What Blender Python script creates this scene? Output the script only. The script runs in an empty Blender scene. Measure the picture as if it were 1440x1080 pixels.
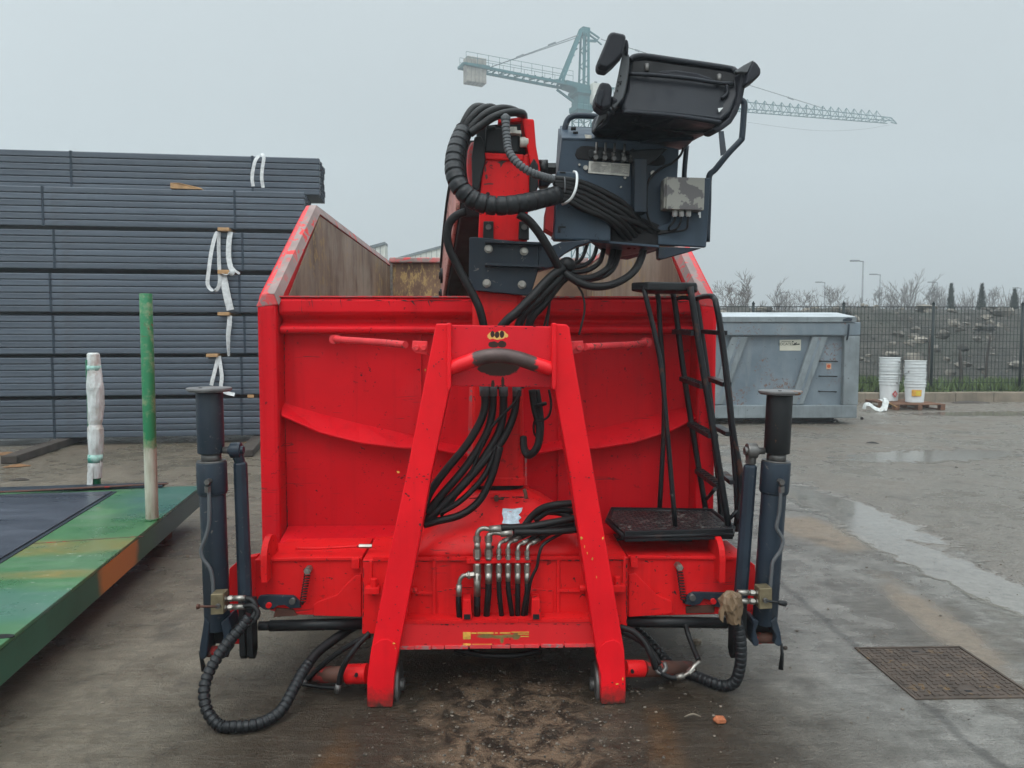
import bpy, bmesh, math, random
from mathutils import Vector, Matrix, Euler, noise as mnoise
R = math.radians
random.seed(7)
scn = bpy.context.scene
COL = scn.collection
# ------------------------------------------------------------------ camera
CAMH, FPX = 1.65, 1080.0
CAMROT = Euler((R(90 - 3.44), 0, R(-1.7)), 'XYZ')
CM = CAMROT.to_matrix()
CAMLOC = Vector((0, 0, CAMH))
def P(px, py, Y):
    d = CM @ Vector(((px - 720) / FPX, -(py - 540) / FPX, -1.0))
    return CAMLOC + d * (Y / d.y)
def G(px, py, z=0.0):
    d = CM @ Vector(((px - 720) / FPX, -(py - 540) / FPX, -1.0))
    return CAMLOC + d * ((z - CAMH) / d.z)
def W(n, Y):                      # n photo pixels at distance Y, in metres
    return n * Y / FPX
# ------------------------------------------------------------------ mesh builder
class MB:
    def __init__(s):
        s.v = []; s.f = []; s.sm = []
    def add(s, vs, fs, sm=False):
        o = len(s.v)
        s.v += [Vector(a) for a in vs]
        for f in fs:
            s.f.append([i + o for i in f]); s.sm.append(sm)
    def box(s, c, sz, rot=None):
        c = Vector(c); h = Vector(sz) / 2
        vs = [Vector((x * h.x, y * h.y, z * h.z)) for x in (-1, 1) for y in (-1, 1) for z in (-1, 1)]
        if rot is not None:
            m = rot if isinstance(rot, Matrix) else Euler(rot).to_matrix()
            vs = [m @ a for a in vs]
        s.add([a + c for a in vs], [(0, 1, 3, 2), (4, 6, 7, 5), (0, 4, 5, 1), (2, 3, 7, 6), (0, 2, 6, 4), (1, 5, 7, 3)])
        return s
    def bx(s, x0, x1, y0, y1, z0, z1):
        return s.box(((x0 + x1) / 2, (y0 + y1) / 2, (z0 + z1) / 2), (abs(x1 - x0), abs(y1 - y0), abs(z1 - z0)))
    def loft(s, rings, caps=True, sm=False):
        n = len(rings[0]); vs = [p for r in rings for p in r]; fs = []
        for k in range(len(rings) - 1):
            for i in range(n):
                j = (i + 1) % n
                fs.append((k * n + i, k * n + j, (k + 1) * n + j, (k + 1) * n + i))
        o = len(s.v)
        s.add(vs, fs, sm)
        if caps:
            s.f.append([o + i for i in range(n)]); s.sm.append(False)
            s.f.append([o + (len(rings) - 1) * n + i for i in range(n)][::-1]); s.sm.append(False)
        return s
    def ext(s, pts, off):
        off = Vector(off); pts = [Vector(p) for p in pts]
        return s.loft([pts, [p + off for p in pts]])
    def pp(s, pts, Y, dep, off=None):  # polygon from photo points on the plane at distance Y, extruded back by dep metres
        q = [P(p[0], p[1], p[2] if len(p) > 2 else Y) for p in pts]
        return s.ext(q, (0, dep, 0) if off is None else off)
    def tube(s, pts, r, n=8, caps=True, sm=True):
        pts = [Vector(p) for p in pts]
        m = len(pts); rr = r if isinstance(r, (list, tuple)) else [r] * m
        rings = []; up = None
        for i in range(m):
            t = (pts[min(i + 1, m - 1)] - pts[max(i - 1, 0)])
            if t.length < 1e-9: t = Vector((0, 0, 1))
            t.normalize()
            if up is None:
                up = Vector((0, 0, 1)) if abs(t.z) < .9 else Vector((0, 1, 0))
            u = (up - t * up.dot(t))
            if u.length < 1e-6: u = t.orthogonal()
            u.normalize(); up = u; w = t.cross(u)
            rings.append([pts[i] + (u * math.cos(2 * math.pi * (k + .5) / n) + w * math.sin(2 * math.pi * (k + .5) / n)) * rr[i] for k in range(n)])
        return s.loft(rings, caps, sm)
    def cyl(s, a, b, r, r2=None, n=16, sm=True):
        return s.tube([a, b], [r, r if r2 is None else r2], n, True, sm)
    def bar(s, a, b, w, h=None):       # four sided bar
        return s.tube([a, b], [w * .7071, w * .7071], 4, True, False)
    def flat(s, pts, w, th, side):      # ribbon of width w along side vector
        pts = [Vector(p) for p in pts]; rings = []
        for i, p in enumerate(pts):
            t = (pts[min(i + 1, len(pts) - 1)] - pts[max(i - 1, 0)]).normalized()
            sd = Vector(side[i] if isinstance(side, list) else side); sd = (sd - t * sd.dot(t)).normalized()
            nn = t.cross(sd)
            ww = w[i] if isinstance(w, list) else w
            rings.append([p + sd * ww / 2 + nn * th / 2, p - sd * ww / 2 + nn * th / 2, p - sd * ww / 2 - nn * th / 2, p + sd * ww / 2 - nn * th / 2])
        return s.loft(rings, True, False)
    def ball(s, c, r, n=10, m=7, jit=0, seed=0):
        c = Vector(c); r = Vector(r) if not isinstance(r, (int, float)) else Vector((r, r, r)); rings = []
        for k in range(1, m):
            a = math.pi * k / m
            rings.append([c + Vector((r.x * math.sin(a) * math.cos(2 * math.pi * i / n), r.y * math.sin(a) * math.sin(2 * math.pi * i / n), r.z * math.cos(a))) *1.0 for i in range(n)])
        if jit:
            rnd = random.Random(seed)
            rings = [[c + (p - c) * (1 + jit * (rnd.random() - .5)) for p in q] for q in rings]
        s.loft(rings, True, jit == 0)
        return s
    def build(s, name, mat, parent=None, bevel=0.0, seg=2, sub=0):
        me = bpy.data.meshes.new(name)
        if parent is not None:
            root = parent
            while root.parent: root = root.parent
            o = Vector(root.location)
        else:
            xs = [min(v[i] for v in s.v) for i in range(3)]; xe = [max(v[i] for v in s.v) for i in range(3)]
            o = Vector(((xs[0] + xe[0]) / 2, (xs[1] + xe[1]) / 2, xs[2]))
        me.from_pydata([tuple(v - o) for v in s.v], [], s.f)
        me.polygons.foreach_set('use_smooth', s.sm)
        bm = bmesh.new(); bm.from_mesh(me)
        bmesh.ops.recalc_face_normals(bm, faces=bm.faces)
        bm.to_mesh(me); bm.free()
        me.materials.append(mat)
        ob = bpy.data.objects.new(name, me); COL.objects.link(ob)
        if parent is not None: ob.parent = parent
        else: ob.location = o
        if bevel:
            b = ob.modifiers.new('bevel', 'BEVEL'); b.width = bevel; b.segments = seg; b.limit_method = 'ANGLE'; b.angle_limit = R(35)
        if sub:
            b = ob.modifiers.new('subd', 'SUBSURF'); b.levels = sub; b.render_levels = sub
        return ob
def cr(pts, k=8):                       # Catmull-Rom through points
    pts = [Vector(p) for p in pts]; out = []
    q = [pts[0] * 2 - pts[1]] + pts + [pts[-1] * 2 - pts[-2]]
    for i in range(1, len(q) - 2):
        for j in range(k):
            t = j / k; a, b, c, d = q[i - 1], q[i], q[i + 1], q[i + 2]
            out.append(.5 * ((2 * b) + (c - a) * t + (2 * a - 5 * b + 4 * c - d) * t * t + (3 * b - a - 3 * c + d) * t ** 3))
    out.append(pts[-1]); return out
def pc(pts, k=8): return cr([P(*p) for p in pts], k)
def hose_r(pts, r, step, dip, n=12, gap=.28):      # tube wrapped in spiral guard: evenly spaced turns with narrow grooves
    L = [0]
    for a, b in zip(pts, pts[1:]): L.append(L[-1] + (b - a).length)
    tot = L[-1]; out = []; rr = []
    def at(x):
        for i in range(len(L) - 1):
            if x <= L[i + 1] or i == len(L) - 2:
                return pts[i].lerp(pts[i + 1], (x - L[i]) / max(L[i + 1] - L[i], 1e-9))
    N = max(2, int(tot / step)); st = tot / N
    for i in range(N):
        for u, d in ((0.0, 0), (gap * .3, dip), (gap, dip), (gap * 1.25, .15 * dip), (.62, 0), (.97, .1 * dip)):
            out.append(at((i + u) * st)); rr.append(r - d)
    return out, rr
def thing(name, label, cat, loc=(0, 0, 0), group=None):
    o = bpy.data.objects.new(name, None); o.empty_display_size = .2
    COL.objects.link(o); o.location = loc
    return tag(o, label, cat, group)
def tag(o, label, cat, group=None, kind=None):
    o['label'] = label; o['category'] = cat
    if group: o['group'] = group
    if kind: o['kind'] = kind
    return o
def copy_tree(o, parent=None):
    c = o.copy(); COL.objects.link(c); c.parent = parent
    for ch in list(o.children): copy_tree(ch, c)
    return c
# ------------------------------------------------------------------ materials
class NT:
    def __init__(s, name):
        s.m = bpy.data.materials.new(name); s.m.use_nodes = True
        s.t = s.m.node_tree; s.b = s.t.nodes['Principled BSDF']; s.tc = s.n('ShaderNodeTexCoord').outputs['Object']
    def n(s, ty, **kw):
        a = s.t.nodes.new(ty)
        for k, v in kw.items():
            if k.startswith('i_'): a.inputs[k[2:]].default_value = v
            else: setattr(a, k, v)
        return a
    def l(s, a, b): s.t.links.new(a, b)
    def mapv(s, scale=(1, 1, 1), loc=(0, 0, 0), rot=(0, 0, 0), ty='POINT', src=None):
        a = s.n('ShaderNodeMapping', vector_type=ty)
        a.inputs['Location'].default_value = loc; a.inputs['Rotation'].default_value = rot; a.inputs['Scale'].default_value = scale
        s.l(src or s.tc, a.inputs['Vector']); return a.outputs['Vector']
    def noise(s, scale, detail=4, rough=.55, vec=None, dist=0):
        a = s.n('ShaderNodeTexNoise'); a.inputs['Scale'].default_value = scale; a.inputs['Detail'].default_value = detail
        a.inputs['Roughness'].default_value = rough; a.inputs['Distortion'].default_value = dist
        s.l(vec or s.tc, a.inputs['Vector']); return a.outputs['Fac']
    def vor(s, scale, vec=None, out='Distance', feat='F1'):
        a = s.n('ShaderNodeTexVoronoi', feature=feat); a.inputs['Scale'].default_value = scale
        s.l(vec or s.tc, a.inputs['Vector']); return a.outputs[out]
    def mr(s, src, a, b, c=0.0, d=1.0, smooth=False):
        m = s.n('ShaderNodeMapRange'); m.interpolation_type = 'SMOOTHSTEP' if smooth else 'LINEAR'
        for i, v in enumerate((a, b, c, d)): m.inputs[i + 1].default_value = v
        s.l(src, m.inputs[0]); return m.outputs[0]
    def math(s, op, a, b=None, clamp=False):
        m = s.n('ShaderNodeMath', operation=op); m.use_clamp = clamp
        for i, v in enumerate((a, b)):
            if v is None: continue
            if isinstance(v, (int, float)): m.inputs[i].default_value = v
            else: s.l(v, m.inputs[i])
        return m.outputs[0]
    def mix(s, fac, a, b, mode='MIX'):
        m = s.n('ShaderNodeMix', data_type='RGBA', blend_type=mode)
        for sock, v in ((m.inputs[0], fac), (m.inputs[6], a), (m.inputs[7], b)):
            if isinstance(v, (int, float)): sock.default_value = v
            elif isinstance(v, (tuple, list)): sock.default_value = (*v, 1) if len(v) == 3 else v
            else: s.l(v, sock)
        return m.outputs[2]
    def ell(s, c, rad, rot=0, nz=None, k=.6, soft=.35, src=None):   # soft ragged ellipse mask in object space
        v = s.mapv(scale=rad, loc=c, rot=(0, 0, rot), ty='TEXTURE', src=src)
        d = s.n('ShaderNodeVectorMath', operation='LENGTH'); s.l(v, d.inputs[0]); x = d.outputs['Value']
        if nz is not None: x = s.math('ADD', x, s.math('MULTIPLY', s.math('SUBTRACT', nz, .5), k * 2))
        return s.mr(x, 1 + soft, 1 - soft, 0, 1, True)
    def bump(s, h, strength=.3, dist=.01):
        a = s.n('ShaderNodeBump'); a.inputs['Strength'].default_value = strength; a.inputs['Distance'].default_value = dist
        s.l(h, a.inputs['Height']); s.l(a.outputs['Normal'], s.b.inputs['Normal']); return s
    def col(s, v): s.set('Base Color', v); return s
    def set(s, k, v):
        if isinstance(v, (int, float)): s.b.inputs[k].default_value = v
        elif isinstance(v, (tuple, list)): s.b.inputs[k].default_value = (*v, 1) if len(v) == 3 else v
        else: s.l(v, s.b.inputs[k])
        return s
def paint(name, c, rough=.4, metal=0.0, var=.25, vs=2.5, chip=None, cs=22, ct=.70, streak=0.0, scol=None, bs=70, bst=.06, spec=.25, coat=0.0, scr=0.0):
    t = NT(name)
    dark = tuple(x * (1 - var) for x in c); lite = tuple(min(1, x * (1 + var * .6)) for x in c)
    k = t.mix(t.mr(t.noise(vs, 5, .6), .3, .7), dark, lite)
    r = t.mr(t.noise(vs * 4, 3), .3, .7, rough - .08, rough + .12)
    if streak:
        sv = t.mapv(scale=(14, 14, .8)); f = t.mr(t.noise(1.0, 4, .6, sv), .52, .75)
        k = t.mix(t.math('MULTIPLY', f, streak), k, scol or tuple(x * .45 for x in c))
    if chip:
        m = t.mr(t.noise(cs, 3, .62, dist=.6), ct, ct + .015)
        reg = t.mr(t.noise(cs * .17, 2), .42, .6)
        m = t.math('MULTIPLY', m, reg)
        k = t.mix(m, k, chip); r = t.math('ADD', r, t.math('MULTIPLY', m, .3), True)
    if scr:      # thin scratches, mostly level, in scattered places
        s1 = t.noise(1.0, 2, .5, t.mapv(scale=(5, 5, 60), rot=(0, .12, 0)), 1.2); g1 = t.mr(t.noise(3.1, 2), .52, .60)
        s2 = t.noise(1.0, 2, .5, t.mapv(scale=(70, 70, 6), rot=(0, .5, 0)), 1.5); g2 = t.mr(t.noise(2.3, 2, vec=t.mapv(loc=(7, 3, 1))), .56, .64)
        m2 = t.math('MAXIMUM', t.math('MULTIPLY', t.mr(s1, .66, .69), g1), t.math('MULTIPLY', t.mr(s2, .68, .71), g2))
        k = t.mix(t.math('MULTIPLY', m2, scr), k, (.10, .022, .020))
        fd = t.math('MULTIPLY', t.mr(t.noise(1.6, 5, .7), .54, .72), .35); k = t.mix(t.math('MULTIPLY', fd, .6), k, (.52, .045, .055))
    t.col(k).set('Roughness', r).set('Metallic', metal).set('Specular IOR Level', spec)
    if coat: t.set('Coat Weight', coat).set('Coat Roughness', .15)
    if bst: t.bump(t.noise(bs, 3), bst, .004)
    return t.m
RED = (.60, .010, .012)
RUST = (.05, .020, .012)
M = {}
M['red'] = paint('red_paint', RED, .36, spec=.12, var=.22, chip=(.035, .012, .010), cs=30, ct=.645, streak=.5, scr=.7)
M['red_worn'] = paint('worn_red_paint', (.60, .045, .05), .5, var=.25, chip=(.22, .16, .155), cs=36, ct=.505, streak=.4, scol=(.20,.12,.11))
M['red_body'] = paint('red_body_paint', (.56, .006, .013), .42, spec=.10, var=.20, vs=1.2, chip=(.03, .008, .010), cs=44, ct=.65, streak=.35, scr=.8)
M['grey'] = paint('slate_grey_paint', (.016, .025, .037), .40, var=.35, chip=(.11, .10, .095), cs=34, ct=.655, streak=.45, scol=(.04,.038,.034))
M['panel'] = paint('grey_panel_paint', (.032, .050, .072), .42, var=.2, chip=(.012, .012, .014), cs=40, ct=.67, streak=.35)
M['black'] = paint('black_paint', (.009, .010, .011), .42, var=.3, chip=(.10, .05, .03), cs=34, ct=.70, streak=.2)
M['rail'] = paint('black_ladder_paint', (.009, .010, .012), .4, var=.3, chip=(.07, .028, .018), cs=14, ct=.58, streak=.3)
M['rubber'] = paint('black_rubber', (.0065, .0065, .007), .48, var=.3, bst=.05)
M['wrap'] = paint('black_spiral_guard', (.010, .011, .0125), .36, var=.3, bst=.03)
M['greywrap'] = paint('grey_corrugated_conduit', (.085, .09, .095), .5, var=.3)
M['seat'] = paint('black_seat_shell', (.008, .010, .015), .42, var=.25, vs=5, bs=160, bst=.08)
M['pad'] = paint('black_seat_foam', (.012, .013, .018), .55, var=.2, bs=200, bst=.12)
M['zinc'] = paint('zinc_fitting', (.30, .28, .25), .38, metal=.85, var=.35, vs=30)
M['brass'] = paint('brass_valve', (.22, .18, .11), .45, metal=.6, var=.4, vs=20)
M['pin'] = paint('greasy_steel', (.12, .115, .11), .4, metal=.6, var=.4, vs=20)
M['rust'] = paint('rusty_steel', (.075, .032, .022), .65, var=.5, vs=8, chip=(.30, .02, .02), cs=14, ct=.55)
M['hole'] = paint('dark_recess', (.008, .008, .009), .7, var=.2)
M['white'] = paint('white_plastic', (.62, .64, .64), .4, var=.1)
M['plate_lbl'] = paint('printed_label', (.50, .48, .43), .5, var=.35, vs=40)
M['sling'] = paint('white_polyester_sling', (.55, .56, .56), .75, var=.3, vs=14, bs=300, bst=.2)
M['wood'] = paint('raw_batten_wood', (.42, .25, .12), .75, var=.4, vs=6, bs=60, bst=.2)
M['timber'] = paint('weathered_timber', (.055, .045, .038), .8, var=.5, vs=5, bs=50, bst=.4)
M['band'] = paint('steel_banding', (.022, .032, .045), .45, metal=.4, var=.3)
M['glaze'] = paint('yellow_marking', (.62, .33, .06), .5, var=.4, vs=30)
M['hookrust'] = paint('bare_worn_steel', (.055, .038, .034), .55, metal=.3, var=.5, vs=18, bst=.2)
M['faded'] = paint('faded_pink_paint', (.50, .25, .22), .55, var=.25, chip=(.12, .06, .04), cs=24, ct=.58, streak=.4)
M['edgewear'] = paint('scoured_grey_edge', (.27, .20, .185), .55, var=.25, vs=6, chip=(.60, .06, .06), cs=12, ct=.54, streak=.3)
M['scuffed'] = paint('scuffed_red_paint', (.60, .035, .042), .5, var=.3, vs=6, chip=(.09, .05, .04), cs=30, ct=.60, streak=.4)
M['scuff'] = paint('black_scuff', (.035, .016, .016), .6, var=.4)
# ------------------------------------------------------------------ camera, sky, sun
cd = bpy.data.cameras.new('camera'); cd.sensor_width = 36; cd.lens = 36 * FPX / 1440; cd.clip_end = 2000; cd.clip_start = .05
cam = bpy.data.objects.new('camera', cd); COL.objects.link(cam); cam.location = CAMLOC; cam.rotation_euler = CAMROT
scn.camera = cam
SUN_EL, SUN_AZ = R(50), R(200)          # high, behind the camera and to its left, behind cloud
w = bpy.data.worlds.new('World'); scn.world = w; w.use_nodes = True
nt = w.node_tree; nt.nodes.clear()
def wn(ty, **k):
    a = nt.nodes.new(ty)
    for x, y in k.items(): setattr(a, x, y)
    return a
def wl(a, b): nt.links.new(a, b)
out = wn('ShaderNodeOutputWorld'); bg = wn('ShaderNodeBackground'); wl(bg.outputs[0], out.inputs[0])
sky = wn('ShaderNodeTexSky', sky_type='NISHITA', sun_disc=False, sun_elevation=SUN_EL, sun_rotation=SUN_AZ, air_density=2.0, dust_density=6.0, altitude=50)
hs = wn('ShaderNodeHueSaturation'); hs.inputs['Saturation'].default_value = .25; wl(sky.outputs[0], hs.inputs['Color'])
tc = wn('ShaderNodeTexCoord'); sx = wn('ShaderNodeSeparateXYZ'); wl(tc.outputs['Generated'], sx.inputs[0])
# overcast deck: even grey low down, about three times brighter overhead
mr = wn('ShaderNodeMapRange', interpolation_type='SMOOTHSTEP'); wl(sx.outputs['Z'], mr.inputs[0])
for i, v in enumerate((.46, .95, 1.0, 2.8)): mr.inputs[i + 1].default_value = v
dt = wn('ShaderNodeVectorMath', operation='DOT_PRODUCT'); wl(tc.outputs['Generated'], dt.inputs[0])
SDIR = Vector((math.sin(SUN_AZ) * math.cos(SUN_EL), math.cos(SUN_AZ) * math.cos(SUN_EL), math.sin(SUN_EL)))
dt.inputs[1].default_value = Vector((-.16, -.80, .55)).normalized()
m2 = wn('ShaderNodeMapRange', interpolation_type='SMOOTHSTEP'); wl(dt.outputs['Value'], m2.inputs[0])
for i, v in enumerate((-.80, .95, .90, 2.3)): m2.inputs[i + 1].default_value = v
mu = wn('ShaderNodeMath', operation='MULTIPLY'); wl(mr.outputs[0], mu.inputs[0]); wl(m2.outputs[0], mu.inputs[1])
cl = wn('ShaderNodeTexNoise'); cl.inputs['Scale'].default_value = 1.6; cl.inputs['Detail'].default_value = 3; wl(tc.outputs['Generated'], cl.inputs['Vector'])
cm_ = wn('ShaderNodeMapRange'); wl(cl.outputs['Fac'], cm_.inputs[0])
for i, v in enumerate((.3, .7, .94, 1.06)): cm_.inputs[i + 1].default_value = v
mu2 = wn('ShaderNodeMath', operation='MULTIPLY'); wl(mu.outputs[0], mu2.inputs[0]); wl(cm_.outputs[0], mu2.inputs[1])
cc = wn('ShaderNodeVectorMath', operation='SCALE'); cc.inputs[0].default_value = (5.45, 6.02, 6.24); wl(mu2.outputs[0], cc.inputs['Scale'])
ad = wn('ShaderNodeMix', data_type='RGBA'); ad.inputs[0].default_value = .12; wl(cc.outputs[0], ad.inputs[6]); wl(hs.outputs[0], ad.inputs[7])
wl(ad.outputs[2], bg.inputs['Color']); bg.inputs['Strength'].default_value = .10
sl = bpy.data.lights.new('sun', 'SUN'); sl.energy = 1.0; sl.angle = R(35); sl.color = (1, .97, .93)
so = bpy.data.objects.new('sun', sl); COL.objects.link(so); so.rotation_euler = (-SDIR).to_track_quat('-Z', 'Y').to_euler(); so.location = (0, 0, 60)
scn.view_settings.view_transform = 'Standard'; scn.view_settings.look = 'None'; scn.view_settings.exposure = 0; scn.view_settings.gamma = 1
scn.cycles.use_denoising = True; scn.cycles.max_bounces = 8; scn.cycles.diffuse_bounces = 3; scn.cycles.volume_bounces = 1
# ------------------------------------------------------------------ ground: wet asphalt yard with sand, grit and puddles
def ground_mat():
    t = NT('wet_asphalt')
    big = t.noise(.9, 6, .62); mid = t.noise(4.5, 5, .6); fine = t.noise(60, 3, .6); grit = t.vor(120)
    sep = t.n('ShaderNodeSeparateXYZ'); t.l(t.tc, sep.inputs[0]); X, Y = sep.outputs['X'], sep.outputs['Y']
    edge = t.math('ADD', X, t.math('MULTIPLY', t.math('SUBTRACT', mid, .5), .12))
    right = t.mr(t.math('ADD', edge, t.math('MULTIPLY', t.math('SUBTRACT', big, .5), .7)), .85, 1.75)
    rough_r = t.mr(t.math('ADD', X, t.math('MULTIPLY', t.math('SUBTRACT', big, .5), .9)), 3.55, 3.75)
    left = t.mix(t.mr(mid, .3, .72), (.066, .052, .035), (.150, .126, .092))
    left = t.mix(t.mr(big, .35, .7, 0, .6), left, (.160, .138, .104))
    rgt = t.mix(t.mr(mid, .3, .7), (.104, .099, .090), (.195, .187, .172))
    c = t.mix(right, left, rgt)
    c = t.mix(rough_r, c, t.mix(t.mr(fine, .35, .65), (.085, .075, .062), (.21, .19, .165)))
    # far yard, browner mud film
    far = t.mr(Y, 7.0, 11.0)
    c = t.mix(t.math('MULTIPLY', far, t.mr(big, .42, .62, 0, .75)), c, (.13, .098, .072))
    # damp dark apron under and before the crane; machine's dark reflection put in
    wet_reflm = t.ell((.05, 3.0, 0), (1.45, 1.3, 1), 0, big, .45, .4)
    c = t.mix(t.math('MULTIPLY', wet_reflm, .82), c, (.018, .0115, .007))
    # pale stones bedded in the asphalt
    st = t.math('MULTIPLY', t.mr(grit, .22, .15), t.mr(t.noise(9, 2), .52, .6))
    c = t.mix(t.math('MULTIPLY', st, .7), c, (.24, .205, .16))
    # sand and grit patches
    sand = t.math('MAXIMUM', t.ell((2.80, 6.40, 0), (.30, .58, 1), .10, mid, .7), t.ell((2.60, 4.25, 0), (.13, .72, 1), -.12, mid, .8, .5))
    rim = t.math('MAXIMUM', t.ell((2.84, 6.25, 0), (.50, .85, 1), .10, mid, .9, .5), t.ell((2.50, 4.25, 0), (.36, .9, 1), -.12, mid, 1.0, .5)); c = t.mix(t.math('MULTIPLY', rim, .6), c, (.062, .052, .042))
    sand = t.math('MAXIMUM', sand, t.math('MULTIPLY', t.ell((3.4, 3.5, 0), (.35, .9, 1), -.5, mid, .6), .8))
    c = t.mix(t.math('MULTIPLY', sand, .7), c, t.mix(fine, (.15, .115, .080), (.25, .195, .14)))
    deb = t.ell((.12, 3.10, 0), (.36, .58, 1), .15, t.noise(5, 6, .7), 1.3, .5)
    c = t.mix(t.math('MULTIPLY', deb, .80), c, t.mix(t.mr(t.noise(9, 8, .74, dist=.6), .44, .57), (.022, .013, .008), (.200, .132, .086)))
    ru = t.math('MAXIMUM', t.ell((-.62, 2.85, 0), (.07, .22, 1), 0, mid, 1.2, .7), t.ell((.72, 2.98, 0), (.06, .25, 1), 0, mid, 1.2, .7))
    c = t.mix(t.math('MULTIPLY', ru, .4), c, (.11, .05, .015))
    lb = t.ell((-1.35, 3.1, 0), (.42, .9, 1), -.15, mid, .35)           # clearer dry grey to the left
    # puddles
    pud = t.math('MAXIMUM', t.ell((3.30, 5.2, 0), (.26, 1.7, 1), .08, mid, .5, .16), t.ell((3.42, 7.2, 0), (.34, 1.5, 1), .1, mid, .55, .18))
    pud = t.math('MAXIMUM', pud, t.ell((11.6, 16.4, 0), (2.6, .55, 1), .05, mid, .6, .12))
    pud = t.math('MAXIMUM', pud, t.ell((6.2, 10.5, 0), (1.6, .5, 1), .2, mid, .9, .15))
    c = t.mix(t.math('MULTIPLY', pud, .75), c, (.16, .150, .135))
    # hairline cracks and dark drips
    ve = t.n('ShaderNodeTexVoronoi', feature='DISTANCE_TO_EDGE'); ve.inputs['Scale'].default_value = .42
    dn = t.n('ShaderNodeTexNoise'); dn.inputs['Scale'].default_value = 1.7; dn.inputs['Detail'].default_value = 5; t.l(t.tc, dn.inputs['Vector'])
    av = t.n('ShaderNodeVectorMath', operation='MULTIPLY_ADD'); t.l(dn.outputs['Color'], av.inputs[0]); av.inputs[1].default_value = (1.1, 1.1, 0); t.l(t.tc, av.inputs[2]); t.l(av.outputs[0], ve.inputs['Vector'])
    ck = t.math('MULTIPLY', t.mr(ve.outputs['Distance'], .006, .001), t.mr(t.noise(.6, 2, vec=t.mapv(loc=(4, 2, 0))), .48, .56)); c = t.mix(t.math('MULTIPLY', ck, .18), c, (.022, .020, .017))
    bl = t.math('MULTIPLY', t.mr(t.noise(2.6, 6, .7, t.mapv(loc=(9, 4, 0))), .56, .66), .5); c = t.mix(bl, c, (.040, .034, .027))
    dk = t.math('MULTIPLY', t.mr(t.vor(26), .12, .07), t.mr(t.noise(3, 2, vec=t.mapv(loc=(2, 8, 0))), .55, .62)); c = t.mix(t.math('MULTIPLY', dk, .7), c, (.02, .018, .016))
    # drain joint
    c = t.mix(t.math('MULTIPLY', t.mr(t.math('ABSOLUTE', t.math('SUBTRACT', edge, 1.96)), .035, .012), .55), c, (.028, .026, .024))
    r = t.mr(t.math('ADD', big, t.math('MULTIPLY', t.math('SUBTRACT', mid, .5), .6)), .32, .66, .12, .52)
    r = t.math('ADD', r, t.math('MULTIPLY', right, -.10))
    r = t.math('ADD', r, t.math('MULTIPLY', sand, .35)); r = t.math('ADD', r, t.math('MULTIPLY', deb, .2)); r = t.math('ADD', r, t.math('MULTIPLY', rough_r, .12), True)
    r = t.math('MULTIPLY', r, t.mr(pud, 0, 1, 1, .06))
    t.col(c).set('Roughness', r).set('Specular IOR Level', t.math('SUBTRACT', .52, t.math('MULTIPLY', wet_reflm, .30)))
    c = t.mix(1.0, c, t.mix(t.mr(t.noise(140, 3, .7), .3, .7), (.70, .70, .70), (1.28, 1.26, 1.22)), 'MULTIPLY'); c = t.mix(1.0, c, t.mix(t.mr(t.noise(17, 5, .7), .3, .7), (.78, .78, .78), (1.2, 1.2, 1.2)), 'MULTIPLY'); t.col(c)
    h = t.math('ADD', t.math('MULTIPLY', fine, .5), t.math('MULTIPLY', t.noise(230, 2), .35))
    h = t.math('ADD', h, t.math('MULTIPLY', mid, 1.2))
    wr = t.noise(1.0, 4, .6, t.mapv(scale=(2.2, 11, 1), rot=(0, 0, .06)))
    h = t.math('ADD', h, t.math('MULTIPLY', wr, 1.5))
    h = t.math('ADD', h, t.math('MULTIPLY', rough_r, t.math('MULTIPLY', t.noise(28, 4, .7), 2.0)))
    h = t.math('ADD', h, t.math('MULTIPLY', deb, t.math('MULTIPLY', t.noise(40, 5, .7), 2.2)))
    h = t.math('MULTIPLY', h, t.mr(pud, 0, 1, 1, 0.02))
    t.bump(h, .8, .022)
    return t.m
g = MB(); g.add([(-190, -190, 0), (190, -190, 0), (190, 190, 0), (-190, 190, 0)], [(0, 1, 2, 3)])
ob = g.build('ground', ground_mat()); ob.location = (0, 0, 0); tag(ob, 'wet brown and grey asphalt yard with sand patches and puddles', 'ground', kind='structure')
# ------------------------------------------------------------------ haze
hb = MB(); hb.bx(-200, 200, -200, 200, -1, 46)
hm = bpy.data.materials.new('haze_air'); hm.use_nodes = True; ht = hm.node_tree
for nd in list(ht.nodes):
    if nd.type != 'OUTPUT_MATERIAL': ht.nodes.remove(nd)
pv = ht.nodes.new('ShaderNodeVolumePrincipled'); pv.inputs['Density'].default_value = .0034; pv.inputs['Anisotropy'].default_value = .55; pv.inputs['Color'].default_value = (.86, .93, .97, 1)
ht.links.new(pv.outputs[0], [n for n in ht.nodes if n.type == 'OUTPUT_MATERIAL'][0].inputs['Volume'])
tag(hb.build('haze', hm), 'pale fog that fades the far trees and crane', 'haze', kind='stuff')
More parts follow.
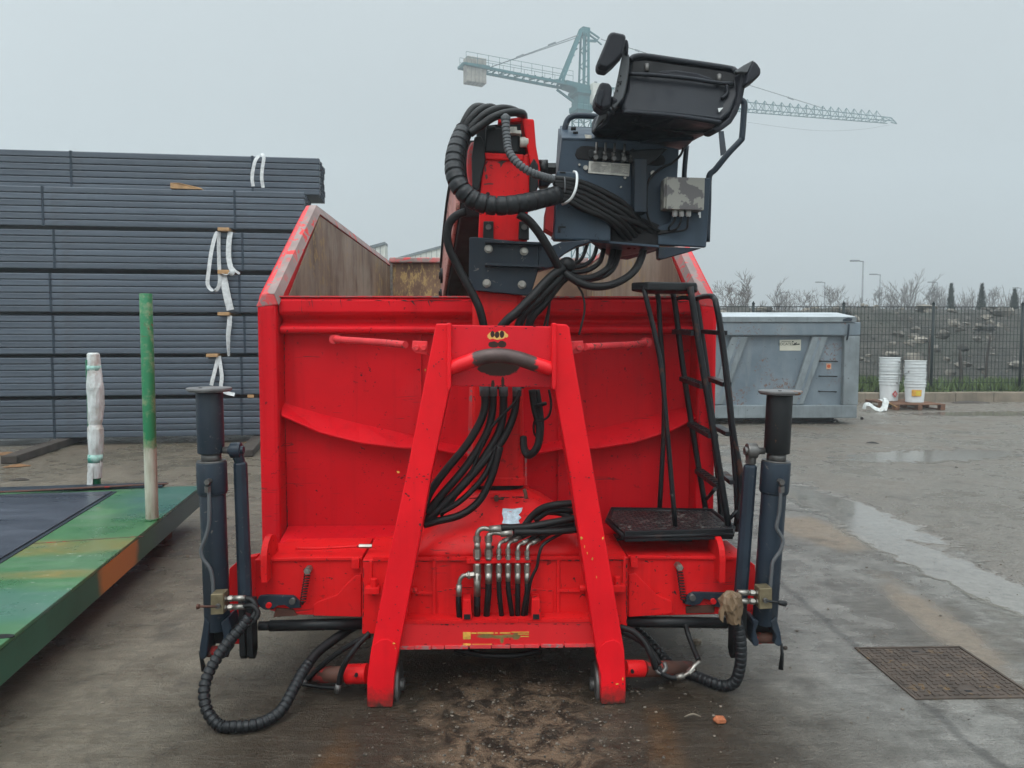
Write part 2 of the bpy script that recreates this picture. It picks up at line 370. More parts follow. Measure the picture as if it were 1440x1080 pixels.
# ------------------------------------------------------------------ rubble bank behind the fence
def bank_h(x, y):
    t = max(0, min(1, (y - 21.2) / 6.0)); s = t * t * (3 - 2 * t)
    nz = mnoise.fractal(Vector((x * .35, y * .35, 3)), 1.0, 2.0, 5) * .45 + mnoise.fractal(Vector((x * 1.7, y * 1.7, 9)), 1.0, 2.0, 3) * .10
    return s * (2.55 + nz) + (1 - s) * max(0, .12 + nz * .12)
bk = MB(); nx, ny = 190, 60; vs = []; fs = []
for j in range(ny + 1):
    for i in range(nx + 1):
        x = -14 + 62 * i / nx; y = 20.0 + 14.0 * j / ny
        vs.append((x, y, (bank_h(x, y) if 0 < j < ny and 0 < i < nx else -.05)))
for j in range(ny):
    for i in range(nx):
        a = j * (nx + 1) + i; fs.append((a, a + 1, a + nx + 2, a + nx + 1))
bk.add(vs, fs, True)
t = NT('rubble_earth')
a = t.mix(t.mr(t.noise(1.1, 7, .7), .35, .65), (.036, .035, .028), (.090, .083, .068))
a = t.mix(t.mr(t.noise(3.2, 5, .7), .60, .66), a, (.15, .135, .115)); a = t.mix(t.math('MULTIPLY', t.mr(t.noise(.5, 3), .5, .6), .5), a, (.055, .062, .045))
t.col(a).set('Roughness', .9).bump(t.noise(9, 6, .75), 1.0, .25)
tag(bk.build('rubble_bank', t.m), 'dark bank of earth and broken rubble behind the fence', 'bank', kind='structure')
ch = MB(); rnd = random.Random(11)
for i in range(480):
    x = rnd.uniform(4, 26); y = rnd.uniform(21.6, 27.6); s = rnd.choice([.03, .04, .05, .06, .08, .12, .17]) * rnd.uniform(.7, 1.4)
    ch.ball((x, y, bank_h(x, y) + s * .2), (s * rnd.uniform(.7, 1.7), s * rnd.uniform(.6, 1.3), s * rnd.uniform(.6, 1.1)), 6, 5, .55, i)
for px_, py_, w_, h_, Y_ in ((1386, 461, 34, 13, 25), (1330, 470, 12, 14, 24), (1432, 512, 22, 9, 23), (1358, 489, 9, 12, 23.5), (1305, 432, 30, 9, 27), (1260, 468, 26, 7, 25.5), (1415, 436, 24, 8, 27), (1290, 462, 8, 6, 25), (1212, 505, 7, 6, 22.5)):
    p_ = P(px_, py_, Y_); ch.ball(p_ + Vector((0, .1, 0)), (W(w_ / 2, Y_), .25, W(h_ / 2, Y_)), 8, 5, .5, px_)
t = NT('broken_concrete'); t.col(t.mix(t.mr(t.noise(.9, 2), .4, .6), (.045, .041, .035), (.20, .18, .15))).set('Roughness', .9)
tag(ch.build('rubble', t.m), 'pale broken concrete lumps strewn over the earth bank', 'rubble', kind='stuff')
# ------------------------------------------------------------------ verge and kerb
kb = MB(); rnd = random.Random(3)
x = -2.0
while x < 34:
    L = 1.0; kb.bx(x + .006, x + L - .006, 19.35 + rnd.uniform(-.01, .01), 19.62, -.05, .245 + rnd.uniform(-.008, .008)); x += L
M['kerb'] = paint('mossy_concrete', (.20, .165, .125), .8, var=.45, vs=1.5, streak=.5, bs=40, bst=.3)
tag(kb.build('kerb', M['kerb'], bevel=.02), 'brown stained concrete kerb along the foot of the fence', 'kerb', kind='structure')
vg = MB(); vg.bx(-12, 46, 19.62, 21.4, -.05, .19)
tag(vg.build('verge', paint('verge_soil', (.085, .075, .05), .9, var=.5, bs=20, bst=.5)), 'strip of bare soil and weeds under the fence', 'verge', kind='structure')
gs = MB(); rnd = random.Random(5)
for i in range(15000):
    x = rnd.uniform(6.5, 24); d = mnoise.noise(Vector((x * .55, 4.2, 0)))
    if rnd.random() > .45 + d * 1.3 + (.15 if x > 12.5 else 0): continue
    y = rnd.uniform(19.66, 21.6); hh = rnd.uniform(.08, .30) * (1.1 + d * 1.1) + (.25 * rnd.random() if 11.6 < x < 13.6 else 0)
    a_ = rnd.uniform(0, 6.28); ww = rnd.uniform(.012, .04); dx, dy = math.cos(a_) * ww, math.sin(a_) * ww; lx, ly = rnd.uniform(-.12, .12), rnd.uniform(-.12, .12)
    z = .19
    gs.add([(x - dx, y - dy, z), (x + dx, y + dy, z), (x + lx + dx * .8, y + ly + dy * .8, z + hh * .7), (x + lx * 1.6, y + ly * 1.6, z + hh), (x + lx - dx * .8, y + ly - dy * .8, z + hh * .6)], [(0, 1, 2, 3, 4)])
t = NT('weed_green'); t.col(t.mix(t.noise(2.2, 4), (.020, .050, .012), (.115, .165, .035))).set('Roughness', .7)
tag(gs.build('grass', t.m), 'green weeds and grass growing along the fence foot', 'grass', kind='stuff')
# ------------------------------------------------------------------ fence: welded mesh panels between green posts
M['fence'] = paint('dark_green_fence', (.008, .016, .017), .5, var=.3)
fr = thing('mesh_fence', 'dark green welded wire fence on the kerb in front of the rubble bank', 'fence', (9, 19.75, 0))
FY = 19.75; x = 6.83 - 2.37 * 6; posts = []
while x < 32: posts.append(x); x += 2.37
for px_ in posts:
    m = MB(); m.cyl((px_, FY, 0), (px_, FY, 2.52), .034, n=10); m.cyl((px_, FY, 2.52), (px_, FY, 2.60), .048, .006, n=10); m.build('post', M['fence'], fr)
for a, b in zip(posts, posts[1:]):
    m = MB(); n = 25
    for i in range(1, n):
        xx = a + (b - a) * i / n; m.bar((xx, FY + .03, .28), (xx, FY + .03, 2.46), .0095)
    for k in range(13):
        z = .3 + 2.15 * k / 12; m.bar((a, FY + .036, z), (b, FY + .036, z), .011)
    m.bar((a, FY + .03, 2.455), (b, FY + .03, 2.455), .018); m.build('mesh_panel', M['fence'], fr)
for px_, yb, yt, lean, sd in ((1185, 560, 470, .25, 'thin dark stake leaning behind the fence left of the tall bucket stack'), (1353, 556, 492, .0, 'short thick dark stake close beside a fence post'),
                          (1306, 550, 470, .1, 'slim stake behind the fence right of the shorter bucket stack'), (1387, 552, 470, .18, 'slim leaning stake behind the fence near the pale boulder')):
    p = P(px_, yb, 20.6); q = P(px_, yt, 20.6); m = MB(); m.tube(cr([(p.x, 20.6, 0.05), ((p.x + q.x) / 2 + lean * .2, 20.65, q.z * .5), (q.x + lean, 20.7, q.z)], 3), [.05 if lean == 0 else .033, ] * 6 + [.025], 7)
    m.build('stake', M['timber']); o = COL.objects[-1]; tag(o, sd, 'stake', 'stakes behind the mesh fence')
# ------------------------------------------------------------------ bare trees, thicket, cypresses
def bare_tree(seed, H, spread=.55, dens=1.0, tr=.02):
    rnd = random.Random(seed); tk = MB(); cw = MB(); dens *= 1.15
    def grow(p, d, L, r, lev, mb):
        n = 3; pts = [p]; rr = [r]
        for i in range(n):
            d = (d + Vector((rnd.gauss(0, .10), rnd.gauss(0, .10), .06))).normalized(); p = p + d * L / n; pts.append(p); rr.append(r * (1 - .5 * (i + 1) / n))
        mb.tube(pts, rr, 5 if lev < 1 else 3, False, lev < 1)
        if lev >= 4: return
        kids = int((5, 5, 5, 4)[lev] * dens + rnd.random())
        for k in range(kids):
            u = rnd.uniform(.25 if lev == 0 else .15, 1); q = pts[0].lerp(pts[-1], u) if u < 1 else pts[-1]
            i = min(n - 1, int(u * n)); q = pts[i].lerp(pts[i + 1], u * n - i)
            a = rnd.uniform(0, 6.28); tilt = rnd.uniform(.35, .95) * (spread + .35)
            up = d.orthogonal().normalized(); up = Matrix.Rotation(a, 3, d) @ up
            nd = (d * math.cos(tilt) + up * math.sin(tilt)); nd.z += .15; nd.normalize()
            grow(q, nd, L * rnd.uniform(.42, .66), max(rr[i] * .5, .016), lev + 1, cw)
    grow(Vector((0, 0, 0)), Vector((rnd.gauss(0, .03), rnd.gauss(0, .03), 1)), H * .62, H * tr, 0, tk)
    return tk, cw
M['bark'] = paint('bare_bark', (.075, .062, .052), .9, var=.3)
M['twig'] = paint('bare_twigs', (.095, .072, .060), .9, var=.35)
protos = []
for k, (sd, H, sp, dn) in enumerate(((1, 7.0, .75, 1.0), (2, 8.5, .35, 1.0), (3, 6.0, .9, 1.1), (4, 7.5, .5, .9))):
    protos.append((H,) + tuple(bare_tree(sd, H, sp, dn)))
TREES = [(1040, 376, 52, 0, 'spreading bare tree just right of the red container wall'), (1028, 392, 60, 2, 'low bare bush-like tree at the left end of the tree line'), (1062, 396, 54, 2, 'small bare tree with drooping twigs beside the spreading tree'),
         (1107, 390, 62, 1, 'thin whip-like bare tree standing alone left of the lamps'), (1135, 405, 70, 2, 'low bare tree above the grey container, left of the shortest lamp'), (1152, 402, 74, 3, 'bare tree beside the short lamp over the container'),
         (1180, 400, 68, 2, 'broad bare tree left of the tallest lamp'), (1200, 398, 66, 0, 'dense bare tree just left of the tallest lamp'), (1226, 403, 80, 2, 'pale bare tree between the two tallest lamps'),
         (1256, 400, 84, 3, 'faint bare tree right of the second tallest lamp'), (1278, 377, 78, 1, 'tall slim bare tree standing out of the tree line'), (1300, 402, 86, 2, 'faint low bare tree right of the tall slim tree'),
         (1325, 385, 82, 1, 'tall faint bare tree left of the first cypress'), (1356, 402, 84, 3, 'faint bare tree right of the leftmost cypress'), (1385, 403, 80, 2, 'rounded bare tree right of the middle cypress'),
         (1415, 411, 92, 2, 'very faint bare tree between the last two cypresses')]
used = {}
for px_, yt, Y, k, lab in TREES:
    H, tk, cw = protos[k]; top = P(px_, yt, Y); s = top.z / max(v.z for v in cw.v)
    if k not in used:
        r = thing('bare_tree', lab, 'tree', (0, 0, 0), 'bare winter trees in the fog'); tk.build('trunk', M['bark'], r); cw.build('crown', M['twig'], r); used[k] = r
    else:
        r = copy_tree(used[k]); r['label'] = lab
    r.location = (top.x, Y, 0); r.scale = (s, s, s); r.rotation_euler = (0, 0, px_ * 1.7)
th = MB(); rnd = random.Random(21)
for i in range(6000):
    x = rnd.uniform(22, 88); Y = rnd.uniform(74, 92); hz = 5.0 + 2.6 * mnoise.noise(Vector((x * .10, 0, 1))) + 1.2 * mnoise.noise(Vector((x * .5, 3, 1))) + rnd.uniform(-1.2, .8)
    b_ = Vector((x, Y, rnd.uniform(0, hz * .7))); e = Vector((x + rnd.gauss(0, .7), Y + rnd.gauss(0, .5), b_.z + rnd.uniform(.3, .6) * hz))
    if e.z > hz: e.z = hz
    th.tube([b_, e], [.035, .012], 3, False, False)
tag(th.build('thicket', M['twig']), 'brown mass of bare brushwood far behind the fence', 'thicket', kind='stuff')
def cypress(seed, H, rad):
    rnd = random.Random(seed); f = MB()
    for i in range(2600):
        u = rnd.random(); z = .35 + (H - .35) * u; prof = min(1, .55 + u * 1.6) * (1 - u ** 2.6)
        r_ = rad * prof * rnd.uniform(.5, 1.12) * (1 + .25 * mnoise.noise(Vector((z * 2.2, seed, rnd.random() * .3)))); a = rnd.uniform(0, 6.28)
        c = Vector((math.cos(a) * r_, math.sin(a) * r_, z)); s = rnd.uniform(.05, .11)
        d = Vector((math.cos(a) * .75 + rnd.gauss(0, .2), math.sin(a) * .75, 1)).normalized(); sd = d.cross(Vector((math.cos(a), math.sin(a), 0)))
        f.add([c - sd * s * .5, c + sd * s * .5, c + d * s * 1.9], [(0, 1, 2)])
    return f
M['cyp'] = paint('cypress_foliage', (.022, .036, .022), .85, var=.5, vs=3)
for i, (px_, yt, Y, hw, lab) in enumerate(((1112, 0, 0, 0, ''), (1338, 400, 44, 6.5, 'dark pointed cypress left of the other two in the fog'), (1381, 401, 44, 7.5, 'dark pointed cypress in the middle of the three'), (1427, 408, 44, 7.5, 'dark pointed cypress at the right edge of the picture'))[1:]):
    tp = P(px_, yt, Y); r = thing('cypress_tree', lab, 'tree', (tp.x, Y, 0), 'cypresses beyond the fence')
    m = MB(); m.cyl((tp.x, Y, 0), (tp.x, Y, tp.z * .8), .09, .03, 8); m.build('trunk', M['bark'], r)
    f = cypress(40 + i, tp.z, W(hw * 1.25, Y)); f.v = [v + Vector((tp.x, Y, 0)) for v in f.v]; f.build('crown', M['cyp'], r)
# ------------------------------------------------------------------ street lamps
M['galv'] = paint('galvanised_pole', (.20, .21, .22), .5, metal=.3, var=.2)
for px_, yt, side, lab in ((1214, 367, -1, 'tallest street lamp, its arm pointing left, above the grey container'), (1238, 386, -1, 'second tallest street lamp, right of the tallest one'),
                            (1160, 397, -1, 'small faint street lamp left of the tallest one'), (1099, 411, 1, 'tiny far street lamp nearest the red container'), (1318, 397, -1, 'faint street lamp left of the leftmost cypress'), (1436, 405, -1, 'faint street lamp by the right edge of the picture')):
    Y = 6.6 * FPX / (475 - yt) if yt < 410 else 112; tp = P(px_, yt, Y); r = thing('street_lamp', lab, 'street lamp', (tp.x, Y, 0), 'street lamps beyond the fence')
    m = MB(); m.cyl((tp.x, Y, 0), (tp.x, Y, tp.z), .10, .06, 8); m.tube([(tp.x, Y, tp.z - .05), (tp.x + side * .5, Y, tp.z + .02)], .05, 6); m.build('pole', M['galv'], r)
    m = MB(); m.box((tp.x + side * .75, Y, tp.z + .02), (.75, .32, .13)); m.build('lamp_head', M['galv'], r, bevel=.03)
# ------------------------------------------------------------------ warehouses behind the container
M['cladding'] = paint('cream_cladding', (.52, .52, .47), .6, var=.12, streak=.25)
M['coping'] = paint('grey_coping', (.14, .16, .17), .5, var=.2)
def warehouse(name_lab, poly, Y, dep, endpx=None):
    q = [P(a, b, Y) for a, b in poly]; c = q[0]
    r = thing('warehouse', name_lab, 'building', (c.x, Y, 0), 'pale warehouses behind the red container')
    base = [Vector((q[0].x, Y, 0))] + q + [Vector((q[-1].x, Y, 0))]
    m = MB(); m.ext(base, (0, dep, 0)); m.build('wall', M['cladding'], r)
    m = MB()
    for a, b in zip(q, q[1:]):
        m.loft([[a + Vector((0, -.08, -.02)), a + Vector((0, dep + .05, -.02)), a + Vector((0, dep + .05, .12)), a + Vector((0, -.08, .12))], [b + Vector((0, -.08, -.02)), b + Vector((0, dep + .05, -.02)), b + Vector((0, dep + .05, .12)), b + Vector((0, -.08, .12))]])
    m.build('roof', M['coping'], r)
    m = MB()
    for k in range(1, 24):
        xx = q[0].x + (q[-1].x - q[0].x) * k / 24
        for a, b in zip(q, q[1:]):
            if a.x <= xx < b.x: m.bx(xx - .015, xx + .015, Y - .012, Y - .003, 0, a.z + (b.z - a.z) * (xx - a.x) / (b.x - a.x) - .05)
    m.build('panel_joint', M['coping'], r); return r
warehouse('pale warehouse whose tall end wall stops just right of the container corner', ((380, 387), (541.5, 343.5)), 40, 1.0)
m = MB(); a_ = P(380, 400, 41); b_ = P(541, 400, 41); m.bx(a_.x - 8, b_.x - .1, 41.1, 62, 0, 4.6); wb = COL.objects.get('warehouse'); m.build('rear_hall', M['cladding'], wb)
warehouse('pale low warehouse with a shallow gable behind the boom', ((547, 368), (640, 343), (726, 367)), 47, 25)
# ------------------------------------------------------------------ tower crane in the fog
M['teal'] = paint('teal_crane_paint', (.006, .090, .098), .5, var=.25)
M['cw'] = paint('counterweight_concrete', (.25, .225, .19), .85, var=.35, streak=.5)
M['cabw'] = paint('cab_white', (.50, .49, .44), .5, var=.15)
MX, MY = P(816, 475, 85).x, 85.0
def AX(px, py):       # photo point on the vertical plane of the jib axis (slope .4)
    d = CM @ Vector(((px - 720) / FPX, -(py - 540) / FPX, -1.0)); s = .4
    t = (MY - s * MX) / (d.y - s * d.x); return CAMLOC + d * t
ax = Vector((1, .4, 0)).normalized(); sd = Vector((-.4, 1, 0)).normalized()
tcr = thing('tower_crane', 'tall teal tower crane fading in the fog with concrete counterweights', 'tower crane', (MX, MY, 0))
def zpx(py): return AX(816, py).z
def lattice(mb, a, b, w, bays, ch=.10, br=.06):
    a, b = Vector(a), Vector(b); cs = [ax * w / 2 * i + sd * w / 2 * j for i, j in ((-1, -1), (1, -1), (1, 1), (-1, 1))]
    for c in cs: mb.bar(a + c, b + c, ch)
    for k in range(bays):
        p, q = a.lerp(b, k / bays), a.lerp(b, (k + 1) / bays)
        for i in range(4):
            c0, c1 = cs[i], cs[(i + 1) % 4]
            mb.bar(p + c0, q + c1, br) if k % 2 else mb.bar(p + c1, q + c0, br)
            mb.bar(q + c0, q + c1, br)
zt = zpx(150)
m = MB(); lattice(m, (MX, MY, 0), (MX, MY, zt), 1.5, 18, .14, .07); m.build('mast', M['teal'], tcr)
m = MB(); z0, z1 = zpx(157), zpx(132)
m.loft([[Vector((MX, MY, z)) + ax * r_ * i + sd * r_ * j for i, j in ((-1, -1), (1, -1), (1, 1), (-1, 1))] for z, r_ in ((z0 - .3, .75), (z0, 1.0), (z0 + .5, 1.0), (z0 + .6, .8), (z1 - .4, .8), (z1 - .2, 1.1), (z1 + .2, 1.1))])
for k in range(10):
    a = 6.283 * k / 10; m.bar(Vector((MX, MY, z0)) + ax * math.cos(a) * 1.05 + sd * math.sin(a) * 1.05, Vector((MX, MY, z0 + .7)) + ax * math.cos(a) * 1.05 + sd * math.sin(a) * 1.05, .05)
m.build('slewing_unit', M['teal'], tcr)
jr = AX(832, 138); jt = AX(1253, 172); cr_ = AX(800, 118); ce = AX(651, 93)
# tower head
m = MB(); hb_ = Vector((MX, MY, z1)); top = AX(822, 42)
for s_ in (-.55, .55):
    m.bar(AX(824, 130) + sd * s_, top + sd * s_ * .6 + ax * .3, .26); m.bar(AX(817, 130) + sd * s_, top + sd * s_ * .6 - ax * .25, .22); m.bar(AX(787, 118) + sd * s_, top + sd * s_ * .5 - ax * .4, .28)
for k in range(1, 8):
    a = AX(787, 118).lerp(top, k / 8); m.bar(a + sd * .5, a - sd * .5, .1)
    a = AX(824, 130).lerp(top, k / 8); b = AX(817, 130).lerp(top, (k + (k % 2) * .8 - .4) / 8); m.bar(a + sd * .45, b + sd * .45, .09); m.bar(a - sd * .45, b - sd * .45, .09)
m.box(top + Vector((0, 0, -.2)), (.9, .9, .7), Euler((0, 0, math.atan(.4))))
e = AX(841, 55)
m.bar(top + sd * .3, e + sd * .3, .14); m.bar(top - sd * .3, e - sd * .3, .14); m.bar(AX(823, 57), AX(838, 58), .22); m.bar(AX(838, 58), e, .14); m.bar(AX(828, 48), AX(846, 63), .12)
m.build('tower_head', M['teal'], tcr)
# counter jib deck
m = MB(); u = (ce - cr_); N = 14
for s_ in (-.75, .75): m.bar(cr_ + sd * s_ + ax * 2.2 + Vector((0, 0, -.4)), ce + sd * s_, .24)
m.loft([[AX(836, 126) + sd * a + Vector((0, 0, b)) for a, b in ((-.9, 0), (.9, 0), (.9, -.9), (-.9, -.9))], [AX(792, 117) + sd * a + Vector((0, 0, b)) for a, b in ((-.8, .1), (.8, .1), (.8, -.4), (-.8, -.4))]])
for k in range(N + 1):
    p = cr_ + u * k / N; m.bar(p + sd * .75, p - sd * .75, .12)
    if k < N: q = cr_ + u * (k + 1) / N; m.bar(p + sd * (.75 if k % 2 else -.75), q - sd * (.75 if k % 2 else -.75), .08)
m.bar(AX(783, 126), AX(806, 143), .2)
m.build('counter_jib', M['teal'], tcr)
m = MB()
for s_ in (-.95, .95):
    for h in (.55, 1.05): m.bar(cr_ + sd * s_ + Vector((0, 0, h)), ce + sd * s_ + Vector((0, 0, h + .1)), .035)
    for k in range(11): p = cr_.lerp(ce, k / 10) + sd * s_; m.bar(p, p + Vector((0, 0, 1.1)), .04)
m.build('railing', M['teal'], tcr)
for k in range(5):
    c = ce.lerp(cr_, (k * .42 + .45) / u.length) ; m = MB(); m.box(c + Vector((0, 0, -.35)), (.40, 1.25, 2.5), Euler((0, 0, math.atan(.4)))); m.build('counterweight', M['cw'], tcr, bevel=.05)
m = MB(); fr_ = ce.lerp(cr_, .5 / u.length)
for s_ in (-.8, .8): m.bar(ce + sd * s_ - ax * .2, ce + sd * s_ + ax * 2.6, .22)
m.bar(ce + sd * .8 - ax * .2, ce - sd * .8 - ax * .2, .22); m.build('counterweight_frame', M['teal'], tcr)
m = MB(); m.box(AX(831, 131) - sd * .9 + Vector((0, 0, -.4)), (1.15, 1.3, 2.1), Euler((0, 0, math.atan(.4)))); cb = m.build('cab', M['cabw'], tcr, bevel=.06)
m = MB(); m.box(AX(829, 126) - sd * 1.57 + Vector((-.1, 0, 0)), (.35, .03, .8), Euler((0, 0, math.atan(.4)))); m.build('window', M['coping'], cb)
# jib: triangular lattice
m = MB(); N = 34; u = jt - jr
def jp(k, c):
    b = jr + u * k / N; hh = 1.35 if k < N - 1 else .6
    return b + (Vector((0, 0, hh)) if c == 0 else sd * (.6 if c == 1 else -.6))
for c in range(3): m.bar(jp(0, c), jp(N, c), .085)
for k in range(N):
    m.bar(jp(k, 0), jp(k + .5, 1), .055); m.bar(jp(k + .5, 1), jp(k + 1, 0), .055); m.bar(jp(k, 0), jp(k + .5, 2), .055); m.bar(jp(k + .5, 2), jp(k + 1, 0), .055)
    m.bar(jp(k, 1), jp(k, 2), .05); m.bar(jp(k, 0), jp(k, 1), .05)
m.bar(jp(N, 0), AX(1261, 174), .08); m.bar(jt, AX(1261, 174), .10); m.build('jib', M['teal'], tcr)
m = MB(); m.tube([top + Vector((0, 0, -.3)), AX(700, 91)], .05, 5); m.tube([top + Vector((0, 0, -.45)) + sd * .5, AX(693, 92) + sd * .5], .05, 5)
for a in ((776, 61.7), (731, 79)): m.bar(AX(a[0] + 5, a[1] - 2), AX(a[0] - 5, a[1] + 2), .16)
m.tube([AX(845, 55), AX(1112, 138), AX(1160, 153)], .045, 5); m.bar(AX(1108, 137), AX(1116, 140), .14); m.bar(AX(893, 70), AX(899, 72), .14)
m.build('tie_rod', M['coping'], tcr)
m = MB(); m.tube(cr([AX(1052, 172), AX(1110, 180), AX(1160, 184), AX(1210, 182), AX(1250, 176)], 5), .018, 4); m.build('hoist_rope', M['coping'], tcr)
# ------------------------------------------------------------------ red open container body
t = NT('rusty_inner_steel')
st = t.mapv(scale=(7, 7, .7)); s1 = t.noise(1.0, 5, .65, st); s2 = t.noise(2.2, 5, .65)
sep = t.n('ShaderNodeSeparateXYZ'); t.l(t.tc, sep.inputs[0])
c = t.mix(t.mr(s1, .32, .68), (.085, .045, .028), (.225, .150, .098))
c = t.mix(t.mr(t.math('ADD', s2, t.math('MULTIPLY', s1, .3)), .58, .78, 0, .6), c, (.29, .24, .19))
c = t.mix(t.math('MULTIPLY', t.mr(t.noise(11, 5, .7), .52, .62), t.mr(t.noise(1.4, 2), .45, .62)), c, (.30, .19, .06))
t.col(c).set('Roughness', .62).bump(s1, .15, .01); M['inner'] = t.m
t = NT('yellowed_rust')
c = t.mix(t.mr(t.noise(3, 4, .6), .35, .65), (.10, .052, .030), (.20, .115, .065))
gold = t.mr(t.noise(1.0, 6, .72, t.mapv(scale=(26, 26, 11))), .50, .60)
c = t.mix(t.math('MULTIPLY', gold, t.ell((-.80, 4.7, 2.05), (.5, 5, .9), 0, t.noise(3, 3), .7, .6)), c, (.34, .225, .085))
t.col(c).set('Roughness', .7); M['gold'] = t.m
SK = thing('scrap_container', 'large open red steel container with rusty inside, behind the crane', 'container', (0, 4.2, 0))
XO, XI, YF, YB, ZT = 1.24, 1.135, 4.15, 8.95, 2.50
for s in (-1, 1):
    side = [(YF, .52), (YF, 1.83), (YF + .04, 1.885), (5.20, ZT), (YB, ZT), (YB, .34), (4.42, .34)]
    m = MB(); m.ext([(s * XO, y, z) for y, z in side], (-s * (XO - XI), 0, 0)); wl_ = m.build('side_wall', M['red_body'], SK, bevel=.022)
    # worn ridge along the sloping and level top edge
    m = MB()
    rp = [(YF - .002, 1.86), (5.19, 2.503), (YB, 2.503)]; rings = []
    for i, (y, z) in enumerate(rp):
        rings.append([Vector((s * (XO + .004), y, z - .05)), Vector((s * (XO - .03), y, z + .022)), Vector((s * (XI + .012), y, z + .022)), Vector((s * (XI - .012), y, z - .035))])
    m.loft(rings); m.build('top_rail', M['red_worn'], SK, bevel=.008)
    m = MB(); m.loft([[Vector((s * (XI + .050), y, z + .0225)), Vector((s * (XI + .050), y, z + .0255)), Vector((s * (XI + .008), y, z + .0255)), Vector((s * (XI - .016), y, z - .032)), Vector((s * (XI - .013), y, z - .036)), Vector((s * (XI + .010), y, z + .0225))] for y, z in rp]); m.build('scoured_edge', M['edgewear'], SK)
    m = MB(); m.ext([(s * (XI - .004), y, z) for y, z in ((YF + .2, 1.86), (YF + .2, .42), (YB - .06, .42), (YB - .06, 2.46), (5.21, 2.46))], (-s * .006, 0, 0)); m.build('inner_lining', M['inner'], SK)
    for k in range(5):
        y = 5.4 + k * .8; m = MB(); m.bx(s * (XO + .002), s * (XO + .06), y, y + .12, .38, 2.40); m.build('side_rib', M['red_body'], SK, bevel=.01)
# back door and floor
m = MB(); m.bx(-XI + .005, XI - .005, 8.87, 8.95, .34, 2.5); m.build('rear_door', M['gold'], SK)
m = MB(); m.bx(-XI + .005, XI - .005, 8.80, 8.955, 2.502, 2.56); m.build('rear_rail', M['edgewear'], SK, bevel=.012)
m = MB(); m.bx(-XI + .006, XI - .006, 4.33, 8.86, .36, .42); m.build('floor_plate', M['inner'], SK)
m = MB(); m.bx(-.012, .012, 0, .02, 0, 1)
m = MB(); m.bx(-XI + .01, -XI + .035, 8.84, 8.868, .43, 2.5); m.build('door_seal', M['zinc'], SK)
# front rail, pressed with one groove and one bead
prof = [(4.37, 1.868), (4.205, 1.868), (4.182, 1.852), (4.18, 1.790), (4.195, 1.772), (4.245, 1.752), (4.25, 1.738), (4.225, 1.722), (4.195, 1.712), (4.185, 1.698), (4.19, 1.680), (4.22, 1.672), (4.37, 1.672)]
m = MB(); m.loft([[Vector((x, y, z)) for y, z in prof] for x in (-XI + .004, XI - .004)]); m.build('front_rail', M['red_body'], SK, bevel=.006)
m = MB(); m.bx(-XI + .006, XI - .006, 4.184, 4.30, 1.869, 1.876); m.build('rail_wear_strip', M['red_worn'], SK)
m = MB(); m.bx(-XI + .003, XI - .003, 4.285, 4.325, .45, 1.675); m.build('front_wall', M['red_body'], SK)
m = MB()
for px in (592, 786): x = P(px, 560, 4.28).x; m.bx(x - .004, x + .004, 4.262, 4.286, .6, 1.672)
m.build('wall_seam', M['red_body'], SK)
# bowed stiffeners across the front wall
def stiff(top, bot):
    n = len(top); m = MB(); A = [P(a, b, 4.284) for a, b in top]; B = [P(a, b, 4.175) for a, b in bot]; C = [Vector((b.x, 4.284, b.z - .012)) for b in B]
    E = [Vector((b.x, b.y - .004, b.z + .012)) for b in B]
    m.loft([[A[i], E[i], B[i], C[i]] for i in range(n)]); m.build('stiffener', M['red_body'], SK, bevel=.004)
stiff([(396, 565), (450, 581), (505, 595), (560, 607), (610, 619), (660, 629), (688, 634)], [(396, 586), (450, 610), (505, 624), (560, 631), (610, 633), (660, 643), (688, 648)])
stiff([(690, 634), (740, 629), (790, 617), (840, 603), (890, 591), (940, 578), (982, 568)], [(690, 648), (740, 642), (790, 633), (840, 632), (890, 624), (940, 609), (982, 588)])
m = MB(); m.loft([[Vector((x, 4.283, .60)), Vector((x, 4.10, .555)), Vector((x, 4.10, .50)), Vector((x, 4.283, .50))] for x in (-XI + .006, XI - .006)]); m.build('front_sill', M['red_body'], SK, bevel=.006)
for s in (-1, 1):
    m = MB(); m.bx(s * .48, s * .60, 4.0, 8.9, .12, .34); m.build('skid_rail', M['black'], SK)
    m = MB(); m.cyl((s * .68, 8.5, .13), (s * .95, 8.5, .13), .13, n=20); m.build('roller', M['pin'], SK)
m = MB(); rnd = random.Random(31)
for k in range(26):
    x = rnd.uniform(-1.05, 1.05) if k > 14 else rnd.uniform(-.55, .1); L_ = rnd.uniform(.02, .13); z = 1.848 + rnd.uniform(-.006, .008); y = 4.1795; dz = rnd.uniform(-.008, .008) if k % 3 else rnd.uniform(-.05, -.02)
    if k % 3 == 0: L_ *= .25
    h = rnd.uniform(.0015, .004); m.ext([Vector((x, y, z)), Vector((x + L_ * .4, y, z + h)), Vector((x + L_, y, z + dz)), Vector((x + L_ * .5, y, z + dz * .5 - h))], (0, .004, 0))
m.build('scuff_marks', M['scuff'], SK)
# ------------------------------------------------------------------ loader crane on its hook frame
CRO = Vector((0, 3.5, 0))
CRN = thing('loader_crane', 'red loader crane with raised seat, ladder and hook frame in front of the container', 'crane', CRO)
def L(px, py, Y): return P(px, py, Y) - CRO      # crane space, for stain positions
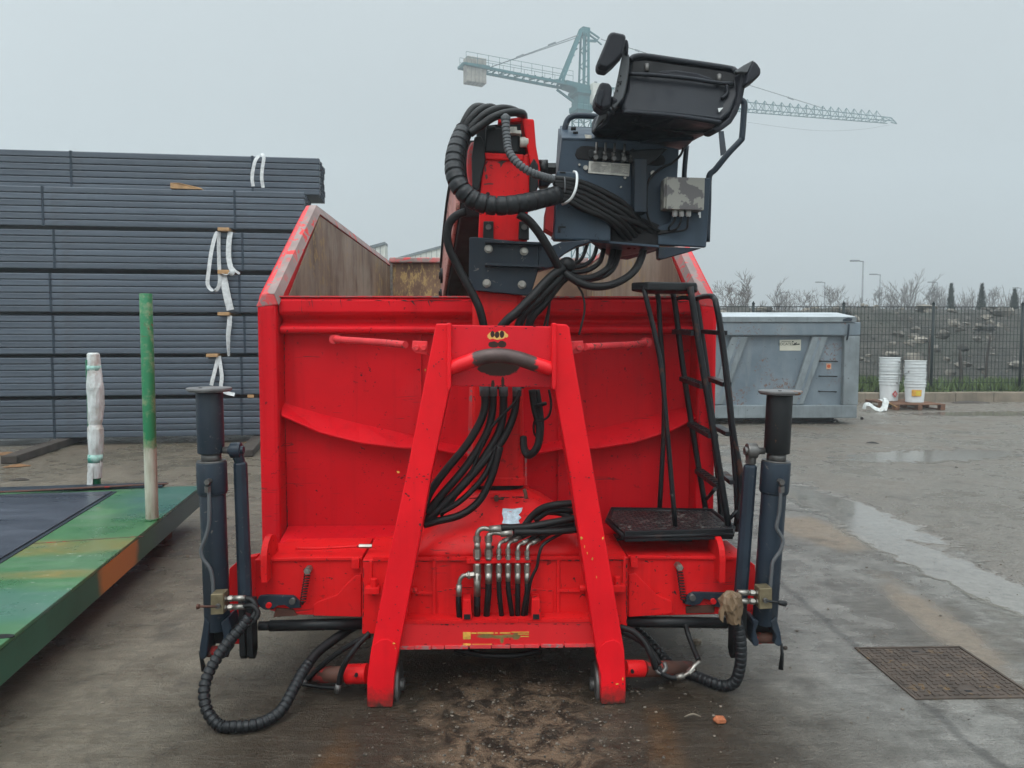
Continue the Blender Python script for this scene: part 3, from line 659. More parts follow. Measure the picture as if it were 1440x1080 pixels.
# hook frame materials with worn spots
t = NT('hook_plate_paint'); nz = t.noise(55, 4, .7); n2 = t.noise(22, 4, .7)
c = t.mix(t.mr(t.noise(3, 4), .3, .7), (.50, .011, .019), (.64, .013, .024))
sm = 0
def E(px, py, rx, ry, k=.5): 
    p = L(px, py, 3.4); return t.ell((p.x, p.y, p.z), (W(rx, 3.4), 2, W(ry, 3.4)), 0, nz, k, .06)
ye = t.math('MAXIMUM', t.math('MAXIMUM', E(692, 472, 7, 5), E(699, 473, 7, 5)), t.math('MAXIMUM', E(706, 471, 6, 6), E(712, 472, 2.5, 3)))
c = t.mix(ye, c, (.62, .36, .10))
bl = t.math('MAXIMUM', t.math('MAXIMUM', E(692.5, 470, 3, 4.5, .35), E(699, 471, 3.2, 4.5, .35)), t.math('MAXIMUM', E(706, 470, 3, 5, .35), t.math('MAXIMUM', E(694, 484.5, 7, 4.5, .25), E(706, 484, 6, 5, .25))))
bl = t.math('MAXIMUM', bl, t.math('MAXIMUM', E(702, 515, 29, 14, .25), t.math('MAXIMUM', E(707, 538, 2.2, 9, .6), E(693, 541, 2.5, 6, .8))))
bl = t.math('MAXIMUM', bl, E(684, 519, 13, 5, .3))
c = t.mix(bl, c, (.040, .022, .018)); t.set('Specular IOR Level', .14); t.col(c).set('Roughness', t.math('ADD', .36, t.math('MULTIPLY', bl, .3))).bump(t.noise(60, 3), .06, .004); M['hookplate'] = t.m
t = NT('hook_bar_paint'); nz = t.noise(30, 5, .7); p = L(703, 500, 3.33)
b = t.ell((p.x + .02, p.y, p.z), (W(45, 3.3), 1, 1), 0, nz, .35, .05)
c = t.mix(b, (.74, .007, .014), t.mix(t.noise(16, 5, .7), (.030, .018, .016), (.13, .085, .080)))
t.col(c).set('Roughness', t.math('ADD', .36, t.math('MULTIPLY', b, .12))).set('Metallic', t.math('MULTIPLY', b, .35)).bump(nz, .15, .004); M['hookbar'] = t.m
t = NT('foot_paint'); sep = t.n('ShaderNodeSeparateXYZ'); t.l(t.tc, sep.inputs[0]); nz = t.noise(30, 5, .7)
c = t.mix(t.mr(t.noise(3, 4), .3, .7), (.58, .007, .013), (.76, .009, .017))
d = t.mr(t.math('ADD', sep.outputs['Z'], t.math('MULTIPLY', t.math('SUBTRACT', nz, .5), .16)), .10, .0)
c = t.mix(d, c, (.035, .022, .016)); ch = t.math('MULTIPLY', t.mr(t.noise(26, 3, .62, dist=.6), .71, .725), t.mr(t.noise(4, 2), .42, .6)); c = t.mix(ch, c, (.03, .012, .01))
yc = t.math('MULTIPLY', t.mr(t.noise(19, 3, .6), .74, .75), t.mr(t.noise(5, 2), .5, .6)); c = t.mix(yc, c, (.55, .30, .10))
sv = t.math('MULTIPLY', t.mr(t.noise(1, 4, .6, t.mapv(scale=(14, 14, .8))), .52, .75), .25); c = t.mix(sv, c, (.32, .008, .01))
t.col(c).set('Roughness', t.math('ADD', .36, t.math('MULTIPLY', d, .3))).set('Specular IOR Level', .14).bump(t.noise(60, 3), .05, .004); M['leg'] = t.m
HF = MB()
lp = [(613, 455), (632, 455), (632, 548), (606, 669), (590, 760), (561, 916), (554, 952), (552, 1007), (516, 1007), (516, 954), (521, 918), (548, 777), (571, 669), (608, 480)]
rp = [(779, 455), (797, 456), (801, 461), (807, 502), (836, 670), (878, 915), (880, 955), (880, 1001), (845, 1001), (845, 950), (838, 914), (802, 670), (780, 548)]
mb = MB(); mb.pp([(632, 457), (779, 459), (779, 545), (632, 543)], 3.40, .03); HFO = mb.build('hook_frame', M['hookplate'], CRN, bevel=.004)
for poly in (lp, rp):
    q = [P(a, b, 3.36) for a, b in poly]; q = [Vector((v.x, v.y, max(v.z, .002))) for v in q]
    mb = MB(); mb.ext(q, (0, .15, 0)); mb.build('leg', M['leg'], HFO, bevel=.006)
for poly in ([(521, 922), (526, 907), (535, 900), (545, 899), (553, 903), (559, 915), (554, 952), (552, 1006), (517, 1006), (517, 954)], [(838, 922), (845, 908), (853, 902), (863, 900), (871, 904), (877, 915), (879, 955), (879, 1000), (846, 1000), (845.5, 950)]):
    q = [P(a, b, 3.352) for a, b in poly]; q = [Vector((v.x, v.y, max(v.z, .004))) for v in q]
    mb = MB(); mb.ext(q, (0, .006, 0)); mb.build('foot_plate', M['leg'], HFO, bevel=.002)
for x0, x1, yb in ((628.5, 634.5, 549), (776, 783, 548)):
    mb = MB(); mb.pp([(x0, 454), (x1, 454), (x1, yb - 4), ((x0 + x1) / 2, yb + 2), (x0, yb - 2)], 3.33, .07); mb.build('edge_strip', M['leg'], HFO, bevel=.006)
hb_ = pc([(633, 518, 3.37), (655, 510, 3.34), (680, 502, 3.32), (703, 500, 3.315), (728, 504, 3.32), (752, 512, 3.34), (776, 519, 3.37)], 5)
mb = MB(); mb.tube(hb_, W(10.5, 3.33), 16); mb.build('hook_bar', M['hookbar'], HFO)
# inner bearing plates beside the feet
for cx in (560, 838):
    c_ = P(cx, 962, 3.50); mb = MB(); mb.cyl(c_ - Vector((.012, 0, 0)), c_ + Vector((.012, 0, 0)), .105, n=24); mb.cyl(c_ - Vector((.03, 0, 0)), c_ + Vector((.03, 0, 0)), .03, n=12); mb.build('roller_plate', M['pin'], HFO)
# lower cross beam
t = NT('sticker_beam_paint'); nz = t.noise(40, 4, .7)
c = t.mix(t.mr(t.noise(3, 4), .3, .7), (.50, .008, .012), (.62, .010, .015))
def E2(px, py, rx, ry, k=.5, s=.06):
    p = L(px, py, 3.4); return t.ell((p.x, p.y, p.z), (W(rx, 3.4), 2, W(ry, 3.4)), 0, nz, k, s)
gr = t.math('MAXIMUM', t.math('MAXIMUM', E2(684, 897, 13, 3.2, .25, .3), E2(700, 898, 10, 2.6, .3, .3)), t.math('MAXIMUM', E2(714, 897, 12, 2.5, .3, .3), t.math('MAXIMUM', E2(726, 897, 6, 5, .3, .3), E2(706, 903, 2.6, 4, .4, .3))))
c = t.mix(gr, c, t.mix(t.noise(18, 3), (.05, .03, .015), (.26, .19, .06))); t.col(c).set('Roughness', .4); M['xbeam'] = t.m
mb = MB(); mb.pp([(558, 876), (842, 873), (842, 908), (558, 912)], 3.42, .06); XB = mb.build('cross_beam', M['xbeam'], CRN, bevel=.004)
mb = MB(); a, b = P(558, 876, 3.42), P(842, 873, 3.42); mb.loft([[a + Vector((0, -.004, -.004)), a + Vector((0, -.004, .012)), a + Vector((0, .13, .012)), a + Vector((0, .13, -.004))], [b + Vector((0, -.004, -.004)), b + Vector((0, -.004, .012)), b + Vector((0, .13, .012)), b + Vector((0, .13, -.004))]]); mb.build('top_flange', M['red'], XB)
mb = MB(); rnd = random.Random(4); x = 562
while x < 836:
    L_ = rnd.uniform(16, 34); yo = 909.5 - (x - 558) * .014; mb.pp([(x, yo), (x + L_, yo), (x + L_, yo + 4), (x, yo + 4)], 3.410, .03); x += L_ + rnd.uniform(.5, 3)
mb.build('bottom_lip', M['red_worn'], XB)
mb = MB()
for x0, x1, y0, y1 in ((651, 662, 889, 899), (663, 670, 889.5, 891.5), (671.5, 694, 889, 891.5), (696, 700, 889.6, 891), (703, 718, 889.2, 891.2), (719, 744, 888.4, 889.8), (728, 744, 891, 892.6), (732, 744, 894.4, 895.8), (651, 662, 905, 908), (664, 692, 905.6, 906.4)):
    mb.pp([(x0, y0), (x1, y0), (x1, y1), (x0, y1)], 3.4185, .0012)
mb.build('warning_sticker', M['glaze'], XB)
for x0 in (651, 748):
    mb = MB(); q = [(x0, 843), (x0 + 11, 843), (x0 + 13, 872), (x0 - 1, 872)]
    o_ = [P(a, b, 3.41) for a, b in q]; mb.ext(o_, (0, .14, 0)); mb.build('bracket', M['red'], XB, bevel=.004)
    mb = MB(); mb.pp([(x0 + 1.5, 864), (x0 + 10.5, 864), (x0 + 10.5, 871), (x0 + 1.5, 871)], 3.408, .004); mb.build('socket', M['hole'], XB)
# base beam
mb = MB(); mb.pp([(510, 787), (883, 783), (882, 884), (509, 892)], 3.50, .42); BB = mb.build('base_beam', M['red'], CRN, bevel=.006)
mb = MB(); mb.pp([(606, 783.5), (660, 783), (745, 782.5), (790, 782.2), (790, 787), (606, 788.5)], 3.488, .012)
mb.pp([(524, 784.5), (606, 784), (606, 788.5), (524, 789.5)], 3.492, .012); mb.pp([(790, 782.5), (878, 782), (878, 786.5), (790, 787)], 3.492, .012); mb.build('top_edge', M['red'], BB)
# welded frames and plates on the front of the base beam
mb = MB()
for x0, x1, y0, y1 in ((608, 613, 786, 868), (783, 787, 784, 868), (519, 523, 790, 836), (519, 611, 833, 836.5), (785, 880, 829.5, 833), (876, 880, 786, 833)):
    mb.pp([(x0, y0), (x1, y0), (x1, y1), (x0, y1)], 3.488, .014)
mb.build('weld_frame', M['red'], BB, bevel=.002)
mb = MB(); mb.pp([(616, 832), (640, 827), (680, 824), (720, 824), (750, 827), (778, 831), (778, 864), (616, 866)], 3.493, .01); mb.build('doubler_plate', M['red'], BB, bevel=.002)
mb = MB()
for x0, x1, y0, y1 in ((513, 533, 827, 836), (862, 879, 824, 833)): mb = MB(); mb.pp([(x0, y0), (x1, y0), (x1, y1), (x0, y1)], 3.45, .05); mb.build('clamp', M['red'], BB, bevel=.002)
for cx, cy in ((526, 823), (868, 820)): a = P(cx, cy + 4, 3.47); mb = MB(); mb.cyl(a, a + Vector((0, 0, .045)), .017, n=6, sm=False); mb.build('clamp_bolt', M['red'], BB, bevel=.002)
for cx, cy in ((577.5, 831), (815, 827)): a = P(cx, cy, 3.44); mb = MB(); mb.cyl(a, a + Vector((.03, 0, 0)), .016, n=8); mb.build('side_bolt', M['red'], BB, bevel=.002)
# outer beam halves
for s, tip, root in ((0, 358, 510), (1, 1050, 882)):
    y = (770, 866) if s == 0 else (768, 866)
    mb = MB(); mb.pp([(tip, y[0] + 17), (root, y[0] + 16), (root, y[1] + 1), (tip + (40 if s == 0 else -40), y[1] - 2), (tip, y[1] - 14)] if s == 0 else [(tip, y[0] + 15), (tip, y[1] - 14), (tip - 40, y[1] - 2), (root, y[1] + 1), (root, y[0] + 16)], 3.60, .30)
    ob = mb.build('side_beam', M['red'], CRN, bevel=.005)
    a, b = P(tip + (20 if s == 0 else -20), y[0] + 17, 3.60), P(root, y[0] + 15, 3.60)
    mb = MB(); mb.loft([[v + Vector((0, -.012, -.006)), v + Vector((0, -.012, .010)), v + Vector((0, .34, .010)), v + Vector((0, .34, -.006))] for v in (a, b)]); mb.build('top_flange', M['red'], ob, bevel=.003)
    # raised gusset
    gp = [(441, 866), (441, 851), (447, 846), (474, 836), (488, 820), (500, 809), (508, 808), (508, 868)] if s == 0 else [(884, 868), (884, 808), (893, 806), (905, 818), (922, 836), (945, 846), (947, 862), (940, 864)]
    mb = MB(); mb.pp(gp, 3.588, .014); mb.build('gusset', M['red'], ob, bevel=.004)
    # round-topped lug
    lx = (366, 374) if s == 0 else (1012, 1020); prof = [(3.50, .0)]
    z0, z1 = P(lx[0], 820, 3.52).z, P(lx[0], 760, 3.52).z
    arc = [(3.52 + .10 * (1 - math.cos(a)), z1 - .10 + .10 * math.sin(a)) for a in [i * math.pi / 12 for i in range(13)]]
    x0 = P(lx[0], 790, 3.52).x; mb = MB(); mb.ext([(x0, 3.52, z0)] + [(x0, yy, zz) for yy, zz in arc] + [(x0, 3.72, z0)], (W(9, 3.52), 0, 0)); mb.build('lug', M['red'], ob, bevel=.003)
    # bolt block, spring
    bxp = (494, 505, 786, 800) if s == 0 else (887, 897, 783, 798)
    mb = MB(); mb.pp([(bxp[0], bxp[2]), (bxp[1], bxp[2]), (bxp[1], bxp[3]), (bxp[0], bxp[3])], 3.57, .03); c_ = P((bxp[0] + bxp[1]) / 2, (bxp[2] + bxp[3]) / 2, 3.568); mb.cyl(c_, c_ + Vector((0, .01, 0)), .006, n=8); mb.build('stop_block', M['red'], ob, bevel=.003)
    s0, s1 = ((433, 802), (425, 850)) if s == 0 else ((955, 797), (962, 848))
    A, B = P(*s0, 3.565), P(*s1, 3.565); pts = []; n = 11
    for i in range(n * 8 + 1):
        u = i / (n * 8); a = u * n * 6.2832; pts.append(A.lerp(B, .08 + .84 * u) + Vector((math.cos(a) * .0135, math.sin(a) * .0135, 0)))
    mb = MB(); mb.tube(pts, .0030, 5); mb.cyl(A, A.lerp(B, .1), .006, n=6); mb.cyl(B, B.lerp(A, .1), .006, n=6); mb.build('spring', M['black'], ob)
    mb = MB(); mb.cyl(A + Vector((0, -.015, 0)), A + Vector((0, .035, 0)), .017, n=6, sm=False); mb.cyl(A + Vector((0, -.025, 0)), A + Vector((0, -.014, 0)), .010, n=10); mb.build('spring_bolt', M['zinc'], ob)
    # latch plate
    q = [(360, 846), (365, 838), (376, 837), (412, 838), (421, 846), (423, 855), (408, 856), (400, 851), (390, 852), (384, 857), (373, 858), (366, 854)] if s == 0 else [(1035, 843), (1030, 835), (1018, 834), (975, 833), (966, 838), (963, 850), (975, 852), (984, 850), (990, 842), (1000, 845), (1004, 853), (1020, 856), (1032, 852)]
    mb = MB(); mb.pp(q, 3.575, .018); mb.build('latch', M['grey'], ob, bevel=.003)
    c1, c2 = ((378, 851), (411.5, 845)) if s == 0 else ((1003, 845.5), (973.5, 840))
    mb = MB(); a = P(*c1, 3.57); mb.cyl(a + Vector((0, -.008, 0)), a + Vector((0, .06, 0)), W(4, 3.55), n=14); mb.build('latch_pin', M['red'], ob)
    mb = MB(); a = P(*c2, 3.57); mb.cyl(a + Vector((0, -.012, 0)), a + Vector((0, .06, 0)), W(4.5, 3.55), n=16); mb.build('pivot_pin', M['pin'], ob)
    mb = MB(); a, b = (P(380, 880, 3.62), P(512, 877, 3.62)) if s == 0 else (P(882, 874, 3.62), P(1022, 876, 3.62))
    mb.cyl(a.lerp(b, .0) , b, W(8, 3.6), n=16); mb.cyl(a - (b - a) * .12, a, W(6.5, 3.6), n=12) if s == 0 else mb.cyl(b, b + (b - a) * .1, W(6.5, 3.6), n=12); mb.build('extension_cylinder', M['black'], ob)
    q = [(322, 800), (338, 786), (362, 781), (362, 846), (344, 880), (338, 906), (326, 906), (320, 860)] if s == 0 else [(1062, 795), (1050, 786), (1034, 780), (1036, 846), (1050, 880), (1058, 906), (1072, 906), (1066, 850)]
    mb = MB(); mb.pp(q, 3.64, .05); mb.build('end_plate', M['red'], ob, bevel=.004)
    mb = MB(); q = ((388, 855), (412, 857), (418, 866), (384, 868)) if s == 0 else ((965, 853), (1005, 851), (1005, 862), (965, 863)); mb.pp(q, 3.59, .05); mb.build('wear_pad', M['rust'], ob, bevel=.003)
# thin pipe on left flange
mb = MB(); mb.tube(pc([(416, 771, 3.66), (450, 771, 3.64), (508, 768, 3.62), (521, 768, 3.62)], 4), .006, 6); mb.build('brake_pipe', M['red'], CRN)
mb = MB(); a, b = P(505, 768, 3.62), P(523, 768, 3.62); mb.cyl(a, b, .011, n=6, sm=False); mb.build('pipe_coupling', M['zinc'], CRN)
# slewing pedestal
def ring(pxl, pxr, py, yf, yb, n=24, k=.6):
    a, b = P(pxl, py, yf), P(pxr, py, yf); cx, hx = (a.x + b.x) / 2, (b.x - a.x) / 2; cy, hy = (yf + yb) / 2, (yb - yf) / 2; out = []
    for i in range(n):
        t_ = 2 * math.pi * (i + .5) / n; c_, s_ = math.cos(t_), math.sin(t_)
        out.append(Vector((cx + hx * math.copysign(abs(c_) ** k, c_), cy + hy * math.copysign(abs(s_) ** k, s_), a.z)))
    return out
mb = MB(); mb.loft([ring(572, 838, 787, 3.505, 4.10, k=.25), ring(577, 833, 776, 3.51, 4.08, k=.3), ring(592, 818, 752, 3.56, 4.06, k=.4), ring(612, 792, 728, 3.64, 4.05, k=.5), ring(632, 768, 708, 3.70, 4.03, k=.6), ring(648, 748, 697, 3.73, 4.01, k=.8), ring(651, 745, 691, 3.735, 4.0, k=1)], sm=True)
PED = mb.build('slewing_base', M['red'], CRN)
mb = MB(); mb.loft([ring(662, 738, 694, 3.75, 3.99, k=1), ring(662, 738, 682, 3.75, 3.99, k=1)]); mb.build('bearing_gap', M['hole'], PED)
rnd = random.Random(8); pts = []
for x, y in ((707, 715), (720, 716), (735, 714), (733, 720), (729, 724), (733, 728), (729, 732), (731, 736), (718, 737), (706, 736), (708, 730), (706, 722)): pts.append((x, y))
def pedY(py): return 3.56 + (752 - py) / 24 * .08 - .012 if py < 752 else 3.55
mb = MB(); mb.ext([P(a, b, pedY(b)) for a, b in pts], (0, .006, 0)); mb.build('torn_sticker', paint('torn_sticker', (.42, .50, .56), .5, var=.45, vs=40, chip=(.5, .02, .03), cs=30, ct=.6), PED)
a = P(698, 701, 3.69); mb = MB(); mb.cyl(a + Vector((0, -.02, 0)), a + Vector((0, .03, 0)), .012, n=8); mb.tube([a, a + Vector((.035, -.01, 0))], .006, 6); a = P(737, 692, 3.70); mb.tube(pc([(737, 688, 3.7), (739, 694, 3.69), (740, 701, 3.69)], 3), .010, 6); mb.build('grease_nipple', M['rust'], PED)
# column
mb = MB(); cx = P(700, 560, 3.75).x
def colring(z, h, d, cy=3.88, r=.03):
    out = []
    for sx_, sy_ in ((-1, -1), (1, -1), (1, 1), (-1, 1)):
        for k in range(4):
            a = math.atan2(sy_, sx_) + (k / 3 - .5) * math.pi / 2; out.append(Vector((cx + sx_ * (h - r) + math.cos(a) * r, cy + sy_ * (d - r) + math.sin(a) * r, z)))
    return out
z0, z1 = P(700, 682, 3.75).z, P(700, 338, 3.75).z
mb.loft([colring(z0, .128, .128), colring(z1, .122, .125)]); COLM = mb.build('column', M['red'], CRN)
mb = MB(); mb.loft([colring(z0 - .004, .136, .136), colring(z0 + .035, .136, .136)]); mb.build('collar', M['red'], COLM, bevel=.004)
mb = MB(); mb.pp([(660, 545), (672, 545), (672, 682), (656, 682)], 3.80, .02); mb.pp([(738, 640), (741, 640), (741, 682), (738, 682)], 3.80, .02); mb.build('lit_side_strip', M['red_worn'], COLM)  # left strip in paler red stands for the light along the column edge
# upper column and head
mb = MB(); mb.pp([(672, 340), (742, 340), (742, 300), (745, 268), (744, 214), (735, 219), (681, 216), (678, 226), (674, 300)], 3.74, .26); UP = mb.build('upper_column', M['red'], CRN, bevel=.010)
mb = MB(); mb.pp([(680, 214), (737, 217), (735, 226), (683, 224)], 3.725, .03); mb.build('top_lip', M['red'], UP, bevel=.006)
for x, y in ((686, 273),): 
    a = P(x, y, 3.737); mb = MB(); mb.cyl(a, a + Vector((0, .01, 0)), W(3, 3.7), n=14); mb.build('bolt_hole', M['hole'], UP)
for q in ([(680, 258.6), (687, 257.4), (694, 258), (693, 259.4), (686, 259.2), (681, 260.2)], [(682, 246), (685, 245), (686, 250), (683.5, 253)], [(699, 228), (706, 226), (713, 226.5), (708, 229), (704, 236), (703, 230)], [(681, 236), (683, 232), (684, 240), (682, 243)]):
    mb = MB(); mb.pp(q, 3.7385, .003); mb.build('paint_scar', M['hookrust'], UP)
# cheeks
mb = MB(); mb.pp([(733, 166), (751, 167), (754, 205), (760, 238), (757, 262), (748, 284), (743, 284), (746, 235), (741, 205), (736, 178)], 3.72, .32); CH = mb.build('head_cheek', M['red'], CRN, bevel=.008)
mb = MB(); mb.pp([(751, 222), (757, 232), (757, 262), (749, 276), (744, 270), (745, 232)], 3.705, .02); mb.build('guard_rubber', M['rubber'], CH, bevel=.006)
mb = MB(); c_ = P(757, 237, 3.80); mb.cyl(c_, c_ + Vector((.045, 0, 0)), W(12, 3.8), n=18); mb.cyl(c_ + Vector((.04, 0, 0)), c_ + Vector((.085, 0, 0)), W(8, 3.8), n=6, sm=False); mb.build('head_pin', M['black'], CH)
mb = MB(); mb.pp([(676, 190), (681, 200), (683, 225), (673, 268), (664, 266), (663, 220), (667, 192)], 3.72, .30); mb.build('head_cheek', M['black'], CRN, bevel=.008)
mb = MB(); q = [(668 - 0 + 9 * math.cos(a) - 3, 232 + 33 * math.sin(a)) for a in [i * 6.2832 / 20 for i in range(20)]]; mb.pp(q, 3.78, .06); mb.build('cheek_disc', M['red_worn'], CRN, bevel=.006)
mb = MB(); mb.pp([(670, 178), (748, 170), (748, 218), (670, 218)], 3.86, .05); HB = mb.build('head_backplate', M['black'], CRN)
mb = MB(); mb.pp([(683, 178), (730, 181), (730, 215), (682, 213)], 3.74, .10); mb.pp([(684, 176), (697, 176), (697, 182), (684, 182)], 3.73, .02); mb.build('valve_manifold', M['black'], HB, bevel=.008)
mb = MB(); mb.pp([(717, 178), (727, 178), (727, 183), (733, 183), (733, 188), (717, 187)], 3.70, .06); a, b = P(731, 200, 3.74), P(743, 200, 3.74); mb.cyl(a, b, W(7, 3.74), n=16); mb.build('fitting_block', M['plate_lbl'], HB, bevel=.003)
mb = MB(); mb.pp([(700, 168), (739, 164), (739, 170), (700, 173)], 3.73, .05); mb.build('head_bar', M['red'], HB, bevel=.004)
# folded boom lying back into the container, swung slightly left
bd = Vector((-.117, .993, 0)).normalized(); bs = Vector((.993, .117, 0))
def BM(d, off, z): p = Vector((cx - .02, 3.95, 0)) + bd * d + bs * off; return Vector((p.x, p.y, z))
def arm(name, mat, offs, prof, w, parent):
    m = MB(); m.ext([BM(d, offs, z) for d, z in prof], bs * w); return m.build(name, mat, parent, bevel=.008)
bp = [(-.02, 2.68), (.20, 2.66), (1.3, 2.30), (1.42, 1.98), (1.30, 1.88), (.9, 2.02), (.0, 2.30)]
BO = arm('boom', M['faded'], -.19, bp, .022, CRN)
arm('boom_plate', M['red'], .165, bp, .022, BO)
arm('boom_web', M['hole'], -.165, [(d, z - .04) for d, z in bp], .33, BO)
bp2 = [(1.15, 2.1), (1.45, 2.02), (4.2, .95), (4.2, .70), (3.9, .68), (1.3, 1.75)]
m = MB(); m.ext([BM(d, -.12, z) for d, z in bp2], bs * .24); m.build('jib_arm', M['red'], BO, bevel=.012)
m = MB(); m.cyl(BM(.1, -.05, 2.42), BM(1.25, -.05, 1.86), .06, n=16); m.build('boom_cylinder', M['black'], BO)
for d, z, r_, x0 in ((1.20, 2.06, .050, -.205), (1.30, 1.95, .030, -.203)): m = MB(); m.cyl(BM(d, x0, z), BM(d, -.16, z), r_, n=20); m.cyl(BM(d, x0 - .008, z), BM(d, x0, z), r_ * .5, n=10); m.build('pin_cap', M['black'], BO)
m = MB(); m.tube(cr([BM(-.02, -.18, 2.58), BM(.4, -.20, 2.46), BM(.9, -.20, 2.30), BM(1.25, -.20, 2.12)], 4), .008, 6); m.build('boom_hose', M['rubber'], BO)
# mounting bracket
mb = MB(); mb.pp([(660, 334), (668, 333), (742, 341), (757, 343), (757, 380), (746, 416), (662, 408), (659, 400)], 3.70, .045); BK = mb.build('mount_bracket', M['grey'], CRN, bevel=.004)
mb = MB()
for y0, y1 in ((338, 342), (370, 374)): a, b = P(682, y0, 3.66), P(766, y1 - 1, 3.66); mb.loft([[v + Vector((0, -.01, 0)), v + Vector((0, -.01, -.012)), v + Vector((0, .04, -.012)), v + Vector((0, .04, 0))] for v in (a, b)])
mb.build('bracket_rib', M['grey'], BK, bevel=.002)
for x, y in ((687, 350), (737, 353.5), (684.5, 398.5), (734, 400.5)):
    mb = MB(); a = P(x, y, 3.70); mb.cyl(a + Vector((0, -.022, 0)), a, W(4.6, 3.7), n=6, sm=False); mb.cyl(a + Vector((0, -.004, 0)), a, W(6, 3.7), n=14); mb.build('bolt', M['zinc'], BK, bevel=.002)
for x in (681, 731):
    mb = MB(); mb.pp([(x - 1, 311), (x + 13, 311), (x + 13, 337), (x - 2, 336)], 3.715, .026); mb.build('strap_plate', M['black'], BK, bevel=.003)
    mb = MB(); a = P(x + 6, 319.5, 3.714); mb.cyl(a + Vector((0, -.012, 0)), a, W(4, 3.7), n=12); mb.build('bolt', M['pin'], BK)
mb = MB(); mb.pp([(757, 343), (768, 348), (790, 372), (757, 381)], 3.705, .10); mb.build('gusset_plate', M['grey'], BK, bevel=.004)
# tie rods from hook frame to container
for q, f in (([(470, 477, 4.10), (500, 479, 3.95), (540, 482, 3.76), (570, 485, 3.62)], 588), ([(910, 481, 4.10), (895, 484, 4.02), (860, 486, 3.82), (822, 488, 3.60)], 812)):
    mb = MB(); mb.tube(pc(q, 4), .0175, 10); a = P(*q[0]); mb.cyl(a + Vector((0, -.02, 0)), a + Vector((0, .1, 0)), .024, n=12); TR_ = mb.build('tie_rod', M['scuffed'], CRN)
    mb = MB(); s = 1 if f < 700 else -1; mb.pp([(f - 8 * s, 479), (f + 13 * s, 480), (f + 12 * s, 499), (f - 4 * s, 496), (f - 9 * s, 490)], 3.56, .02); mb.build('lug_plate', M['scuffed'], TR_, bevel=.003)
    mb = MB()
    for dx in (-2, 8): a = P(f + dx * s, 489, 3.56); mb.cyl(a + Vector((0, -.02, 0)), a, W(4.2, 3.56), n=6, sm=False)
    mb.build('bolt', M['scuffed'], TR_, bevel=.002)

# chipped paint on the hook frame legs
def chips(nm, mat, spots, Y, seed, par):
    rnd = random.Random(seed); m = MB()
    for x, y, w_, h_ in spots:
        n = rnd.choice((5, 6, 7)); q = []
        for i in range(n):
            a = 6.2832 * i / n + rnd.uniform(-.3, .3); rr = rnd.uniform(.45, 1.1); q.append((x + math.cos(a) * w_ * rr, y + math.sin(a) * h_ * rr))
        m.pp(q, Y, .002)
    m.build(nm, mat, par)
rnd = random.Random(12); dk = []; yl = []
for x, y in ((569, 669), (575, 672), (571, 677), (590, 667), (596, 670), (600, 674), (594, 678), (586, 671), (602, 667)): dk.append((x, y, rnd.uniform(1, 4), rnd.uniform(.5, 1.6)))
for x, y in ((613, 512), (617, 509), (622, 505), (610, 515), (592, 728), (591, 738), (592, 746), (590, 718), (623, 464), (640, 462), (585, 790)): dk.append((x, y, rnd.uniform(.6, 2.2), rnd.uniform(1, 2.6)))
for x, y in ((803, 670), (808, 672), (824, 671), (828, 672), (802, 664), (815, 690), (788, 470), (795, 476), (846, 700), (868, 820), (872, 880), (861, 960), (871, 965), (876, 962), (534, 990), (540, 998), (526, 996), (556, 850), (548, 870)): dk.append((x, y, rnd.uniform(.6, 2.6), rnd.uniform(.5, 1.5)))
for k in range(46):
    t_ = rnd.random(); s_ = rnd.choice((0, 1)); y = 470 + 500 * t_
    x = (608 - (y - 480) * .213 if s_ == 0 else 806 + (y - 500) * .177) + rnd.choice((1.5, 2.5, rnd.uniform(3, 22), rnd.uniform(3, 26)))* (1 if s_ == 0 else -1); dk.append((x, y, rnd.uniform(.4, 1.1), rnd.uniform(.4, 1.4)))
for x, y, w_, h_ in ((818, 757, 2.2, 3), (848, 757, 1.6, 3), (833, 786, 1.2, 2.4), (826, 778, .9, 3), (839, 812, .8, 3), (822, 768, .8, 3), (554, 905, 2, 1.4), (556, 912, 1.4, .9), (868, 962, 4, 1.3), (876, 955, 1, 4), (560, 664, 3, 2.4), (598, 520, 1, 2)): yl.append((x, y, w_, h_))
chips('paint_chips', M['scuff'], dk, 3.3495, 3, HFO); chips('primer_chips', M['glaze'], yl, 3.3496, 4, HFO)
dk = [(rnd.uniform(640, 772), rnd.choice((459, 462, 541, 543, 542)), rnd.uniform(.8, 3), rnd.uniform(.4, 1.2)) for k in range(26)] + [(rnd.uniform(640, 772), rnd.uniform(462, 540), rnd.uniform(.4, 1.0), rnd.uniform(.4, 1.0)) for k in range(22)]
chips('plate_chips', M['scuff'], dk, 3.3990, 5, HFO)
dk = [(rnd.uniform(566, 836), rnd.choice((877.5, 878.5, 906)), rnd.uniform(1, 5), rnd.uniform(.4, 1.0)) for k in range(30)] + [(rnd.uniform(566, 836), rnd.uniform(880, 905), rnd.uniform(.4, 1.4), rnd.uniform(.4, .9)) for k in range(18)]
chips('beam_chips', M['scuff'], dk, 3.4190, 6, XB)
dk = [(rnd.choice((rnd.uniform(516, 606), rnd.uniform(790, 876), rnd.uniform(616, 780))), rnd.choice((rnd.uniform(788, 866), 788.5, 837, 866)), rnd.uniform(.5, 4), rnd.uniform(.4, 1.2)) for k in range(60)]
chips('beam_chips', M['scuff'], dk, 3.487, 7, BB)

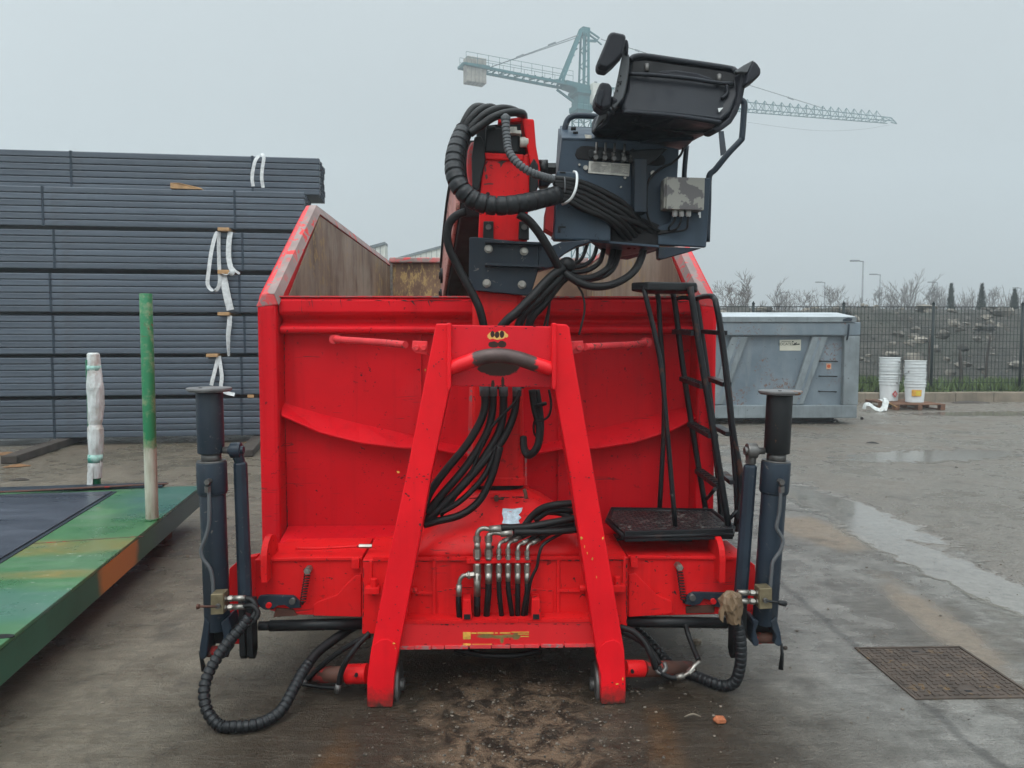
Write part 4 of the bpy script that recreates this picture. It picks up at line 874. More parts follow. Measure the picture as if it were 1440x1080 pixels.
# ragged dark flecks laid along seams, corners and under flanges
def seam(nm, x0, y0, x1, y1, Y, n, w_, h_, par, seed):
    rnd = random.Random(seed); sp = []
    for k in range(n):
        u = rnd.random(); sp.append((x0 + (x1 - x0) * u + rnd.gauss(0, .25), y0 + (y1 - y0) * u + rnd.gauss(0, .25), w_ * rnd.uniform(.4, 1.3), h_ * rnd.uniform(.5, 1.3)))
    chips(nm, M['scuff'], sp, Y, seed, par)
seam('seam_flecks', 512, 789.6, 606, 789.0, 3.4985, 26, 7, .55, BB, 41); seam('seam_flecks', 792, 788.2, 880, 787.4, 3.4985, 24, 7, .55, BB, 42); seam('seam_flecks', 613, 789, 783, 788, 3.4870, 40, 6, .45, BB, 43)
seam('seam_flecks', 616, 866, 778, 865, 3.4920, 26, 6, 1.0, BB, 44); seam('seam_flecks', 560, 877.2, 838, 874.5, 3.4185, 34, 7, .5, XB, 45)
seam('seam_flecks', 616, 832, 650, 826.5, 3.4915, 16, 3, .5, BB, 46); seam('seam_flecks', 650, 826, 778, 831, 3.4915, 34, 4, .5, BB, 47)
seam('seam_flecks', 511.5, 792, 510.5, 886, 3.4985, 24, .7, 4, BB, 48); seam('seam_flecks', 881.5, 790, 881, 880, 3.4985, 24, .7, 4, BB, 49)
seam('seam_flecks', 660, 701, 735, 699, 3.700, 30, 6, .8, PED, 50); seam('seam_flecks', 598, 737, 622, 728, 3.60, 12, 4, 1.4, PED, 51)
seam('seam_flecks', 402, 690, 404, 752, 4.2835, 40, 1.6, 4, SK, 52); seam('seam_flecks', 401, 600, 402, 690, 4.2835, 26, .8, 4, SK, 53); seam('seam_flecks', 400, 470, 400, 560, 4.2835, 16, .6, 3, SK, 54); seam('seam_flecks', 404, 590, 470, 613, 4.2835, 22, 4, .8, SK, 55)
seam('seam_flecks', 800, 650, 803, 750, 4.2835, 30, 1.6, 5, SK, 56); seam('seam_flecks', 402, 468.5, 980, 470, 4.2835, 60, 8, .6, SK, 57)
# ------------------------------------------------------------------ control stand
t = NT('junction_box_paint'); f_ = t.mr(t.noise(11, 5, .6), .49, .51); t.col(t.mix(f_, (.085, .078, .078), (.21, .205, .18))).set('Roughness', .5); JBM = t.m
def Z8(u, v): return (730 + u * .2315, 140 + v * .2315)
CS = None
mb = MB(); mb.pp([Z8(262, 232), Z8(450, 236), Z8(800, 262), Z8(972, 300), Z8(962, 480), Z8(958, 890), Z8(430, 866), Z8(205, 850), Z8(228, 500)], 3.82, .05); CS = mb.build('control_stand', M['panel'], CRN, bevel=.006)
# left flank and sloping top shelf
mb = MB(); a = [P(*Z8(262, 232), 3.82), P(*Z8(205, 850), 3.82), P(*Z8(196, 850), 4.05), P(*Z8(240, 175), 4.05)]
mb.ext([Vector(v) + Vector((-.002, 0, 0)) for v in a], (.012, .004, 0)); mb.build('side_plate', M['panel'], CS, bevel=.003)
mb = MB(); mb.ext([P(*Z8(260, 231), 3.815), P(*Z8(452, 235), 3.815), P(*Z8(800, 262), 3.815), P(*Z8(800, 195), 4.05), P(*Z8(450, 168), 4.05), P(*Z8(248, 158), 4.05)], (0, .003, -.012)); TS = mb.build('top_shelf', M['panel'], CS, bevel=.003)
for u, v in ((330, 183), (342, 210)):
    mb = MB(); a = P(*Z8(u, v), 3.90); mb.cyl(a + Vector((0, 0, -.004)), a + Vector((0, -.004, .012)), .013, n=14); mb.build('hole', M['hole'], TS)
mb = MB(); mb.pp([Z8(398, 212), Z8(440, 215), Z8(440, 236), Z8(404, 234)], 3.808, .003); mb.build('sticker', M['plate_lbl'], TS)
# slot with control valve
mb = MB(); q = [(809, 218), (811, 210), (817, 205.5), (826, 205), (925, 216), (933, 219), (936, 225), (934, 231), (926, 233), (880, 228), (822, 224), (813, 223)]
mb.pp(q, 3.812, .010); SL = mb.build('valve_slot', M['hole'], CS)
mb = MB(); mb.pp([(829, 210), (893, 217), (893, 229), (829, 222)], 3.80, .03); mb.build('valve_bank', M['black'], SL, bevel=.004)
for i, u in enumerate((465, 520, 575, 635, 685)):
    x = 730 + u * .2315; yb = 219 + i * .8; mb = MB(); a = P(x, yb, 3.785); b = P(x + 1.6, yb - 19 + (6 if i == 4 else 0), 3.78)
    mb.cyl(a, b, .0065, n=8); mb.cyl(a + Vector((0, -.01, -.008)), a + Vector((0, .03, -.008)), .013, n=6, sm=False); mb.cyl(a, a + Vector((0, 0, .022)), .011, n=8); mb.build('lever', M['pin'], CS)
mb = MB(); mb.pp([Z8(425, 374), Z8(674, 392), Z8(668, 466), Z8(419, 445)], 3.812, .006); LP = mb.build('instruction_plate', M['plate_lbl'], CS)
M['ink'] = paint('faded_print', (.22, .21, .20), .6, var=.3)
mb = MB(); rnd = random.Random(2)
for k in range(8):
    for c0, c1 in ((.04, .46), (.54, .96)):
        y0 = .14 + k * .095; a = (425 + 249 * c0, 374 + 18 * c0 + 71 * y0); b = (425 + 249 * (c0 + (c1 - c0) * rnd.uniform(.6, 1)), 0); b = (b[0], 374 + 18 * ((b[0] - 425) / 249) + 71 * y0)
        mb.pp([Z8(*a), Z8(*b), Z8(b[0], b[1] + 2.4), Z8(a[0], a[1] + 2.4)], 3.8105, .001)
mb.build('printed_text', M['ink'], LP)
for u, v, r in ((403, 415, .012), (642, 476, .007), (618, 532, .005), (812, 448, .013), (365, 397, .006)): a = P(*Z8(u, v), 3.815); mb = MB(); mb.cyl(a + Vector((0, -.008, 0)), a + Vector((0, .01, 0)), r, n=8); mb.build('screw', M['zinc'], CS)
# lower box on the left, hose bay, right plate, floor pan
mb = MB(); mb.pp([Z8(230, 432), Z8(345, 440), Z8(440, 505), Z8(556, 690), Z8(556, 862), Z8(432, 856), Z8(212, 850)], 3.74, .09); LB = mb.build('lower_box', M['panel'], CS, bevel=.008)
mb = MB(); mb.pp([Z8(238, 768), Z8(285, 768), Z8(285, 778), Z8(252, 779), Z8(252, 808), Z8(238, 806)], 3.734, .01); mb.pp([Z8(246, 436), Z8(284, 438), Z8(284, 447), Z8(246, 445)], 3.736, .01); mb.build('embossed_mark', M['black'], LB, bevel=.002)
mb = MB(); mb.pp([Z8(548, 690), Z8(700, 700), Z8(850, 760), Z8(850, 885), Z8(548, 875)], 3.80, .015); mb.build('hose_bay', M['hole'], CS)
mb = MB(); mb.pp([Z8(962, 470), Z8(1165, 476), Z8(1150, 700), Z8(1137, 897), Z8(845, 880), Z8(845, 770), Z8(920, 740)], 3.79, .035); RPL = mb.build('right_plate', M['panel'], CS, bevel=.005)
mb = MB(); mb.pp([Z8(1088, 684), Z8(1104, 684), Z8(1104, 718), Z8(1094, 718), Z8(1094, 700), Z8(1088, 700)], 3.784, .004); mb.build('cut_slot', M['white'], RPL)
mb = MB(); a = [P(*Z8(425, 864), 3.76), P(*Z8(852, 900), 3.76), P(*Z8(852, 914), 3.95), P(*Z8(660, 975), 4.1), P(*Z8(560, 965), 4.1)]
mb.ext(a, (0, 0, .012)); mb.build('floor_pan', M['panel'], CS, bevel=.003)
mb = MB(); mb.pp([Z8(846, 893), Z8(1110, 902), Z8(960, 945), Z8(862, 972), Z8(846, 962)], 3.80, .06); mb.build('corner_bracket', M['grey'], CS, bevel=.004)
mb = MB(); mb.pp([(768, 349), (790, 340), (828, 337), (832, 340), (812, 346), (796, 355), (785, 364), (776, 369)], 3.71, .10); mb.build('support_arm', M['grey'], CS, bevel=.004)
mb = MB(); mb.pp([(767, 300), (775, 262), (784, 262), (780, 330), (766, 322)], 3.86, .12); mb.build('rusty_side_bracket', M['red_worn'], CS, bevel=.005)
mb = MB(); mb.pp([(759, 240), (776, 238), (778, 252), (770, 262), (758, 262)], 3.88, .08); mb.build('side_block', M['grey'], CS, bevel=.008)
# seat post on the panel
mb = MB(); mb.pp([(892.5, 222), (910.5, 223), (909.5, 298.5), (892, 298)], 3.73, .09); mb.pp([(889, 240), (893, 240), (892, 296), (888, 296)], 3.79, .03); PO = mb.build('seat_post', M['grey'], CRN, bevel=.004)
mb = MB(); mb.loft([[P(a, b, Y) for a, b, Y in q] for q in (((893, 232, 3.73), (911, 233, 3.73), (911, 230, 3.82), (893, 230, 3.82)), ((885, 212, 3.74), (940, 209, 3.74), (935, 207, 3.95), (885, 210, 3.95)))]); mb.build('seat_bracket', M['black'], PO, bevel=.005)
# junction box
mb = MB(); mb.pp([(934.5, 250), (991, 251.5), (989.5, 295), (933.5, 293)], 3.70, .085); JB = mb.build('junction_box', JBM, CS, bevel=.004)
mb = MB(); mb.pp([(937.5, 248.5), (991.5, 250), (990, 295.5), (937, 294)], 3.685, .018); mb.build('lid', JB.data.materials[0], JB, bevel=.003)
for x in (949, 958.3, 968):
    a = P(x, 295, 3.74); b = P(x, 303.5, 3.74); mb = MB(); mb.cyl(a, b, W(3.8, 3.74), n=12); mb.cyl(a.lerp(b, .75), b.lerp(a, -.15), W(3, 3.74), n=10); mb.build('cable_gland', M['white'], JB)
for i, x in enumerate((949, 958.3, 968)): mb = MB(); mb.tube(pc([(x, 303, 3.74), (x - 1, 311, 3.74), (x - 8 + i * 2, 319 + i * 2, 3.75), (940, 324.5 + i, 3.77), (925, 325 + i * 2, 3.79)], 6), W(1.5, 3.74), 6); mb.build('cable', M['rubber'], JB)
mb = MB(); mb.tube(pc([(961, 208, 3.8), (957, 218, 3.78), (946, 229, 3.77), (935, 234, 3.77), (920, 244, 3.77), (911, 258, 3.76), (909, 280, 3.76), (910, 300, 3.76), (917, 318, 3.77), (930, 326, 3.79)], 6), W(1.8, 3.77), 6); mb.build('cable', M['rubber'], CS)
# grab rails
for q, r, Y in (([(794, 187), (795, 178), (799, 168), (806, 163.5), (816, 162.5), (835, 163.5), (850, 166)], 4.2, 3.98), ([(1024, 150), (1036, 141), (1043, 141.5), (1046.5, 146), (1046, 160), (1043.5, 192), (1041, 198), (1024, 216), (1006, 238), (998.5, 245), (996.5, 256), (996, 285), (994, 340)], 4.3, 3.84), ([(962, 260), (962.5, 240), (965.5, 205)], 3.6, 3.92)):
    mb = MB(); mb.tube(pc([(a, b, Y) for a, b in q], 6), W(r, Y), 10); mb.build('grab_rail', M['grey'], CS)
mb = MB(); mb.ext([P(1011, 184, 3.90), P(1018, 184, 3.90), P(1022, 215, 3.86), P(1014, 219, 3.86)], (0, .012, 0)); mb.build('grab_rail_stay', M['grey'], CS, bevel=.002)
# ------------------------------------------------------------------ seat
def Z1(u, v, Y): return (820 + u * .1875, 30 + v * .1875, Y)
SE = None
front = [Z1(348, 300, 3.56), Z1(362, 276, 3.57), Z1(400, 265, 3.58), Z1(470, 266, 3.58), Z1(620, 285, 3.58), Z1(900, 325, 3.58), Z1(1090, 356, 3.58), Z1(1140, 372, 3.57), Z1(1170, 395, 3.56), Z1(1165, 560, 3.52), Z1(1110, 690, 3.50), Z1(1040, 755, 3.50), Z1(960, 752, 3.50), Z1(700, 712, 3.50), Z1(400, 690, 3.50), Z1(300, 688, 3.50), Z1(285, 640, 3.51), Z1(325, 520, 3.53)]
mb = MB(); F_ = [P(*q) for q in front]; ctr = sum(F_, Vector()) / len(F_)
mb.loft([[v.lerp(ctr, .06) + Vector((0, .10, 0)) for v in F_], F_, [v.lerp(ctr, .05) + Vector((0, -.012, 0)) for v in F_]]); SE = mb.build('operator_seat', M['seat'], CRN, bevel=.010)
# recessed upper band and rim
mb = MB(); mb.pp([Z1(372, 300, 3.545), Z1(470, 290, 3.545), Z1(1110, 382, 3.545), Z1(1140, 400, 3.54), Z1(1138, 470, 3.53), Z1(980, 455, 3.53), Z1(520, 392, 3.53), Z1(360, 385, 3.53)], 3.55, .02); mb.build('back_recess', M['hole'], SE, bevel=.006)
mb = MB(); mb.pp([Z1(520, 385, 3.532), Z1(600, 365, 3.53), Z1(700, 362, 3.53), Z1(860, 385, 3.53), Z1(960, 420, 3.53), Z1(1005, 450, 3.53), Z1(860, 436, 3.53), Z1(650, 408, 3.53)], 3.53, .02); mb.build('back_cushion', M['pad'], SE, bevel=.010)
mb = MB(); mb.tube(pc([Z1(350, 292, 3.545), Z1(385, 268, 3.55), Z1(470, 263, 3.555), Z1(700, 296, 3.555), Z1(1080, 352, 3.555), Z1(1140, 374, 3.55), Z1(1176, 396, 3.545)], 5), .014, 8); mb.tube(pc([Z1(300, 680, 3.485), Z1(420, 688, 3.48), Z1(700, 712, 3.48), Z1(960, 750, 3.48), Z1(1030, 758, 3.485)], 5), .011, 8); mb.build('shell_rim', M['seat'], SE)
mb = MB(); mb.tube(pc([Z1(340, 395, 3.52), Z1(520, 402, 3.515), Z1(800, 430, 3.515), Z1(1000, 460, 3.515), Z1(1130, 470, 3.52)], 5), .009, 8)
mb.tube(pc([Z1(1075, 480, 3.515), Z1(1080, 540, 3.51), Z1(1040, 580, 3.505)], 5), .008, 6); mb.build('shell_fold', M['seat'], SE)
for u, v in ((478, 350), (1020, 430)): mb = MB(); mb.cyl(P(*Z1(u, v - 28, 3.535)), P(*Z1(u, v + 28, 3.525)), .011, n=10); mb.build('back_spring', M['pin'], SE)
mb = MB(); mb.ext([P(*Z1(1010, 652, 3.487)), P(*Z1(1050, 648, 3.487)), P(*Z1(1018, 684, 3.487))], (0, -.002, 0)); mb.build('shell_hole', M['white'], SE)
# underside shell sloping away and down
un = [(288, 690), (700, 712), (1030, 752), (1005, 818), (870, 880), (700, 975), (560, 965), (385, 1000), (330, 975), (185, 900), (108, 890), (62, 845), (80, 815), (170, 755), (205, 690)]
ys = [3.52, 3.50, 3.51, 3.62, 3.78, 4.02, 4.05, 4.05, 4.0, 3.92, 3.90, 3.80, 3.74, 3.62, 3.56]
A_ = [P(*Z1(u, v, y)) for (u, v), y in zip(un, ys)]; mb = MB(); c_ = sum(A_, Vector()) / len(A_)
mb.loft([A_, [v.lerp(c_, .03) + Vector((.0, .05, .075)) for v in A_]]); mb.build('seat_pan', M['seat'], SE, bevel=.012)
mb = MB(); mb.tube(pc([Z1(330, 745, 3.60), Z1(480, 790, 3.66), Z1(800, 835, 3.68), Z1(990, 815, 3.62)], 5), .007, 6); mb.tube(pc([Z1(230, 905, 3.9), Z1(330, 800, 3.72), Z1(420, 715, 3.53)], 5), .007, 6); mb.build('pan_rib', M['seat'], SE)
mb = MB(); A_ = [P(*Z1(u, v, y)) for u, v, y in ((420, 880, 3.82), (830, 860, 3.74), (760, 930, 3.9), (560, 965, 4.0), (400, 960, 3.95))]; mb.ext(A_, (0, -.01, -.022)); mb.build('pan_plate', M['grey'], SE, bevel=.006)
# side crescents, the left in lighter grey for the light on it
for nm, q in ((0, [(292, 245), (305, 234), (330, 236), (347, 252), (345, 330), (335, 410), (318, 505), (298, 575), (232, 652), (212, 640), (216, 595), (238, 510), (262, 400), (280, 310)]), (1, [(1180, 385), (1200, 374), (1226, 384), (1222, 470), (1202, 575), (1160, 690), (1115, 762), (1065, 800), (1022, 828), (985, 822), (972, 800), (1030, 775), (1095, 720), (1145, 625), (1168, 520), (1180, 440)])):
    Fq = [P(*Z1(u, v, 3.49)) for u, v in q]; mb = MB(); mb.ext(Fq, (.02 if nm == 0 else -.02, .10, 0)); mb.build('side_bolster', M['greywrap'] if nm == 0 else M['pad'], SE, bevel=.008)
a0 = [Z1(u, v, 3.487) for u, v in ((281, 410), (268, 455), (285, 452), (262, 485), (257, 520), (280, 470))]; mb = MB()
for q in a0: c_ = P(*q); mb.cyl(c_ + Vector((0, -.003, 0)), c_ + Vector((0, .004, 0)), .0035, n=8)
mb.build('vent_hole', M['hole'], SE)
def pad(name, q, Y, dep, faces=None, mat='pad'):
    Fq = [P(*Z1(u, v, Y)) for u, v in q]; c_ = sum(Fq, Vector()) / len(Fq); mb = MB()
    mb.loft([[v.lerp(c_, .12) + Vector((0, dep, 0)) for v in Fq], [v + Vector((0, dep * .8, 0)) for v in Fq], [v + Vector((0, .02, 0)) for v in Fq], [v.lerp(c_, .14) for v in Fq]]); return mb.build(name, M[mat], SE, bevel=.006)
pad('armrest', [(210, 72), (235, 68), (312, 84), (326, 100), (322, 150), (300, 245), (240, 310), (180, 362), (125, 352), (110, 330), (112, 290), (165, 165), (192, 95)], 3.42, .10)
pad('armrest_back', [(322, 122), (338, 140), (345, 180), (340, 250), (318, 240), (312, 180)], 3.47, .08)
pad('armrest', [(128, 458), (150, 448), (200, 455), (222, 485), (220, 530), (208, 640), (150, 664), (100, 625), (90, 595), (96, 545), (118, 490)], 3.44, .12)
mb = MB(); Fq = [P(*Z1(u, v, 3.432)) for u, v in ((118, 510), (160, 512), (158, 545), (128, 640), (98, 612), (100, 560))]; mb.ext(Fq, (0, .02, 0)); mb.build('armrest_face', M['seat'], SE, bevel=.004)
pad('armrest', [(1285, 284), (1312, 310), (1338, 350), (1340, 388), (1320, 412), (1288, 440), (1215, 486), (1210, 470), (1230, 400), (1255, 330)], 3.46, .10)
mb = MB(); Fq = [P(*Z1(u, v, 3.47)) for u, v in ((1140, 370), (1200, 330), (1262, 296), (1284, 290), (1258, 330), (1232, 385), (1190, 380), (1150, 384))]; mb.ext(Fq, (0, .03, 0)); mb.build('armrest_bracket', M['greywrap'], SE, bevel=.004)
mb = MB(); c_ = P(*Z1(200, 600, 3.50)); mb.cyl(c_, c_ + Vector((.05, .02, 0)), .022, n=12); mb.tube(pc([Z1(180, 640, 3.47), Z1(200, 670, 3.5), Z1(230, 690, 3.52)], 3), .008, 6); mb.build('recline_lever', M['seat'], SE)
pad('cushion_edge', [(150, 675), (185, 668), (192, 700), (185, 722), (150, 735), (110, 780), (90, 815), (84, 800), (92, 755), (115, 700)], 3.60, .07, mat='greywrap')
# ------------------------------------------------------------------ ladder, platform
def ZL(u, v): return (800 + u * .3704, 380 + v * .3704)
PLN = MB(); pf = [(855, 733, 3.78), (878, 755, 3.74), (1030, 751, 3.74), (1030, 742, 3.78), (1001, 719, 4.17), (860, 717, 4.17)]
A_ = [P(*q) for q in pf]; zz = .705; A_ = [CAMLOC + (v - CAMLOC) * ((zz - CAMH) / (v.z - CAMH)) for v in A_]
PLN.ext(A_, (0, 0, -.012)); PT = PLN.build('standing_platform', M['rail'], CRN, bevel=.003)
x0, x1, y0, y1 = A_[0].x, A_[3].x, min(v.y for v in A_), max(v.y for v in A_)
mb = MB(); loop = A_[:]; mb.tube(loop + [loop[0], loop[1]], .016, 8); mb.build('platform_frame', M['rail'], PT)
M['tread'] = paint('worn_checker_plate', (.034, .034, .035), .36, metal=.3, var=.4, vs=8, chip=(.15, .14, .13), cs=18, ct=.57, spec=.5)
def inpoly(p, poly):
    c = False
    for i in range(len(poly)):
        a, b = poly[i], poly[i - 1]
        if (a.y > p.y) != (b.y > p.y) and p.x < (b.x - a.x) * (p.y - a.y) / (b.y - a.y) + a.x: c = not c
    return c
mb = MB(); nx_, ny_ = 26, 22; cen = sum(A_, Vector()) / 6; shr = [v.lerp(cen, .06) for v in A_]
mb.ext([v.lerp(cen, .04) + Vector((0, 0, .0035)) for v in A_], (0, 0, -.002))
for i in range(nx_):
    for j in range(ny_):
        p = Vector((x0 + (x1 - x0) * (i + .5) / nx_, y0 + (y1 - y0) * (j + .5) / ny_, zz + .0045))
        if inpoly(p, shr): mb.box(p, (.020, .006, .004), Euler((0, 0, R(45 if (i + j) % 2 else -45))))
mb.build('checker_tread', M['tread'], PT)
mb = MB(); a, b = A_[1], A_[2]; mb.loft([[v + Vector((0, -.012, .03)), v + Vector((0, .008, .03)), v + Vector((0, .008, -.022)), v + Vector((0, -.012, -.022))] for v in (a, b)]); mb.build('toe_board', M['rail'], PT, bevel=.003)
for px, w_ in ((878, 24), (957, 34), (1008, 16)):
    mb = MB(); q = [(px - w_ / 2, 757), (px + w_ / 2, 757), (px + w_ / 2 - 1, 775), (px - w_ / 2 + 1, 775)]; mb.pp(q, 3.86, .10); mb.build('platform_foot', M['black'], PT, bevel=.004)
mb = MB(); mb.tube(pc([(908, 759, 3.85), (903, 766, 3.84), (900, 774, 3.84)], 3), .008, 6); mb.build('foot_hook', M['black'], PT)
LD = None
def rod(name, q, r, par, Y=None, mat='rail', n=8, k=5):
    mb = MB(); pts = [P(*(p if len(p) == 3 else (p[0], p[1], Y))) for p in q]; mb.tube(cr(pts, k) if k else pts, r, n); return mb.build(name, M[mat], par)
YN, YR = 3.765, 4.15
mb = MB(); q = [ZL(236, 40), ZL(292, 26), ZL(470, 33), ZL(489, 42), ZL(486, 55), ZL(300, 52)]; ptop = [P(q[0][0], q[0][1], 3.80), P(q[1][0], q[1][1], 4.05), P(q[2][0], q[2][1], 4.05), P(q[3][0], q[3][1], 3.90), P(q[4][0], q[4][1], 3.78), P(q[5][0], q[5][1], 3.74)]
zt_ = P(*ZL(300, 46), 3.78).z; ptop = [Vector((v.x, v.y, zt_)) for v in ptop]; mb.ext(ptop, (0, 0, -.042)); LD = mb.build('access_ladder', M['black'], CRN, bevel=.008)
def zl(pts, Y): return [ZL(u, v) + (Y if not isinstance(Y, (list, tuple)) else Y[i],) for i, (u, v) in enumerate(pts)]
rod('handrail_post', zl([(283, 62), (345, 335), (372, 600), (405, 985)], YN), .0125, LD)
rod('handrail_post', zl([(318, 62), (338, 100), (345, 200), (362, 520), (344, 915)], YR), .0135, LD)
rod('ladder_stile', zl([(460, 62), (500, 320), (540, 560), (610, 1000)], YN), .0165, LD)
rod('ladder_stile', zl([(372, 62), (392, 82), (404, 140), (432, 360), (468, 600), (520, 915)], YR), .0155, LD)
for a, b in (((408, 233), (482, 240)), ((436, 412), (516, 442)), ((466, 585), (548, 630)), ((494, 762), (576, 822))):
    A, B = P(*ZL(*a), YR), P(*ZL(*b), YN); mb = MB(); mb.flat([A, B], .05, .022, Vector((1, 0, 0)));
    for i in range(8): p = A.lerp(B, (i + .5) / 8); mb.box(p + Vector((0, 0, .013)), (.036, .014, .006))
    mb.build('rung', M['rail'], LD)
rod('outer_stile', zl([(478, 112), (498, 102), (538, 98), (553, 108), (560, 135), (582, 260), (602, 440), (628, 640), (655, 800), (640, 960)], [YR - .05, YR - .1, YN + .1, YN + .05, YN, YN, YN, YN, YN, YN]), .0145, LD)
rod('outer_stile', zl([(568, 165), (586, 300), (606, 460), (628, 700), (640, 900), (636, 990)], YN + .02), .016, LD)
rod('outer_stile', zl([(480, 112), (492, 170), (520, 360), (548, 600), (572, 840), (578, 960)], YR - .02), .0165, LD)
rod('stile_link', zl([(408, 110), (432, 104), (462, 108)], YN + .1), .011, LD)
for a, b in (((500, 232), (585, 238)), ((534, 410), (600, 434)), ((556, 592), (612, 622)), ((584, 772), (628, 806)), ((566, 945), (640, 985))):
    A, B = P(*ZL(*a), YR - .02), P(*ZL(*b), YN + .01); mb = MB(); mb.flat([A, B], .045, .022, Vector((1, 0, 0))); mb.build('rung', M['rail'], LD)
rod('ladder_brace', zl([(524, 868), (555, 830)], [YR - .02, YN]), .010, LD, k=0); rod('ladder_brace', zl([(608, 945), (648, 905)], YN), .010, LD, k=0)
mb = MB()
for u, v, Y in ((345, 915, YR - .02), (520, 910, YR - .02), (413, 992, YN - .02), (612, 995, YN - .02), (393, 855, YN - .02)): a = P(*ZL(u, v), Y); mb.cyl(a, a + Vector((0, .04, 0)), .014 if v > 870 else .006, n=8)
mb.build('ladder_bolt', M['pin'], LD)
# ------------------------------------------------------------------ stabiliser legs (swung up)
def stab(top, neck, bot, Y, sgn, fork, strut, eye, block, lab):
    T, N_, B_ = P(*top, Y), P(*neck, Y), P(*bot, Y); ax_ = (N_ - B_).normalized()
    mb = MB(); mb.cyl(B_, N_ - ax_ * .03, W(17.5, Y), n=28); mb.cyl(N_ - ax_ * .17, N_ - ax_ * .03, W(20.5, Y), n=28); mb.cyl(N_ - ax_ * .18, N_ - ax_ * .17, W(18.5, Y), W(20.5, Y), n=28)
    S = mb.build('stabiliser_leg', M['grey'], CRN, bevel=.004); S['label'] = lab
    mb = MB(); mb.cyl(N_ - ax_ * .032, N_ - ax_ * .024, W(19.5, Y), n=28); mb.cyl(N_ - ax_ * .03, N_ + ax_ * .012, W(13.5, Y), n=24); mb.build('piston_rod', M['pin'], S)
    mb = MB(); mb.cyl(N_ + ax_ * .010, T - ax_ * .01, W(18, Y), n=28); mb.build('inner_tube', M['grey'] if sgn < 0 else M['black'], S, bevel=.004)
    up = Vector((0, 0, 1)); mb = MB(); mb.cyl(T - up * .012, T, W(30, Y), n=40); mb.cyl(T - up * .018, T - up * .012, W(28, Y), n=40); a = T + Vector((-.02, -.05, .001)); FP_ = mb.build('foot_plate', paint('foot_plate_steel', (.17, .165, .165), .42, metal=.3, var=.4, vs=12, chip=(.20, .09, .04), cs=12, ct=.60), S, bevel=.002)
    mb = MB(); mb.cyl(a, a + up * .002, .008, n=10); mb.build('plate_hole', M['hole'], FP_)
    # fork
    mb = MB()
    for poly in fork: mb.pp(poly, Y - .06, .12)
    mb.build('fork', M['grey'], S, bevel=.006)
    xa, xb = min(p[0] for p in fork[0] + fork[1]) + 4, max(p[0] for p in fork[0] + fork[1]) - 4
    yy = fork[0][-3][1] - 10 if False else max(p[1] for p in fork[0]) - 12
    mb = MB(); a, b = P(xa, yy, Y), P(xb, yy, Y); mb.cyl(a, b, W(8, Y), n=16); mb.build('pivot_shaft', M['rust'], S)
    mb = MB(); q = [(xa + 4, 872), (xb - 4, 872), (xb - 3, 905), (xa + 3, 905)]; mb.pp(q, Y + .02, .02); mb.build('fork_recess', M['hole'], S)
    # pin and eye, strut
    mb = MB(); a = P(eye[0] - sgn * -18, eye[1], Y - .02); a = P(eye[0] + (18 if sgn > 0 else -18), eye[1], Y - .01); e_ = P(eye[0], eye[1], Y - .01); mb.cyl(a, e_, W(5, Y), n=14); mb.build('strut_pin', M['pin'], S)
    mb = MB(); d = (P(*strut[0], Y) - e_).normalized(); xd = Vector((1, 0, 0)); w_ = W(7, Y)
    mb.cyl(e_ - xd * w_, e_ + xd * w_, W(11, Y), n=18); mb.cyl(e_ - xd * (w_ + .012), e_ + xd * (w_ + .012), W(6, Y), n=12); mb.tube([e_, e_ + d * .06], W(7.5, Y), 8); mb.build('clevis', M['grey'] if sgn < 0 else M['pin'], S, bevel=.002)
    mb = MB(); A, B = P(*strut[0], Y), P(*strut[1], Y); mb.tube([A - (A - B).normalized() * -.012, A, B], [W(6, Y), W(9.6, Y), W(10, Y)], 8, True, False); mb.build('brace_strut', M['grey'], S, bevel=.003)
    for dx in (-5.5, 5.5):
        mb = MB(); c_ = P(strut[1][0] + dx + (sgn * -4), strut[1][1] + 34, Y); mb.box(c_, (W(8, Y), .08, W(78, Y)), Euler((0, 0, 0))); c2 = c_ + Vector((0, 0, -W(36, Y))); mb.cyl(c2 - xd * W(4, Y), c2 + xd * W(4, Y), W(11, Y), n=18); mb.build('strut_lug', M['black'], S, bevel=.003)
    # valve block, lever, fittings
    bx, by = block; mb = MB(); mb.pp([(bx - 9, by - 14), (bx + 9, by - 15), (bx + 9, by + 14), (bx - 9, by + 15)], Y - .14, .07); V = mb.build('valve_block', M['brass'], S, bevel=.003)
    mb = MB(); c_ = P(bx + (2 if sgn < 0 else -1), by + 2, Y - .143); mb.cyl(c_ + Vector((0, -.012, 0)), c_ + Vector((0, .01, 0)), W(3.4, Y), n=12); mb.build('valve_spindle', M['pin'], V)
    mb = MB(); e = P(bx + sgn * 28, by + (3 if sgn < 0 else 7), Y - .15); c0 = c_ + Vector((0, -.008, 0)); mb.cyl(c0, e, W(1.6, Y), n=8)
    mb.tube([c0.lerp(e, .6), c0.lerp(e, .7), e, e + (e - c0) * .05], [W(1.8, Y), W(3.4, Y), W(4.0, Y), W(2, Y)], 8) if sgn > 0 else mb.cyl(c0.lerp(e, .88), e, W(3, Y), W(4, Y), 6); mb.build('valve_lever', M['rust'] if sgn < 0 else M['black'], V)
